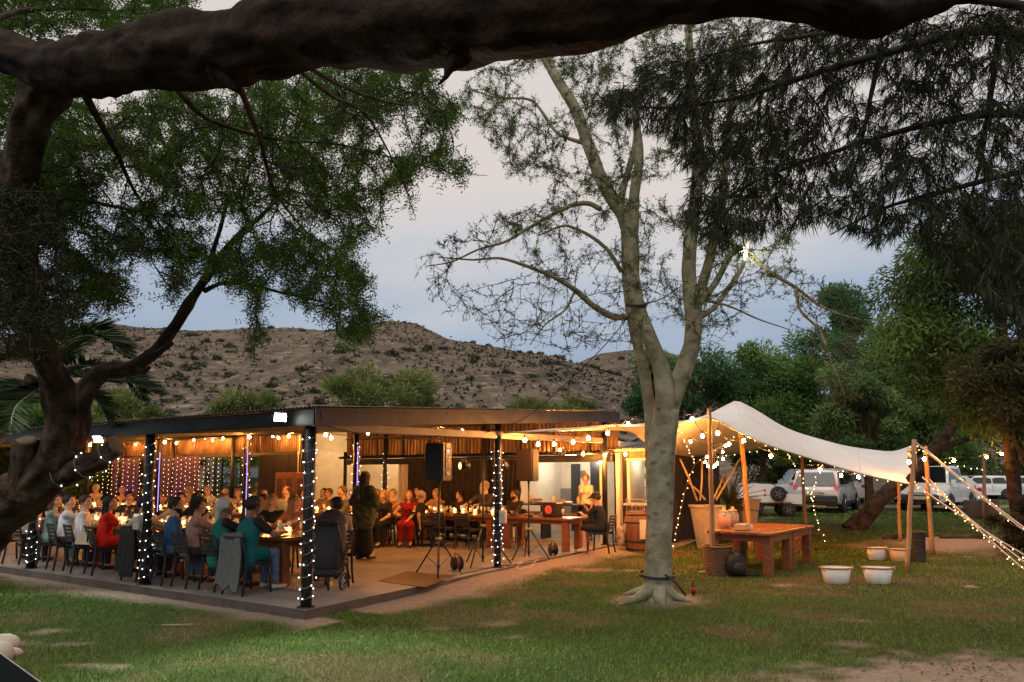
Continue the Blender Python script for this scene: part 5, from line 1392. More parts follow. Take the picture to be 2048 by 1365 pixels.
festoon(U_([(1120, 900), (1165, 908), (1209, 910), (1250, 908)], 9.45), 'string of warm globe bulbs below the ledge by the kitchen opening')
festoon([Wu(1202, 925, 9.3)], 'single warm bulb hanging on its cable in front of the kitchen opening', ends=(tuple(Wu(1201, 893, 9.3)), None))
YF = 12.75
festoon([W(a, b, y) for a, b, y in ((1384, 838, 12.6), (1405, 872, 13.4), (1437, 866, YF), (1459, 888, 13.5), (1489, 881, YF), (1541, 912, 13.6))], 'string of warm globe bulbs under the front edge of the tent', ends=(tuple(W(1262, 838, 12.7)), None))
festoon([W(a, b, y) for a, b, y in ((1640, 938, 15.5), (1682, 951, 15.8), (1716, 954, 16))], 'string of warm globe bulbs seen below the long tent edge before the silver car', ends=(tuple(W(1541, 905, 13.6)), tuple(W(1800, 930, 15.4))))
festoon([W(a, b, y) for a, b, y in ((1817, 924, 13.2), (1850, 918, 14.8), (1908, 921, 16), (1972, 914, 17.2), (2003, 908, 17.6), (2037, 894, 18), (2090, 890, 18))], 'string of warm globe bulbs from the gathered tent end to the right hand pole')
def cluster():
    c = W(1426, 905, 15.2); t = empty('bulb_cluster', tuple(c), 0, 'ring of small warm bulbs hanging like a chandelier inside the tent', 'hanging lamp')
    top = Vector((.55, 1.0, 1.02)); MB().tube([top, (0, 0, .12)], .006, 5).build('cable', M_cord, t)
    pts = [(1410, 925), (1414, 933), (1423, 935), (1432, 933), (1440, 927), (1443, 919), (1447, 904), (1412, 915), (1452, 892), (1380, 884)]
    for a, b in pts:
        p = Vector(W(a, b, 15.2)+np.array((0, random.uniform(-.2, .2), 0)))-Vector(c)
        s = link('socket', SOCK, t, p+Vector((0, 0, .08)), sc=(.8,)*3); link('bulb', GLOBE, s)
        MB().tube([(0, 0, .12), p+Vector((0, 0, .08))], .004, 4).build('cable', M_cord, t)
cluster()
def fairy(path, label, m, step=.13, cat='fairy lights', group='strings of fairy lights', r=.010, jit=.03, wire=.0018, wm=None, name='fairy_lights'):
    """thin wire with tiny bulbs along a polyline"""
    P = [np.asarray(p, float) for p in path]; o = P[0]
    t = empty(name, tuple(o), 0, label, cat, group)
    MB().tube([Vector(p-o) for p in P], wire, 4).build('wire', wm or M_pcord, t)
    b = MB(); acc = 0; rr = np.random.default_rng(len(P)*7+int(abs(o[0])*100))
    for i in range(len(P)-1):
        L = np.linalg.norm(P[i+1]-P[i]); s = step-acc
        while s < L:
            b.octa(P[i]+(P[i+1]-P[i])*s/L-o+rr.normal(0, jit/2, 3), r); s += step*rr.uniform(.75, 1.25)
        acc = max(0, L-(s-step))
    x = b.build('tiny_bulbs', m, t); x['kind'] = 'stuff'
    return t
def helix(u, v, h, turns, rad, z0=.05):
    c = UV(u, v, FZ); n = turns*12; P = []
    for i in range(n+1):
        q = i/n; a = 2*math.pi*turns*q; z = z0+(h-z0)*q**1.03; rr = rad*(1+.12*math.sin(i*1.7)); P.append(c+np.array((rr*math.cos(a), rr*math.sin(a), z+.04*math.sin(a))))
    return P
for (u, v, tn, lab) in ((0, 0, 15, 'cool white fairy lights wound round the near corner post'), (0, 3.65, 15, 'cool white fairy lights wound round the front post behind the blue sweatshirt'), (0, 7.3, 15, 'cool white fairy lights wound round the front post at the far left'), (4.62, 0, 16, 'cool white fairy lights wound round the side post beside the light stand')):
    fairy(helix(u, v, 2.25, tn, .092), lab, E_fairyc, .155 if u == 0 else .15, r=.0075, group='fairy lights wound round the posts')
for (u, v, lab) in ((4.62, 3.65, 'fairy lights running down the purple lit post behind the standing woman'), (4.62, 7.3, 'fairy lights running down the purple lit post in the second row'), (9.63, 7.3, 'fairy lights on the slim post before the white room')):
    fairy(helix(u, v, 2.5, 9, .10, .6), lab, E_fairyc, .24, r=.0075, group='fairy lights on the inner posts')
for (u, v, lab) in ((4.62, 3.65, 'purple glowing strip on the post behind the standing woman'), (4.62, 7.3, 'purple glowing strip on the second row post'), (4.62, 10.95, 'purple glowing strip on the post seen beside the left front post')):
    p = UV(u, v, FZ); b = MB().bar((.05, -.085, .75), (.05, -.085, 2.35), .014, .012).build('led_strip', emat('violet_led', (.50, .34, 1), 1.5), None, tuple(p)); tag(b, lab, 'led strip', 'purple led strips')
# curtains of bulbs and cloth
def curtain(px0, px1, u, z0, z1, m, label, waves=7, amp=.05, name='curtain', flare=0):
    a, b = v_at(px0, u), v_at(px1, u); n = waves*8; P = []
    for k, z in enumerate(np.linspace(z1, z0, 7)):
        P.append([tuple(UV(u+amp*math.sin(2*math.pi*waves*j/n+.3*k*math.sin(j))*(.5+.08*k), a+(b-a)*(j/n)*(1-flare*(k/6)**2*(1 if k < 4 else .4)), FZ+z)) for j in range(n+1)])
    o = MB().grid(P).build(name, m); tag(o, label, 'curtain'); return o
M_lilac = mat('lilac_voile', (.085, .045, .12), .85, var=.2, vscale=8); M_bdrape = mat('black_drape', (.022, .018, .016), .9, var=.3, vscale=5); M_wdrape = mat('white_drape', (.66, .58, .48), .85)
curtain(222, 276, 9.6, .2, 2.48, M_lilac, 'purple lit curtain left of the front post, behind the bulbs')
curtain(316, 396, 9.6, .2, 2.48, M_lilac, 'purple lit curtain right of the front post, behind the bulbs', 9)
curtain(796, 824, 10.05, .1, 2.15, M_wdrape, 'pale drape hanging at the edge of the black curtain', 3, .04)
curtain(815, 988, 9.86, .05, 2.15, M_bdrape, 'black pleated drape behind the right hand table', 15, .04)
curtain(1004, 1046, 9.86, .9, 2.15, M_bdrape, 'black drape tied back at the kitchen window', 5, .04, flare=.55)
def bulb_curtain(px0, px1, u, label, n):
    a, b = v_at(px0, u), v_at(px1, u); t = empty('bulb_curtain', tuple(UV(u, (a+b)/2, FZ)), ROT, label, 'light curtain', 'curtains of small bulbs')
    for k in range(n):
        x = (a+b)/2-(a+(b-a)*k/(n-1)); m = MB(); m.bar((0, 0, .7), (0, 0, 2.52), .0025)
        z = 2.45-random.uniform(0, .12)
        while z > .75:
            m.octa((random.uniform(-.02, .02), random.uniform(-.02, .02), z), .0105, 1); z -= .165*random.uniform(.85, 1.15)
        m.build('strand', [M_cord, E_fairyw], t, (x, 0, 0))
bulb_curtain(152, 215, 9.42, 'curtain of small warm bulbs over the left window', 7)
bulb_curtain(222, 300, 9.42, 'curtain of small warm bulbs in front of the left purple curtain', 8)
bulb_curtain(318, 434, 9.42, 'curtain of small warm bulbs beside and over the middle window', 14)
# flood lamps
def lamp(name, kind, loc, energy, col, size=.05, spot=None, aim=None):
    d = bpy.data.lights.new(name, kind); d.energy = energy; d.color = col
    if kind == 'AREA': d.size = size
    else: d.shadow_soft_size = size
    if spot: d.spot_size = R(spot); d.spot_blend = .6
    o = bpy.data.objects.new(name, d); COL.objects.link(o); o.location = loc
    if aim is not None: o.rotation_euler = (Vector(aim)-Vector(loc)).to_track_quat('-Z', 'Y').to_euler()
    return o
def flood(loc, aim, label, energy, col, s=1, spot=150, estr=40, group='white flood lamps'):
    q = (Vector(aim)-Vector(loc)).to_track_quat('Y', 'Z'); t = empty('flood_lamp', tuple(loc), 0, label, 'flood lamp', group); t.rotation_euler = q.to_euler()
    MB().box((0, -.03, 0), (.17*s, .05, .13*s), ch=.012).build('housing', M_black, t); MB().box((0, -.002, 0), (.145*s, .008, .105*s)).build('lens', emat('flood_lens_%d' % estr, col, estr), t)
    MB().tube([(-.10*s, -.03, 0), (-.10*s, -.10, 0), (.10*s, -.10, 0), (.10*s, -.03, 0)], .010, 5).build('bracket', M_steel, t)
    a = Vector(loc)+(Vector(aim)-Vector(loc)).normalized()*.05
    return lamp('flood_lamp_light', 'SPOT', a, energy, col, .07, spot, aim)
p = UV(-.30, .24, FZ+2.46); flood(p, p+np.array((.45, -1, -.50)), 'bright white flood lamp on the near corner of the roof', 1150, (.93, 1, .86), 1, 100)
p = UV(-.30, v_at(188, -.3), FZ+2.30); flood(p, p+np.array((-.1, -1, -.7)), 'bright white flood lamp on the eave beside the old trunk', 300, (.95, 1, .92), 1, 120)
# kitchen and back room lamps
def ceiling_lamp(u, v, z, energy, col, label, cool=False):
    t = empty('ceiling_lamp', tuple(UV(u, v, FZ+z)), ROT, label, 'ceiling lamp', 'ceiling lamps in the back rooms'); MB().box((0, 0, 0), (.36, .08, .05), ch=.01).build('tube', emat('tube_%d' % cool, col, 9), t); MB().box((0, 0, .04), (.40, .11, .03)).build('batten', mat('white_paint', (.75, .72, .66), .5), t)
    lamp('ceiling_lamp_light', 'POINT', tuple(UV(u, v, FZ+z-.12)), energy, col, .12)
ceiling_lamp(12.2, v_at(1142, 12.2), 2.33, 62, (.98, .92, .80), 'tube lamp on the kitchen ceiling', True)
ceiling_lamp(11.3, 9.4, 3.1, 110, (1, .66, .32), 'warm lamp on the ceiling of the white back room')
ceiling_lamp(11.6, 6.8, 2.3, 75, (1, .68, .36), 'warm lamp behind the pale drape')
ceiling_lamp(11.0, -.66, 2.28, 16, (.95, .9, .75), 'tube lamp inside the serving hatch')
for px, lab in ((250, 'small purple uplighter at the foot of the left curtain'), (352, 'small purple uplighter at the foot of the right curtain')):
    p = UV(9.15, v_at(px, 9.15), FZ+.12); t = empty('uplighter', tuple(p), ROT, lab, 'uplighter', 'purple uplighters'); MB().lathe([(.06, -.12), (.07, -.06), (.08, 0)], n=10).build('can', M_black, t); MB().lathe([(.001, .002), (.075, .002), (.075, 0)], n=10).build('lens', emat('violet_led', (.50, .34, 1), 1.5), t)
    lamp('uplighter_light', 'SPOT', p+np.array((0, 0, .05)), 28, (.55, .18, 1), .05, 70, UV(9.55, v_at(px, 9.55), FZ+1.6))
c = W(980, 930, 13.1); lamp('green_stage_light', 'SPOT', tuple(c), 26, (.25, 1, .35), .05, 22, tuple(G(727, 1119, FZ)+np.array((.25, 0, 1.15))))
# ------------------------------------------------------------------ stretch tent and what stands under it
def catmull(P, n):
    P = np.asarray(P, float); d = np.r_[0, np.cumsum(np.linalg.norm(np.diff(P[:, :3], axis=0), axis=1))]; d /= d[-1]
    t = np.linspace(0, 1, n); out = np.empty((n, P.shape[1]))
    m = np.gradient(P, d, axis=0)
    i = np.clip(np.searchsorted(d, t, side='right')-1, 0, len(d)-2); h = (d[i+1]-d[i]); q = ((t-d[i])/h)[:, None]; h = h[:, None]
    return (2*q**3-3*q**2+1)*P[i]+(q**3-2*q**2+q)*h*m[i]*.8+(-2*q**3+3*q**2)*P[i+1]+(q**3-q**2)*h*m[i+1]*.8
M_pole = mat('round_timber_pole', (.30, .16, .07), .7, col2=(.46, .27, .13), vscale=5, stretch=(6, 6, .7), bump=.3, bscale=20)
M_rope = mat('pale_rope', (.50, .42, .33), .8)
def tent_fabric():
    m = bpy.data.materials.new('cream_stretch_fabric'); m.use_nodes = True; nt = m.node_tree; N = nt.nodes; L = nt.links; N.clear()
    o = N.new('ShaderNodeOutputMaterial'); d = N.new('ShaderNodeBsdfDiffuse'); t = N.new('ShaderNodeBsdfTranslucent'); mx = N.new('ShaderNodeMixShader'); mx.inputs[0].default_value = .14
    tc = N.new('ShaderNodeTexCoord'); no = N.new('ShaderNodeTexNoise'); no.inputs['Scale'].default_value = 1.5; no.inputs['Detail'].default_value = 6; L.new(tc.outputs['Object'], no.inputs['Vector'])
    cr = N.new('ShaderNodeValToRGB'); e = cr.color_ramp.elements; e[0].position = .3; e[0].color = (.72, .69, .65, 1); e[1].position = .7; e[1].color = (.82, .79, .75, 1); L.new(no.outputs['Fac'], cr.inputs[0])
    bp = N.new('ShaderNodeBump'); bp.inputs['Strength'].default_value = .25; bp.inputs['Distance'].default_value = .05; n2 = N.new('ShaderNodeTexNoise'); n2.inputs['Scale'].default_value = 4; mp = N.new('ShaderNodeMapping'); mp.inputs['Scale'].default_value = (.35, 1.6, 1); L.new(tc.outputs['Object'], mp.inputs[0]); L.new(mp.outputs[0], n2.inputs['Vector']); L.new(n2.outputs['Fac'], bp.inputs['Height'])
    for s in (d, t): L.new(cr.outputs[0], s.inputs['Color']); L.new(bp.outputs[0], s.inputs['Normal'])
    L.new(d.outputs[0], mx.inputs[1]); L.new(t.outputs[0], mx.inputs[2]); L.new(mx.outputs[0], o.inputs[0]); return m
FRONT = [(1003, 867, 12.97), (1120, 861, 12.95), (1240, 852, 12.9), (1300, 852, 12.8), (1360, 847, 12.7), (1417, 836, 12.58), (1480, 866, 12.75), (1540, 892, 12.9), (1603, 912, 13.0), (1700, 942, 13.1), (1770, 959, 13.2), (1826, 970, 13.2)]
RIDGE = [(1003, 866, 13.0), (1120, 857, 13.05), (1240, 849, 13.2), (1330, 845, 14.6), (1410, 831, 16.0), (1450, 812, 16.4), (1474, 802, 16.5), (1498, 812, 16.5), (1560, 850, 16.5), (1680, 889, 16.5), (1780, 903, 16.0), (1832, 888, 15.2)]
BACK = [(1003, 865, 13.05), (1120, 862, 13.2), (1240, 861, 14.0), (1290, 884, 16.5), (1350, 917, 19), (1410, 914, 20.5), (1460, 908, 21), (1490, 903, 21.3), (1575, 898, 21.8), (1650, 915, 21.5), (1740, 930, 19.5), (1826, 944, 17)]
def tent():
    t = empty('stretch_tent', tuple(W(1475, 1060, 15)*np.array((1, 1, 0))), 0, 'cream stretch tent drawn to a peak, with one long corner tied to the pavilion', 'tent'); o = np.array(t.location)
    n = 64; f, r, b = [catmull([W(*p) for p in L], n) for L in (FRONT, RIDGE, BACK)]
    rows = []
    for k in range(25):
        q = k/24
        if q <= .5: s = q/.5; e = f+(r-f)*s; z = r[:, 2]+(f[:, 2]-r[:, 2])*(1-s)**.9
        else: s = (q-.5)/.5; e = r+(b-r)*s; z = r[:, 2]+(b[:, 2]-r[:, 2])*s**.85
        e = e.copy(); e[:, 2] = z
        u = np.linspace(0, 1, n)
        e[-3:, 0] -= np.array((.01, .06, .16))*abs(math.sin(q*math.pi*6))
        e[:, 2] += .006*np.sin(u*60+q*20)*np.sin(q*math.pi)
        rows.append([tuple(p-o) for p in e])
    fab = MB().grid(rows).build('canopy', tent_fabric(), t)
    so = fab.modifiers.new('solid', 'SOLIDIFY'); so.thickness = .005
    sm_ = mat('tent_seam', (.78, .75, .71), .9)
    for j in (22, 38, 47, 55): MB().tube([Vector(row[j])+Vector((0, 0, .006)) for row in rows], .0045, 4).build('seam', sm_, t)
    MB().tube([Vector(p-o) for p in f], .012, 6).build('edge_rope', M_rope, t)
    MB().tube([Vector(p-o) for p in b], .010, 5).build('edge_rope', M_rope, t)
    tie = MB(); c = UV(4.62, 0, FZ+2.48)-o
    for k in range(4): tie.tube([Vector(c)+Vector((.10*math.cos(a), .10*math.sin(a), .02*k+.015*math.sin(a*2))) for a in np.linspace(0, 6.28, 13)[:-1]], .012, 5, closed=True)
    tie.tube([Vector(c)+Vector((.1, 0, .03)), Vector(W(1030, 864, 12.97)-o)], .014, 5); tie.build('tie_rope', M_rope, t)
    return f, r, b
TF, TR, TB = tent()
def pole(base, top, r, label, group='timber poles of the tent', m=None):
    base = np.array(base, float); base[2] = gz(base[0], base[1])-.03; top = np.asarray(top, float)
    n = 9; P = []; rr = np.random.default_rng(int(abs(base[0])*1000))
    for i in range(n+1): P.append(Vector((top-base)*i/n)+Vector((rr.normal(0, .006), rr.normal(0, .006), 0)))
    o = MB().tube(P, [.80*r*(1.08-.2*i/n)*rr.uniform(.95, 1.05) for i in range(n+1)], 9).build('tent_pole', m or M_pole, None, tuple(base)); tag(o, label, 'pole', group); return o
pole(G(1426, 1150), W(1418, 817, 12.58), .055, 'front tent pole standing before the wicker basket')
pole(W(1502, 1075, 16.4), W(1476, 806, 16.5), .07, 'leaning centre pole holding up the tent peak')
pole(W(1611, 1058, 21.6), W(1603, 905, 21.7), .065, 'back tent pole in front of the silver car')
pole(G(1813, 1146), W(1829, 879, 12.95), .055, 'tall pole at the gathered tent end, rope wound round its top')
pole(W(1866, 1107, 15.6), W(1850, 893, 15.2), .06, 'darker leaning pole right of the gathered tent end')
pole(W(1800, 1090, 17.2), W(1797, 950, 17.0), .05, 'thin back pole left of the gathered tent end')
pole(W(1969, 1033, 24), W(1967, 905, 24), .075, 'upright pole by the tree stumps carrying a warm bulb')
def ropes():
    ends = [(W(1831, 884, 13.0), G(2260, 1210)), (W(1850, 897, 15.2), G(2240, 1190)), (W(1824, 965, 13.2), G(2280, 1235)), (W(1845, 955, 14.5), G(2250, 1270)), (W(1860, 960, 15.2), G(2110, 1190))]
    for k, (a, b) in enumerate(ends):
        b[2] = gz(b[0], b[1]); lab = ['upper', 'second', 'lower front', 'steep', 'steepest'][k]+' pale guy rope running from the gathered tent end to the ground at the right'
        o = MB().tube([tuple(a*(1-q)+b*q-np.array((0, 0, .10*math.sin(math.pi*q)))) for q in np.linspace(0, 1, 9)], .013, 5).build('guy_rope', M_rope); tag(o, lab, 'rope', 'guy ropes of the tent')
        P = [a*(1-q)+b*q-np.array((0, 0, .10*math.sin(math.pi*q)+.03+.03*math.sin(q*40+k))) for q in np.linspace(0, 1, 26)]
        fairy(P, 'warm fairy lights strung along the '+['upper', 'second', 'lower front', 'steep', 'steepest'][k]+' guy rope', E_fairyw, .21, r=.0105, group='warm fairy lights on the guy ropes')
    g = MB(); rr = np.random.default_rng(2)
    for k in range(9):
        a = W(1829+rr.uniform(-3, 8), 886+rr.uniform(0, 10), 13); b = W(1824+rr.uniform(0, 12), 905+8*k, 13.2+.1*k); m = (a+b)/2+np.array((rr.uniform(-.12, .12), .1, 0)); g.tube([tuple(a), tuple(m), tuple(b)], .010, 4)
    tag(g.build('knotted_ropes', M_rope), 'tangle of pale ropes knotted at the gathered tent end', 'rope')
    fairy([W(a, b, 13.1) for a, b in ((1829, 885), (1838, 900), (1826, 915), (1822, 935), (1824, 955), (1834, 968))], 'warm fairy lights looped round the gathered tent end', E_fairyw, .08, r=.0095, group='warm fairy lights of the tent')
    fairy([W(a, b, 15.5) for a, b in ((1852, 900), (1880, 922), (1920, 933), (1960, 940), (1978, 945))], 'warm fairy lights running from the tent end to the stump pole', E_fairyw, .16, r=.011, group='warm fairy lights of the tent')
    fairy([W(a, b, y) for a, b, y in ((1490, 872, 12.8), (1540, 896, 12.95), (1603, 916, 13.05), (1700, 946, 13.15), (1770, 963, 13.25), (1822, 974, 13.2))], 'warm fairy lights along the front edge of the tent', E_fairyw, .22, r=.0095, group='warm fairy lights of the tent')
    fairy([W(a, b, 21) for a, b in ((1400, 917), (1440, 915), (1490, 906), (1540, 900), (1580, 900))], 'warm fairy lights along the back edge of the tent', E_fairyw, .30, r=.014, group='warm fairy lights of the tent')
    fairy([W(a, b, y) for a, b, y in ((1574, 905, 13.2), (1588, 930, 13.4), (1604, 958, 13.6), (1618, 988, 13.8), (1628, 1010, 13.9), (1634, 1040, 14), (1642, 1065, 14), (1649, 1083, 14))], 'warm fairy light strand dangling before the silver car', E_fairyw, .11, r=.010, group='warm fairy lights of the tent')
    fairy([W(a, b, y) for a, b, y in ((1637, 930, 15), (1633, 955, 14.8), (1627, 985, 14.4), (1622, 1000, 14))], 'short warm strand joining the dangling fairy lights', E_fairyw, .13, r=.010, group='warm fairy lights of the tent')
    fairy([W(a, b, y) for a, b, y in ((1358, 856, 12.8), (1372, 890, 13.2), (1390, 928, 13.6), (1376, 960, 13.7), (1366, 1000, 13.8), (1352, 1060, 13.9), (1349, 1092, 13.9))], 'warm fairy light strand hanging beside the pale trunk', E_fairyw, .12, r=.010, group='warm fairy lights of the tent')
    fairy([W(a, b, 14) for a, b in ((1390, 928), (1440, 895), (1476, 872))], 'warm fairy lights slanting up under the tent from the hanging strand', E_fairyw, .14, r=.0095, group='warm fairy lights of the tent')
ropes()
def tent_table():
    f, r_, l = [G(a, b, .80) for a, b in ((1524, 1068), (1616, 1051), (1430, 1058))]
    ang = math.atan2(r_[1]-f[1], r_[0]-f[0]); c = (r_+l)/2; L = np.linalg.norm(r_[:2]-f[:2]); w = np.linalg.norm(l[:2]-f[:2])*.95
    g0 = gz(c[0], c[1]); t = empty('slab_table', (c[0], c[1], g0-.01), ang, 'heavy rustic table with thick block legs under the tent', 'table'); H = .80-g0
    nm = 5; pm = MB().box((0, 0, 0), (L, w/nm-.006, .06), ch=.01).mesh('plank', [M_slab], True)
    for k in range(nm): link('plank', pm, t, (random.uniform(-.02, .02), -w/2+w/nm*(k+.5), H-.03+random.uniform(-.002, .003)))
    a = MB()
    for s in (-1, 1): a.box((0, s*(w/2-.08), H-.12), (L-.25, .06, .12))
    for s in (-1, 1): a.box((s*(L/2-.15), 0, H-.12), (.06, w-.23, .12))
    a.build('apron', M_slab, t)
    lm = MB().box((0, 0, 0), (.17, .16, H-.06), ch=.015).mesh('leg', [M_slab], True)
    for x in (-L/2+.18, -.1, .12, L/2-.18):
        for s in (-1, 1): link('leg', lm, t, (x, s*(w/2-.12), (H-.06)/2), (0, 0, R(random.uniform(-3, 3))))
    def jar(px, py, col, lab):
        p = G(px, py, .80); j = empty('drinks_jar', (p[0], p[1], .80), 0, lab, 'drinks jar', 'drinks jars on the tent table')
        jg = mat('jar_glass', (.95, .9, .82), .05, alpha=.25, spec=.8)
        MB().lathe([(.10, 0), (.125, .02), (.125, .24), (.09, .29), (.085, .31)], n=14).build('glass_body', jg, j); MB().lathe([(.092, .008), (.116, .022), (.116, .20), (.001, .20)], n=14).build('drink', col, j)
        MB().lathe([(.09, .31), (.092, .335), (.03, .35), (.035, .37), (.03, .395), (.001, .40)], n=12).build('lid', mat('glass_lid', (.6, .5, .35), .2), j); MB().cyl((0, -.13, .04), (0, -.16, .04), .014, n=6).build('tap', M_black, j)
    jar(1449, 1056, mat('orange_drink', (.60, .13, .015), .15), 'glass jar of orange drink with a ball lid on the tent table')
    jar(1466, 1053, mat('dark_drink', (.030, .012, .010), .15), 'glass jar of dark drink beside the orange one on the tent table')
    p = G(1484, 1060, .80); j = empty('glass_crate', (p[0], p[1], .80), ang+R(8), 'shallow crate of drinking glasses on the tent table', 'crate'); MB().box((0, -.10, .06), (.38, .012, .10)).box((0, .10, .06), (.38, .012, .10)).box((-.19, 0, .06), (.012, .2, .10)).box((.19, 0, .06), (.012, .2, .10)).box((0, 0, .008), (.37, .19, .012)).build('crate_sides', mat('pale_crate', (.50, .36, .18), .6), j)
    for k in range(10): link('drinking_glass', TUM, j, (-.15+.075*(k % 5), -.04+.08*(k//5), .016))
    p = G(1503, 1059, .80); tag(MB().box((0, 0, .045), (.065, .02, .09), ch=.004).build('small_card', mat('white_card', (.7, .65, .58), .7), None, (p[0], p[1], .80), (0, 0, .3)), 'small white card standing on the tent table', 'card')
tent_table()
def basket(px, py, Y, w, h, lab, m):
    p = W(px, py, Y); z = gz(p[0], p[1]); t = empty('wicker_basket', (p[0], p[1], z), 0, lab, 'basket', 'wicker baskets'); r = w/2
    for k in range(int(h/.028)):
        zz = .015+.028*k; rr = r*(.86+.14*zz/h); MB().tube([(rr*math.cos(a), rr*math.sin(a), zz+.004*math.sin(a*8+k*3.14)) for a in np.linspace(0, 6.2832, 25)[:-1]], .014, 5, closed=True).build('woven_ring', m, t)
    st = MB()
    for a in np.linspace(0, 6.2832, 17)[:-1]: st.bar((r*.85*math.cos(a), r*.85*math.sin(a), 0), (r*.985*math.cos(a), r*.985*math.sin(a), h), .016)
    st.lathe([(.001, .01), (r*.84, .01)], n=16); st.build('stakes', m, t)
    MB().tube([(r*1.01*math.cos(a), r*1.01*math.sin(a), h) for a in np.linspace(0, 6.2832, 25)[:-1]], .022, 6, closed=True).build('rim', m, t)
M_wick = mat('dark_wicker', (.10, .05, .022), .6, col2=(.20, .11, .05), vscale=25)
basket(1436, 1146, 12.95, .52, .52, 'dark wicker basket on the grass behind the front tent pole', M_wick)
basket(1597, 1092, 16.6, .46, .56, 'wicker basket standing behind the right end of the tent table', mat('red_wicker', (.14, .05, .022), .6, col2=(.24, .10, .045), vscale=25))
def garden():
    p = W(1472, 1152, 12.7); z = gz(p[0], p[1]); t = empty('black_bag', (p[0], p[1], z), .2, 'black rucksack slumped against the wicker basket', 'bag'); fb = mat('black_bag_fabric', (.014, .013, .013), .7, bump=.4, bscale=25)
    MB().ball((0, 0, .22), .22, 12, 8, sc=(.9, .7, 1.05)).build('bag_body', fb, t); MB().ball((0, -.14, .16), .13, 10, 6, sc=(1, .5, .9)).build('pocket', fb, t); MB().tube([(-.1, -.05, .42), (-.05, -.1, .50), (.05, -.1, .50), (.1, -.05, .42)], .012, 5).build('strap', fb, t); MB().ball((.3, .02, .03), .14, 10, 6, sc=(1.3, .8, .25)).build('trailing_strap', fb, t)
    def tub(px, py, w, h, lab, m, rz=0):
        p = G(px, py); z = gz(p[0], p[1]); p = W(px, py, (1.8-z)*FP/(py-952)*1.0); z = gz(p[0], p[1])
        t = empty('enamel_tub', (p[0], p[1], z), rz, lab, 'tub', 'enamel tubs on the lawn'); r = w/2
        MB().lathe([(r*.72, 0), (r*.78, .012), (r*.97, h), (r*.93, h), (r*.74, .03), (.001, .03)], n=24, sy=.75).build('tub_body', m, t)
        MB().tube([(r*.985*math.cos(a), r*.985*.75*math.sin(a), h) for a in np.linspace(0, 6.2832, 29)[:-1]], .011, 6, closed=True).build('rolled_rim', mat('worn_rim', (.28, .16, .08), .5), t)
        for s in (-1, 1): MB().tube([(s*r*.93, -.06, h-.05), (s*(r*1.08), -.05, h+.0), (s*(r*1.10), .0, h+.015), (s*(r*1.08), .05, h), (s*r*.93, .06, h-.05)], .009, 6).build('handle', mat('rope_handle', (.40, .27, .14), .7), t)
    en = mat('white_enamel', (.62, .58, .50), .4, col2=(.70, .66, .60), vscale=8, bump=.1)
    tub(1673, 1160, .52, .27, 'oval white enamel tub, left of the front pair on the grass', en, .1); tub(1756, 1160, .49, .27, 'oval white enamel tub, right of the front pair on the grass', en, -.15); tub(1754, 1111, .48, .26, 'white enamel tub with a faded mark, behind the front pair', en, .3); tub(1801, 1114, .50, .25, 'yellow lit enamel tub beside the dark bin', mat('yellow_lit_enamel', (.55, .40, .20), .45), -.2)  # last tub has the yellow lamplight put into its enamel colour
    p = W(1836, 1117, 14.6); z = gz(p[0], p[1]); t = empty('dark_bin', (p[0], p[1], z), 0, 'dark cylindrical bin behind the pole at the gathered tent end', 'bin'); bm_ = mat('dark_bin_metal', (.035, .028, .022), .5, var=.3)
    b = MB().lathe([(.15, 0), (.15, .02), (.155, .56), (.165, .58), (.165, .60)], n=20); b.build('bin_body', bm_, t); MB().lathe([(.17, .60), (.17, .625), (.12, .65), (.001, .655)], n=20).build('bin_lid', M_black, t)
    for zz in (.15, .30, .45): MB().tube([(.156*math.cos(a), .156*math.sin(a), zz) for a in np.linspace(0, 6.2832, 21)[:-1]], .007, 5, closed=True).build('rib', bm_, t)
    # planters
    mp = mat('pale_planter', (.36, .31, .25), .75, col2=(.45, .38, .30), vscale=4, bump=.2)
    def planter(px, py, Y, wt, wb, h, lab):
        p = W(px, py, Y); z = gz(p[0], p[1]); t = empty('tall_planter', (p[0], p[1], z), R(18), lab, 'planter', 'tall tapered planters')
        b = MB(); hw, hb = wt/2, wb/2
        V = [(s*hb, q*hb, 0) for s, q in ((-1, -1), (1, -1), (1, 1), (-1, 1))]+[(s*hw, q*hw, h) for s, q in ((-1, -1), (1, -1), (1, 1), (-1, 1))]+[(s*(hw-.04), q*(hw-.04), h) for s, q in ((-1, -1), (1, -1), (1, 1), (-1, 1))]+[(s*(hw-.06), q*(hw-.06), h-.12) for s, q in ((-1, -1), (1, -1), (1, 1), (-1, 1))]
        F = [(3, 2, 1, 0)]+[(a+4*k, (a+1) % 4+4*k, (a+1) % 4+4*k+4, a+4*k+4) for k in range(3) for a in range(4)]
        b.add(V, F); b.build('pot', mp, t); MB().box((0, 0, h-.13), (wt-.12, wt-.12, .02)).build('soil', mat('dark_soil', (.03, .02, .015), .95, bump=.5), t)
        r = MB()
        for a in range(4): r.bar((V[4+a][0]*1.03, V[4+a][1]*1.03, h-.02), (V[4+(a+1) % 4][0]*1.03, V[4+(a+1) % 4][1]*1.03, h-.02), .05, .05)
        r.build('lip', mp, t); return t
    P1_ = planter(1415, 1076, 17.2, .60, .36, 1.08, 'tall tapered planter glowing orange behind the front tent pole'); P2_ = planter(1490, 1047, 19.8, .62, .38, 1.02, 'tall tapered grey planter behind the centre tent pole')
    st = mat('pale_stick', (.42, .30, .18), .7)
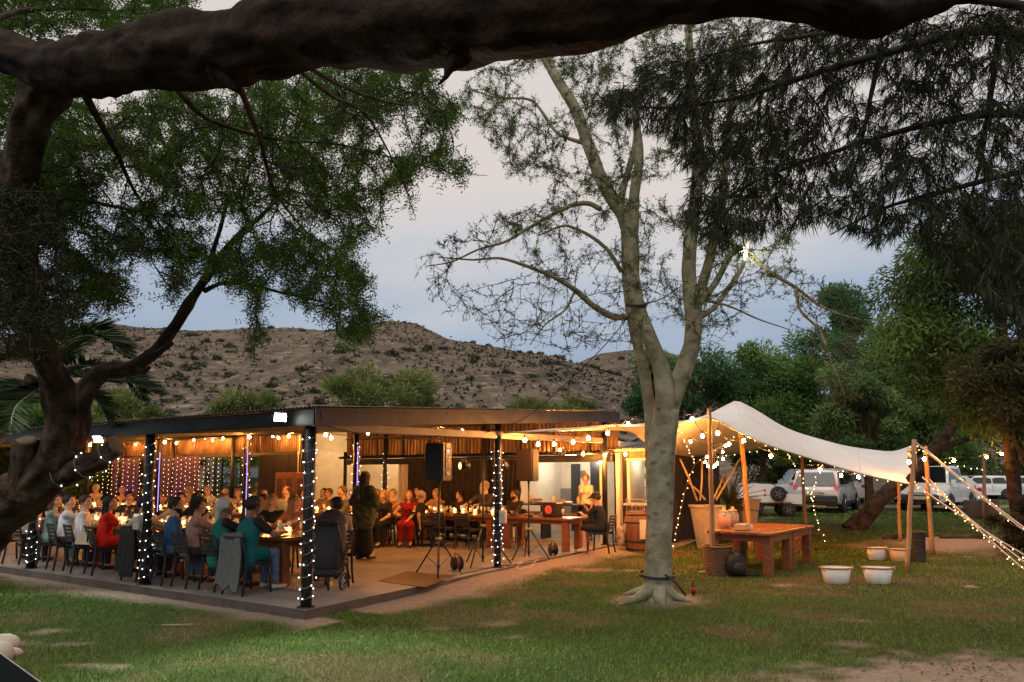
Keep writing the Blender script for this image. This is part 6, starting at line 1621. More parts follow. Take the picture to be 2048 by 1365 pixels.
    for k, (a, b, c, d) in enumerate(((1394, 990, 1360, 918), (1400, 990, 1404, 922), (1410, 988, 1376, 965), (1432, 988, 1480, 918), (1425, 990, 1450, 945))):
        A = W(a, b, 17.2); A[2] -= .15; B = W(c, d, 17.2+.2*k); tag(MB().tube([tuple(A), tuple((A+B)/2+np.array((.02, 0, .02))), tuple(B)], [.028, .026, .022], 6).build('stick', st), ['long brown stick slanting left out of the orange lit planter', 'upright pale stick in the orange lit planter', 'short pale stick in the orange lit planter', 'long stick slanting right towards the centre tent pole', 'thin stick slanting right in the orange lit planter'][k], 'stick', 'sticks in the planter')
    # spiky yucca between the planters
    c = W(1462, 1052, 18.6); z = gz(c[0], c[1]); t = empty('yucca_plant', (c[0], c[1], z), 0, 'spiky yucca with long narrow leaves between the planters', 'plant')
    MB().tube([(0, 0, 0), (.03, .02, .5), (-.02, 0, 1.0)], [.10, .08, .08], 8).build('stem', mat('yucca_stem', (.10, .07, .04), .9, bump=.6), t)
    ym = mat('yucca_leaf', (.035, .055, .025), .5, col2=(.07, .095, .045), vscale=3); rr = np.random.default_rng(4); lf = []
    for k in range(5):
        L = .85+.12*k; V = []; F = []
        for i in range(6): q = i/5; wd = .028*(1-q**2)+.002; V += [(-wd, q*L, -.22*k/4*q*q), (wd, q*L, -.22*k/4*q*q), (0, q*L, -.012-.22*k/4*q*q)]
        for i in range(5): a = 3*i; F += [(a, a+2, a+5, a+3), (a+2, a+1, a+4, a+5)]
        lf.append(MB().add(V, F).mesh('leaf', [ym]))
    for k in range(64): link('leaf', lf[k % 5], t, (-.02, 0, .95+rr.uniform(-.12, .15)), (R(rr.uniform(-15, 78)), 0, rr.uniform(0, 6.28)), (1, rr.uniform(.7, 1.1), 1))
    # cola bottle, stones, sticks
    c = G(1387, 1196); t = empty('drink_bottle', (c[0], c[1], gz(c[0], c[1])), 0, 'small bottle of dark drink with a red label beside the pale trunk', 'bottle')
    MB().lathe([(.028, 0), (.033, .01), (.033, .13), (.026, .16), (.013, .20), (.012, .225)], n=12).build('bottle_body', mat('cola_dark', (.020, .008, .006), .06, spec=.8), t); MB().lathe([(.0338, .065), (.0338, .125)], n=12).build('label', mat('red_label', (.45, .02, .015), .4), t); MB().lathe([(.014, .222), (.014, .245), (.001, .246)], n=10).build('cap', mat('red_label', (.45, .02, .015), .4), t)
    ms = mat('smooth_pale_stone', (.42, .36, .28), .7, col2=(.52, .46, .38), vscale=6, bump=.2)
    for k, (px, py, Y, s, sq) in enumerate(((5, 1263, 7.35, .135, (1.2, .8, .66)), (20, 1281, 7.05, .085, (1.3, .8, .6)), (-3, 1293, 6.85, .115, (.9, 1, .95)), (-8, 1310, 6.4, .10, (1, 1, .8)))):
        p = W(px, py, Y); bm = bmesh.new(); bmesh.ops.create_icosphere(bm, subdivisions=3, radius=s)
        for v_ in bm.verts: v_.co *= 1+.10*math.sin(v_.co.x*19+k)+.08*math.sin(v_.co.y*23+2*k)
        me = bpy.data.meshes.new('stone'); bm.to_mesh(me); bm.free(); me.materials.append(ms); me.polygons.foreach_set('use_smooth', [True]*len(me.polygons))
        o = link('stone', me, None, (p[0], p[1], gz(p[0], p[1])+s*sq[2]*.7), (.1, .15, k), sq); tag(o, ['topmost pale boulder with a dark knot at the left edge', 'flat pale stone wedged below the topmost boulder', 'rounded pale boulder in front at the left edge', 'smallest pale stone at the very edge of the lawn'][k], 'stone', 'pale boulders at the left edge')
    c = G(9, 1306); tag(MB().lathe([(.035, 0), (.05, .012), (.05, .02), (.02, .014)], n=14).lathe([(.001, .016), (.02, .016)], n=10, mi=1).build('pink_lid', [mat('pink_plastic', (.60, .30, .27), .4), mat('dark_pink', (.35, .03, .04), .4)], None, (c[0], c[1], gz(c[0], c[1])+.005)), 'small pink plastic lid lying by the boulders', 'lid')
    a, b_ = G(-15, 1297, .62), G(120, 1394, .62); d = (b_-a)/np.linalg.norm(b_-a); nrm = np.array((-d[1], d[0], 0)); nrm = nrm if nrm[0] < 0 else -nrm
    t = empty('dark_bench', tuple(a*np.array((1, 1, 0))), 0, 'corner of a black board table cutting into the lower left corner', 'table')
    q = [a-d*.3, a+d*1.5, a+d*1.5+nrm*.8, a-d*.3+nrm*.8]; q = [tuple(x-a*np.array((1, 1, 0))) for x in q]
    MB().prism(q, (0, 0, -.035)).build('board', mat('black_board', (.008, .009, .010), 1.0, spec=0), t); e0 = a-d*.3-a*np.array((1, 1, 0)); MB().bar(tuple(e0-nrm*.004+np.array((0, 0, -.008))), tuple(e0+d*1.8-nrm*.004+np.array((0, 0, -.008))), .012, .014).build('edge_trim', mat('bright_trim', (.55, .48, .47), .3, .6), t)
    for k in (0.0, .7): x = a+d*k+nrm*.3-a*np.array((1, 1, 0)); MB().bar((x[0], x[1], 0), (x[0], x[1], .59), .05).build('leg', M_black, t)
    c = G(365, 1254); tag(MB().bar((-.25, -.01, .012), (.12, .02, .014), .03, .014).build('thin_plank', mat('grey_plank', (.25, .18, .11), .8), None, (c[0], c[1], gz(c[0], c[1])+.01)), 'thin weathered plank lying on the lawn', 'plank')
    c = G(1411, 1147); tag(MB().tube([(-.12, .02, .02), (0, 0, .025), (.12, -.02, .02)], [.012, .02, .014], 6).build('bone_stick', mat('bleached_stick', (.55, .45, .32), .7), None, (c[0], c[1], gz(c[0], c[1])+.01)), 'bleached stick on the grass in front of the wicker basket', 'stick')
    # tree stumps beyond the ropes
    bk = mat('stump_bark', (.09, .06, .04), .9, bump=.8, bscale=12)
    for k, (px, py, Y, r_, h_) in enumerate(((1950, 1032, 24.5, .28, .62), (1985, 1032, 23.5, .22, .72), (1945, 1008, 27, .32, .5))):
        p = W(px, py, Y); o = MB().lathe([(r_*1.15, 0), (r_, .1), (r_*.95, h_), (r_*.9, h_+.01), (.001, h_+.01)], n=14).build('tree_stump', [bk], None, (p[0], p[1], gz(p[0], p[1])-.02)); tag(o, ['brown stump left of the bulb pole', 'reddish stump right of the bulb pole', 'pale capped stump behind the bulb pole'][k], 'stump', 'stumps by the bulb pole')
garden()
def cable_line():
    P = [(1272, 612, 10.2), (1230, 668, 10.6), (1140, 760, 11.4), (1040, 842, 12.2), (960, 868, 12.6), (880, 878, 12.0), (820, 880, 11.2), (720, 868, 9.8), (650, 852, 9.0)]
    tag(MB().tube([tuple(p) for p in catmull([W(*p) for p in P], 40)], .008, 5).build('black_cable', M_cord), 'thin black cable slung from the pale tree down to the corner post', 'cable')
    P = [(1272, 610, 10.0), (1300, 606, 9.9), (1360, 575, 10.3), (1420, 540, 10.8), (1474, 508, 11.2)]
    tag(MB().tube([tuple(p) for p in catmull([W(*p) for p in P], 30)], .009, 5).build('black_cable', M_cord), 'thin black cable between the pale tree forks up to the tree flood lamp', 'cable')
cable_line()
# ------------------------------------------------------------------ trees
def bark_mat(name, c1, c2, stretch, bump, scale=6):
    m = mat(name, c1, .9, col2=c2, vscale=scale, stretch=stretch, bump=bump, bscale=22, spec=.15, noise_detail=7); return m
M_bark = bark_mat('furrowed_brown_bark', (.020, .014, .010), (.080, .054, .036), (1, 1, 1), 1.0, 5)
M_twig = mat('dark_twig', (.016, .011, .008), .9)
def fever_bark():
    m = bark_mat('pale_green_bark', (.180, .165, .100), (.34, .310, .210), (1, 1, 1.2), .6, 4.5)
    nt = m.node_tree; N = nt.nodes; L = nt.links; b = N['Principled BSDF']; src = b.inputs['Base Color'].links[0].from_socket
    tc = N.new('ShaderNodeTexCoord'); mp = N.new('ShaderNodeMapping'); mp.inputs['Scale'].default_value = (2.6, 2.6, 4.2); L.new(tc.outputs['Object'], mp.inputs[0])
    vo = N.new('ShaderNodeTexVoronoi'); vo.inputs['Scale'].default_value = 1.5; L.new(mp.outputs[0], vo.inputs['Vector'])
    cr = N.new('ShaderNodeValToRGB'); e = cr.color_ramp.elements; e[0].position = .05; e[0].color = (.30, .27, .22, 1); e[1].position = .30; e[1].color = (1, 1, 1, 1); L.new(vo.outputs['Distance'], cr.inputs[0])
    mx = N.new('ShaderNodeMixRGB'); mx.blend_type = 'MULTIPLY'; mx.inputs[0].default_value = .8; L.new(src, mx.inputs[1]); L.new(cr.outputs[0], mx.inputs[2]); L.new(mx.outputs[0], b.inputs['Base Color']); return m
M_fever = fever_bark(); M_ftwig = mat('olive_twig', (.075, .060, .035), .85)
def WP(L): return np.array([W(*p[:3]) for p in L])
def limb_mesh(paths, furrow=0.0, lump=.05, n=18, seed=0, step=.07):
    """smooth branching tubes; paths: (points N x 3, radii N)"""
    V = []; Q = []; off = 0
    for pi, (P, r) in enumerate(paths):
        P = np.asarray(P, float); L = np.linalg.norm(np.diff(P, axis=0), axis=1).sum(); m = max(6, int(L/step)); m = min(m, 300)
        A = catmull(np.concatenate([P, np.asarray(r, float)[:, None]], 1), m); C = A[:, :3]; rad = A[:, 3]
        T = np.gradient(C, axis=0); T /= np.linalg.norm(T, axis=1, keepdims=True)
        x = np.cross(T[0], (0, 1, .2)); x /= np.linalg.norm(x); X = []
        for t in T: x = x-t*(x@t); x /= np.linalg.norm(x); X.append(x)
        X = np.array(X); Y = np.cross(T, X); a = 2*np.pi*np.arange(n)/n; s = np.linspace(0, L, m)
        AA, SS = np.meshgrid(a, s)
        k = 1+lump*(2*fbm(np.cos(AA)*1.3+7*seed+3*pi+20, np.sin(AA)*1.3+SS*1.5/max(.15, rad.mean()*4)+20, 3)-1)
        if furrow: k = k+furrow*(np.abs(2*fbm(AA*n/6.28*.55+seed*3, SS*2.2+seed, 3)-1)-.35)+furrow*1.2*(2*vnoise(AA*2.2+9, SS*4.5+pi)-1)
        R_ = rad[:, None]*k
        V.append((C[:, None, :]+X[:, None, :]*(np.cos(AA)*R_)[..., None]+Y[:, None, :]*(np.sin(AA)*R_)[..., None]).reshape(-1, 3))
        i = np.arange(m-1)[:, None]*n+off; j = np.arange(n)[None, :]; j2 = (j+1) % n
        Q.append(np.stack([i+j, i+j2, i+n+j2, i+n+j], -1).reshape(-1, 4)); off += m*n
        V.append(C[[0, -1]]); 
        e = off; Q.append(np.stack([np.full(n, e), off-m*n+(np.arange(n)+1) % n, off-m*n+np.arange(n), np.full(n, e)], -1)); Q.append(np.stack([np.full(n, e+1), off-n+np.arange(n), off-n+(np.arange(n)+1) % n, np.full(n, e+1)], -1)); off += 2
    Q = np.concatenate(Q); tri = Q[:, 0] == Q[:, 3]
    return np.concatenate(V), Q[~tri], Q[tri][:, :3]
def inside(px, py, poly):
    x = np.array([p[0] for p in poly], float); y = np.array([p[1] for p in poly], float); r = np.zeros(len(px), bool); j = len(x)-1
    for i in range(len(x)):
        c = ((y[i] > py) != (y[j] > py)) & (px < (x[j]-x[i])*(py-y[i])/(y[j]-y[i]+1e-9)+x[i]); r ^= c; j = i
    return r
def region_points(poly, n, y0, y1, seed, gap=.4, gs=.012):
    r = np.random.default_rng(seed); xs = [p[0] for p in poly]; ys = [p[1] for p in poly]; out = []
    while len(out) < n:
        px = r.uniform(min(xs), max(xs), 4*n); py = r.uniform(min(ys), max(ys), 4*n); ok = inside(px, py, poly) & (fbm(px*gs+seed, py*gs+seed*3, 3) > gap*r.uniform(.7, 1.15, 4*n))
        for a, b in zip(px[ok], py[ok]): out.append(W(a, b, r.uniform(y0, y1)))
    return np.array(out[:n])
def grow(limbs, A, step=.12, sag=.0, wob=.03, seed=1, reach=9):
    """limbs: lists of points; A: points to reach. Returns nodes, parent index, number of limb nodes"""
    r = np.random.default_rng(seed); P = []; par = []
    for L in limbs:
        L = np.asarray(L); m = max(2, int(np.linalg.norm(np.diff(L, axis=0), axis=1).sum()/.1)); C = catmull(L, m)
        for k, c in enumerate(C): par.append(len(P)-1 if k else -1); P.append(c)
    nl = len(P); cap_ = nl+int(len(A)*reach/step*.6)+20000; B = np.empty((cap_, 3)); B[:nl] = P; n = nl
    d0 = np.array([np.min(((B[:nl]-a)**2).sum(1)) for a in A]); D = np.zeros((cap_, 3))
    for k in range(1, nl): D[k] = B[k]-B[k-1]
    DN = np.zeros_like(D); DN[:nl] = unit(D[:nl])
    for a in A[np.argsort(d0)]:
        dd = a-B[:n]; q = np.sqrt((dd**2).sum(1))+1e-6; i = int(np.argmin(q*(1.75-.75*(dd*DN[:n]).sum(1)/q))); d = q[i]
        if d < step*.6: continue
        m = max(1, int(d/step)); dn = D[i]/(np.linalg.norm(D[i])+1e-9); c0 = B[i]+(a-B[i])*.3+dn*d*.12; c0[2] += sag*d
        w = r.normal(0, wob*d, 3); prev = i
        for k in range(1, m+1):
            t = k/m; p = (1-t)**2*B[i]+2*t*(1-t)*c0+t*t*a+w*math.sin(math.pi*t)+r.normal(0, .012, 3)*(k < m)
            B[n] = p; D[n] = p-B[prev]; DN[n] = D[n]/(np.linalg.norm(D[n])+1e-9); par.append(prev); prev = n; n += 1
            if n >= cap_-2: return B[:n], np.array(par), nl
    return B[:n], np.array(par), nl
def twigs(name, B, par, nl, rt, m, parent, pw=.45, rmax=.05, n=4):
    cnt = np.ones(len(B))
    for k in range(len(B)-1, nl-1, -1): cnt[par[k]] += cnt[k]*.5 if par[k] >= nl else 0
    has = np.zeros(len(B), bool); has[par[par >= 0]] = True; c = np.where(has, cnt, 1); rad = np.minimum(rt*np.maximum(c, 1)**pw, rmax); e = np.arange(nl, len(B)); p = par[e]
    r0 = np.where(p >= nl, rad[p], rad[e]*1.1); r0 = np.minimum(r0, rad[e]*1.6)
    return link(name, edges_mesh(name, B[p], B[e], r0, rad[e], m, n), parent)
def unit(v): return v/(np.linalg.norm(v, axis=-1, keepdims=True)+1e-9)
def leaves_mesh(name, P, D, L, Wd, m, seed=0, tint=None, fold=0):
    r = np.random.default_rng(seed); n = len(P); S = unit(np.cross(D, r.normal(size=(n, 3)))); L = np.asarray(L).reshape(-1, 1); Wd = np.asarray(Wd).reshape(-1, 1)
    mid = P+D*L*.45
    V = np.stack([P, mid+S*Wd*.5, P+D*L, mid-S*Wd*.5], 1).reshape(-1, 3)
    t = r.random(n) if tint is None else tint
    return fast_mesh(name, V, np.arange(4*n).reshape(n, 4), mats=[m], attrs={'tint': ('FACE', np.clip(t, 0, 1))})
def sprays(B, par, nl, per, rl, pairs, ll, lw, seed, droop=.3, spread=1.0, skip=0.0, keep=None):
    """feathery leaves on the grown twigs"""
    r = np.random.default_rng(seed); e = np.arange(nl, len(B)); e = e[r.random(len(e)) > skip]
    if keep is not None: e = e[keep(B[e])]
    e = np.repeat(e, per); d = unit(B[e]-B[par[e]]); R_ = unit(d*.6+r.normal(0, spread*.6, (len(e), 3))+np.array((0, 0, -droop))); base = B[e]+(B[par[e]]-B[e])*r.random((len(e), 1))
    tn = .25+.5*vnoise(B[e][:, 0]*2.3+5, B[e][:, 2]*2.3)+r.normal(0, .12, len(e))
    side = unit(np.cross(R_, r.normal(size=(len(e), 3)))); length = rl*r.uniform(.6, 1.25, (len(e), 1)); Ps = []; Ds = []; Ts = []
    for k in range(pairs):
        t = (k+.6)/pairs
        for s in (-1, 1):
            Ps.append(base+R_*length*t-np.array((0, 0, 1))*droop*.25*length*t*t); Ds.append(unit(R_*.55+side*s*.9+r.normal(0, .18, (len(e), 3)))); Ts.append(tn+r.normal(0, .1, len(e)))
    P = np.concatenate(Ps); D = np.concatenate(Ds); T = np.concatenate(Ts); n = len(P)
    return P, D, ll*r.uniform(.6, 1.25, n), lw*r.uniform(.7, 1.2, n), T

def pale_tree():
    c = TREE; t = empty('pale_trunk_tree', (0, 0, 0), 0, 'tall fever tree with smooth pale green forked trunk and thorny see-through crown', 'tree')
    Y = 10.05
    main = ([(1313, 1210, Y), (1315, 1180, Y), (1317, 1130, Y), (1319, 1050, Y), (1321, 980, Y), (1323, 920, Y), (1328, 870, Y), (1332, 820, Y)], [.36, .275, .245, .235, .245, .25, .25, .22])
    s1 = ([(1322, 900, Y-.02), (1330, 800, Y-.05), (1322, 735, Y-.05), (1300, 680, Y-.05), (1278, 620, Y-.05), (1263, 545, Y), (1262, 490, Y), (1245, 430, Y+.05), (1210, 375, Y+.1), (1178, 295, Y+.15), (1152, 222, Y+.2), (1112, 155, Y+.3), (1070, 80, Y+.4), (1030, 0, Y+.5)], [.19, .17, .155, .15, .142, .135, .14, .135, .125, .12, .11, .10, .085, .07])
    s2 = ([(1303, 1000, Y+.22), (1302, 900, Y+.28), (1300, 830, Y+.32), (1293, 770, Y+.35), (1278, 700, Y+.4), (1264, 640, Y+.45), (1253, 560, Y+.5), (1250, 470, Y+.5), (1243, 400, Y+.55), (1268, 300, Y+.6), (1280, 180, Y+.7)], [.10, .11, .11, .108, .10, .095, .085, .08, .07, .06, .05])
    s3 = ([(1326, 900, Y+.02), (1342, 810, Y+.05), (1365, 745, Y+.08), (1384, 690, Y+.1), (1386, 620, Y+.12), (1378, 560, Y+.15), (1381, 480, Y+.2), (1390, 410, Y+.25), (1396, 320, Y+.3), (1385, 200, Y+.4), (1378, 80, Y+.5), (1375, -40, Y+.6)], [.17, .175, .165, .158, .15, .135, .125, .115, .105, .09, .075, .06])
    s4 = ([(1386, 640, Y+.12), (1405, 570, Y+.3), (1424, 500, Y+.45), (1440, 420, Y+.6), (1452, 320, Y+.7), (1462, 190, Y+.85), (1470, 60, Y+1)], [.10, .10, .09, .085, .075, .06, .05])
    s5 = ([(1390, 640, Y+.12), (1425, 618, Y+.3), (1455, 580, Y+.5), (1484, 535, Y+.7), (1500, 470, Y+.9)], [.06, .055, .05, .045, .035])
    s6 = ([(1396, 610, Y+.1), (1432, 565, Y+.35), (1462, 510, Y+.6), (1480, 495, Y+.8), (1540, 545, Y+1.1), (1592, 576, Y+1.4), (1640, 612, Y+1.6), (1672, 626, Y+1.7), (1720, 640, Y+1.8)], [.055, .05, .046, .045, .036, .030, .022, .016, .010])
    s7 = ([(1590, 575, Y+1.4), (1600, 620, Y+1.5), (1640, 662, Y+1.6), (1655, 700, Y+1.6), (1672, 745, Y+1.7), (1690, 790, Y+1.7)], [.028, .024, .020, .016, .012, .008])
    s8 = ([(1266, 480, Y+.02), (1268, 400, Y), (1278, 320, Y-.05), (1270, 220, Y-.1)], [.085, .08, .07, .05])
    l1 = ([(1256, 634, Y+.42), (1228, 634, Y+.3), (1192, 616, Y+.2), (1152, 582, Y), (1118, 560, Y-.1), (1060, 535, Y-.2), (1000, 517, Y-.3), (945, 520, Y-.3), (880, 515, Y-.3)], [.055, .052, .046, .04, .034, .026, .02, .014, .008])
    l2 = ([(1202, 420, Y+.05), (1180, 408, Y), (1146, 410, Y-.1), (1108, 428, Y-.2), (1060, 455, Y-.3), (1010, 484, Y-.3), (960, 498, Y-.4), (900, 525, Y-.4), (852, 533, Y-.4)], [.04, .038, .034, .03, .025, .02, .015, .011, .007])
    l3 = ([(1243, 545, Y+.45), (1215, 500, Y+.4), (1180, 472, Y+.4), (1130, 452, Y+.4), (1080, 470, Y+.4)], [.035, .03, .026, .02, .012])
    l4 = ([(1150, 582, Y), (1130, 620, Y-.1), (1090, 650, Y-.2), (1060, 690, Y-.3)], [.02, .016, .012, .007])
    l5 = ([(1176, 290, Y+.15), (1120, 270, Y+.2), (1060, 200, Y+.3), (990, 195, Y+.3), (930, 175, Y+.3)], [.03, .025, .02, .014, .008])
    l6 = ([(1400, 600, Y+.2), (1450, 610, Y), (1520, 640, Y-.1), (1580, 660, Y-.1)], [.02, .016, .012, .007])
    roots = [([(1306, 1175, Y-.10), (1285, 1190, Y-.22), (1262, 1202, Y-.28), (1235, 1210, Y-.30)], [.11, .08, .045, .015]), ([(1330, 1178, Y-.08), (1352, 1193, Y-.16), (1382, 1204, Y-.18)], [.10, .06, .015]), ([(1316, 1180, Y-.12), (1320, 1200, Y-.24), (1326, 1212, Y-.36)], [.13, .09, .03]), ([(1300, 1180, Y), (1270, 1184, Y+.12), (1246, 1190, Y+.15)], [.09, .05, .015])]
    for q in (main, s1, s2, s3, s4, s5): q[1][:] = [x*.80 for x in q[1]]
    al = [main, s1, s2, s3, s4, s5, s6, s7, s8, l1, l2, l3, l4, l5, l6]; paths = [(WP(a), b) for a, b in al+roots]
    V, Q, T = limb_mesh(paths, furrow=.025, lump=.14, n=28, seed=3, step=.05)
    link('trunk', fast_mesh('trunk', V, Q, T, mats=[M_fever], smooth_=True), t)
    for px, py, yy, r_, lab in ((1272, 612, Y-.04, .150, 'black strap tied round the left fork of the pale tree'), (1315, 1150, Y, .265, 'black strap tied low round the foot of the pale trunk')):
        ring = MB(); q = W(px, py, yy)
        for k in range(2): ring.tube([(q[0]+r_*math.cos(a), q[1]+r_*math.sin(a), q[2]+.02*k+.05*math.sin(a)*(1 if py < 1000 else .6)) for a in np.linspace(0, 6.2832, 21)[:-1]], .012, 5, closed=True)
        if py > 1000: ring.tube([tuple(W(1330, 1150, Y-.29)), tuple(W(1352, 1165, Y-.36)), tuple(W(1372, 1192, Y-.45))], .016, 5)
        tag(ring.build('black_strap', M_cord), lab, 'strap')
    poly = [(825, 545), (850, 500), (930, 455), (1010, 420), (1080, 400), (1110, 360), (1010, 350), (990, 290), (930, 240), (915, 160), (1010, 120), (1300, 20), (1560, 20), (1600, 300), (1590, 480), (1560, 560), (1480, 660), (1420, 700), (1330, 610), (1300, 690), (1200, 690), (1110, 720), (1010, 700), (940, 650), (900, 630), (850, 600)]
    A = region_points(poly, 1700, Y-1.3, Y+1.2, 5, .42, .011)
    A2 = region_points([(1480, 480), (1560, 500), (1700, 590), (1740, 660), (1720, 800), (1660, 830), (1620, 720), (1560, 620)], 240, Y+.8, Y+2.4, 6, .35, .02)
    B, par, nl = grow([WP(a) for a, b in al[1:]], np.concatenate([A, A2]), step=.10, sag=.05, wob=.03, seed=2)
    tw = twigs('twig', B, par, nl, .0032, M_ftwig, t, rmax=.022); tw.name = 'twigs'
    # thorny side twiglets and tiny leaves
    r = np.random.default_rng(8); e = np.repeat(np.arange(nl, len(B)), 2); d = unit(r.normal(size=(len(e), 3))+unit(B[e]-B[par[e]])*.8); L = r.uniform(.04, .14, (len(e), 1))
    link('twigs', edges_mesh('twigs', B[e], B[e]+d*L, np.full(len(e), .0028), np.full(len(e), .0015), M_ftwig, 3), t)
    e2 = np.repeat(np.arange(len(e)), 11); P = B[e][e2]+d[e2]*L[e2]*r.random((len(e2), 1)); D = unit(r.normal(size=(len(e2), 3)))
    up = smooth((P[:, 2]-4.2)/2.0)*.55+.30*smooth((P[:, 0]-2.0)/1.2); k = r.random(len(P)) < .30+up
    link('crown', leaves_mesh('crown', P[k], D[k], r.uniform(.02, .05, k.sum()), r.uniform(.008, .014, k.sum()), leaf_mat('fever_leaf', (.022, .036, .014), (.07, .10, .035), .25), 9), t)
    Pq, Dq, Lq, Wq, Tq = sprays(B, par, nl, 5, .13, 4, .034, .011, 51, droop=.3, keep=lambda q: (q[:, 2] > 3.95+.75*np.abs(q[:, 0]-2.3)+.5*np.sin(q[:, 0]*3+q[:, 2]*2)))
    link('crown', leaves_mesh('crown', Pq, Dq, Lq, Wq, leaf_mat('fever_spray', (.026, .060, .010), (.125, .195, .036), .5), 52, Tq), t)
    p = W(1483, 500, Y+.62); flood(p, p+np.array((.9, .5, -.10)), 'white flood lamp strapped in the pale tree, lighting a bare branch', 60, (1, .90, .74), .6, 120, 25)
pale_tree()

def old_tree():
    t = empty('gnarled_old_tree', (0, 0, 0), 0, 'gnarled old tree at the left whose thick dark limb arches across the top of the view', 'tree')
    trunk = ([(-330, 1330, 9.0), (-230, 1215, 9.2), (-110, 1120, 9.3), (-20, 1040, 9.3), (60, 975, 9.2), (112, 910, 9.0), (124, 850, 8.8), (116, 780, 8.5), (90, 715, 8.1), (62, 640, 7.7), (46, 540, 7.3), (38, 440, 6.9), (46, 330, 6.5), (70, 230, 6.2), (100, 160, 6.0)], [.46, .43, .38, .34, .31, .235, .20, .175, .16, .15, .15, .15, .16, .17, .20])
    stub = ([(60, 985, 9.2), (110, 958, 9.1), (165, 935, 9.0), (205, 915, 8.95), (234, 893, 8.9)], [.25, .17, .145, .13, .125])
    stub2 = ([(40, 990, 9.1), (50, 930, 8.95), (52, 882, 8.85)], [.2, .15, .14]); knot = ([(125, 960, 9.0), (134, 946, 8.75)], [.08, .065])
    fork = ([(135, 900, 9.0), (150, 845, 9.05), (165, 800, 9.1), (180, 768, 9.15), (210, 745, 9.2), (262, 735, 9.2), (300, 713, 9.2), (345, 660, 9.2), (388, 592, 9.2), (420, 545, 9.2), (452, 500, 9.2), (492, 458, 9.2), (525, 430, 9.2), (570, 380, 9.1)], [.22, .17, .15, .13, .11, .095, .085, .075, .066, .056, .046, .038, .03, .02])
    f2 = ([(418, 548, 9.2), (427, 500, 9.1), (440, 460, 9.0), (455, 400, 8.8)], [.04, .034, .028, .02]); f3 = ([(408, 582, 9.2), (440, 568, 9.1), (500, 570, 9.0), (560, 585, 8.9), (650, 605, 8.8), (740, 628, 8.7)], [.035, .03, .024, .018, .012, .007])
    f4 = ([(300, 713, 9.2), (325, 700, 9.05), (345, 686, 9.0)], [.05, .035, .028]); f5 = ([(268, 736, 9.2), (290, 742, 9.1), (300, 735, 9.05)], [.04, .03, .02])
    limb = ([(-260, 40, 6.6), (-120, 75, 6.3), (0, 100, 6.1), (100, 135, 5.9), (200, 130, 5.5), (330, 108, 5.1), (480, 95, 4.7), (650, 52, 4.35), (850, 52, 4.05), (1000, 38, 3.9), (1150, 24, 3.85), (1300, -14, 3.9), (1450, -28, 4.0), (1620, -14, 4.1), (1720, 15, 4.2), (1900, -40, 4.4), (2150, -110, 4.6)], [.15, .16, .18, .22, .245, .25, .255, .25, .25, .235, .22, .205, .185, .18, .175, .17, .16])
    spike = ([(918, 112, 3.98), (897, 138, 3.95), (893, 152, 3.94), (876, 170, 3.92)], [.08, .030, .016, .006]); spike2 = ([(440, 140, 4.75), (462, 165, 4.72), (478, 182, 4.7)], [.10, .05, .02])
    br = [([(170, 190, 5.6), (230, 300, 6.8), (280, 400, 7.8), (360, 500, 8.5)], [.06, .045, .03, .012]), ([(470, 150, 4.8), (520, 280, 6.2), (560, 400, 7.4), (620, 470, 8.0), (700, 520, 8.2)], [.045, .035, .026, .016, .008]), ([(330, 150, 5.2), (420, 240, 6.3), (560, 280, 7.2), (680, 290, 7.6), (800, 320, 7.9), (900, 345, 8.0), (975, 352, 8.0)], [.05, .038, .028, .020, .014, .009, .005]), ([(560, 110, 4.6), (660, 190, 5.8), (740, 240, 6.8), (790, 330, 7.4), (815, 390, 7.5), (832, 440, 7.6)], [.035, .028, .020, .013, .008, .004]), ([(60, 480, 7.1), (130, 500, 7.6), (200, 560, 8.0), (260, 560, 8.2)], [.06, .04, .025, .012]), ([(45, 420, 6.9), (150, 400, 7.4), (260, 420, 7.9), (400, 440, 8.4)], [.06, .045, .03, .015]), ([(-120, 300, 6.2), (-20, 420, 6.0), (50, 520, 6.1), (90, 620, 6.3)], [.05, .035, .02, .01]), ([(-60, 60, 6.2), (60, 20, 7.2), (200, 20, 8.0), (300, 30, 8.5)], [.06, .045, .03, .015]), ([(560, 100, 4.6), (700, 180, 5.6), (820, 210, 6.4), (880, 190, 6.8), (930, 225, 7.0)], [.03, .024, .016, .010, .005])]
    big = [trunk, stub, stub2, knot, fork, f2, f3, f4, f5]
    V, Q, T = limb_mesh([(WP(a), b) for a, b in big], furrow=.15, lump=.14, n=44, seed=1, step=.04)
    link('trunk', fast_mesh('trunk', V, Q, T, mats=[M_bark], smooth_=True), t)
    V, Q, T = limb_mesh([(WP(a), b) for a, b in [limb, spike, spike2]], furrow=.11, lump=.15, n=56, seed=4, step=.03)
    link('overhead_limb', fast_mesh('overhead_limb', V, Q, T, mats=[bark_mat('red_brown_bark', (.006, .004, .003), (.034, .019, .011), (1, 1, 1), .8, 5)], smooth_=True), t)
    V, Q, T = limb_mesh([(WP(a), [x*.6 for x in b]) for a, b in br], furrow=.05, lump=.12, n=9, seed=5)
    link('branches', fast_mesh('branches', V, Q, T, mats=[M_bark], smooth_=True), t)
    for px, py, yy, r_, ax in ((236, 891.5, 8.89, .125, (.87, -.05, .42)), (52, 881, 8.84, .13, (.05, -.5, .9))):
        q = W(px, py, yy); M_ = Vector(ax).to_track_quat('Z', 'Y').to_matrix()
        MB().lathe([(.001, .012), (r_*.45, .016), (r_*.95, .010), (r_*1.08, -.03)], n=18, M=M_, c=tuple(q)).build('cut_face', mat('cut_wood', (.085, .055, .035), .85, col2=(.15, .10, .065), vscale=12), t)
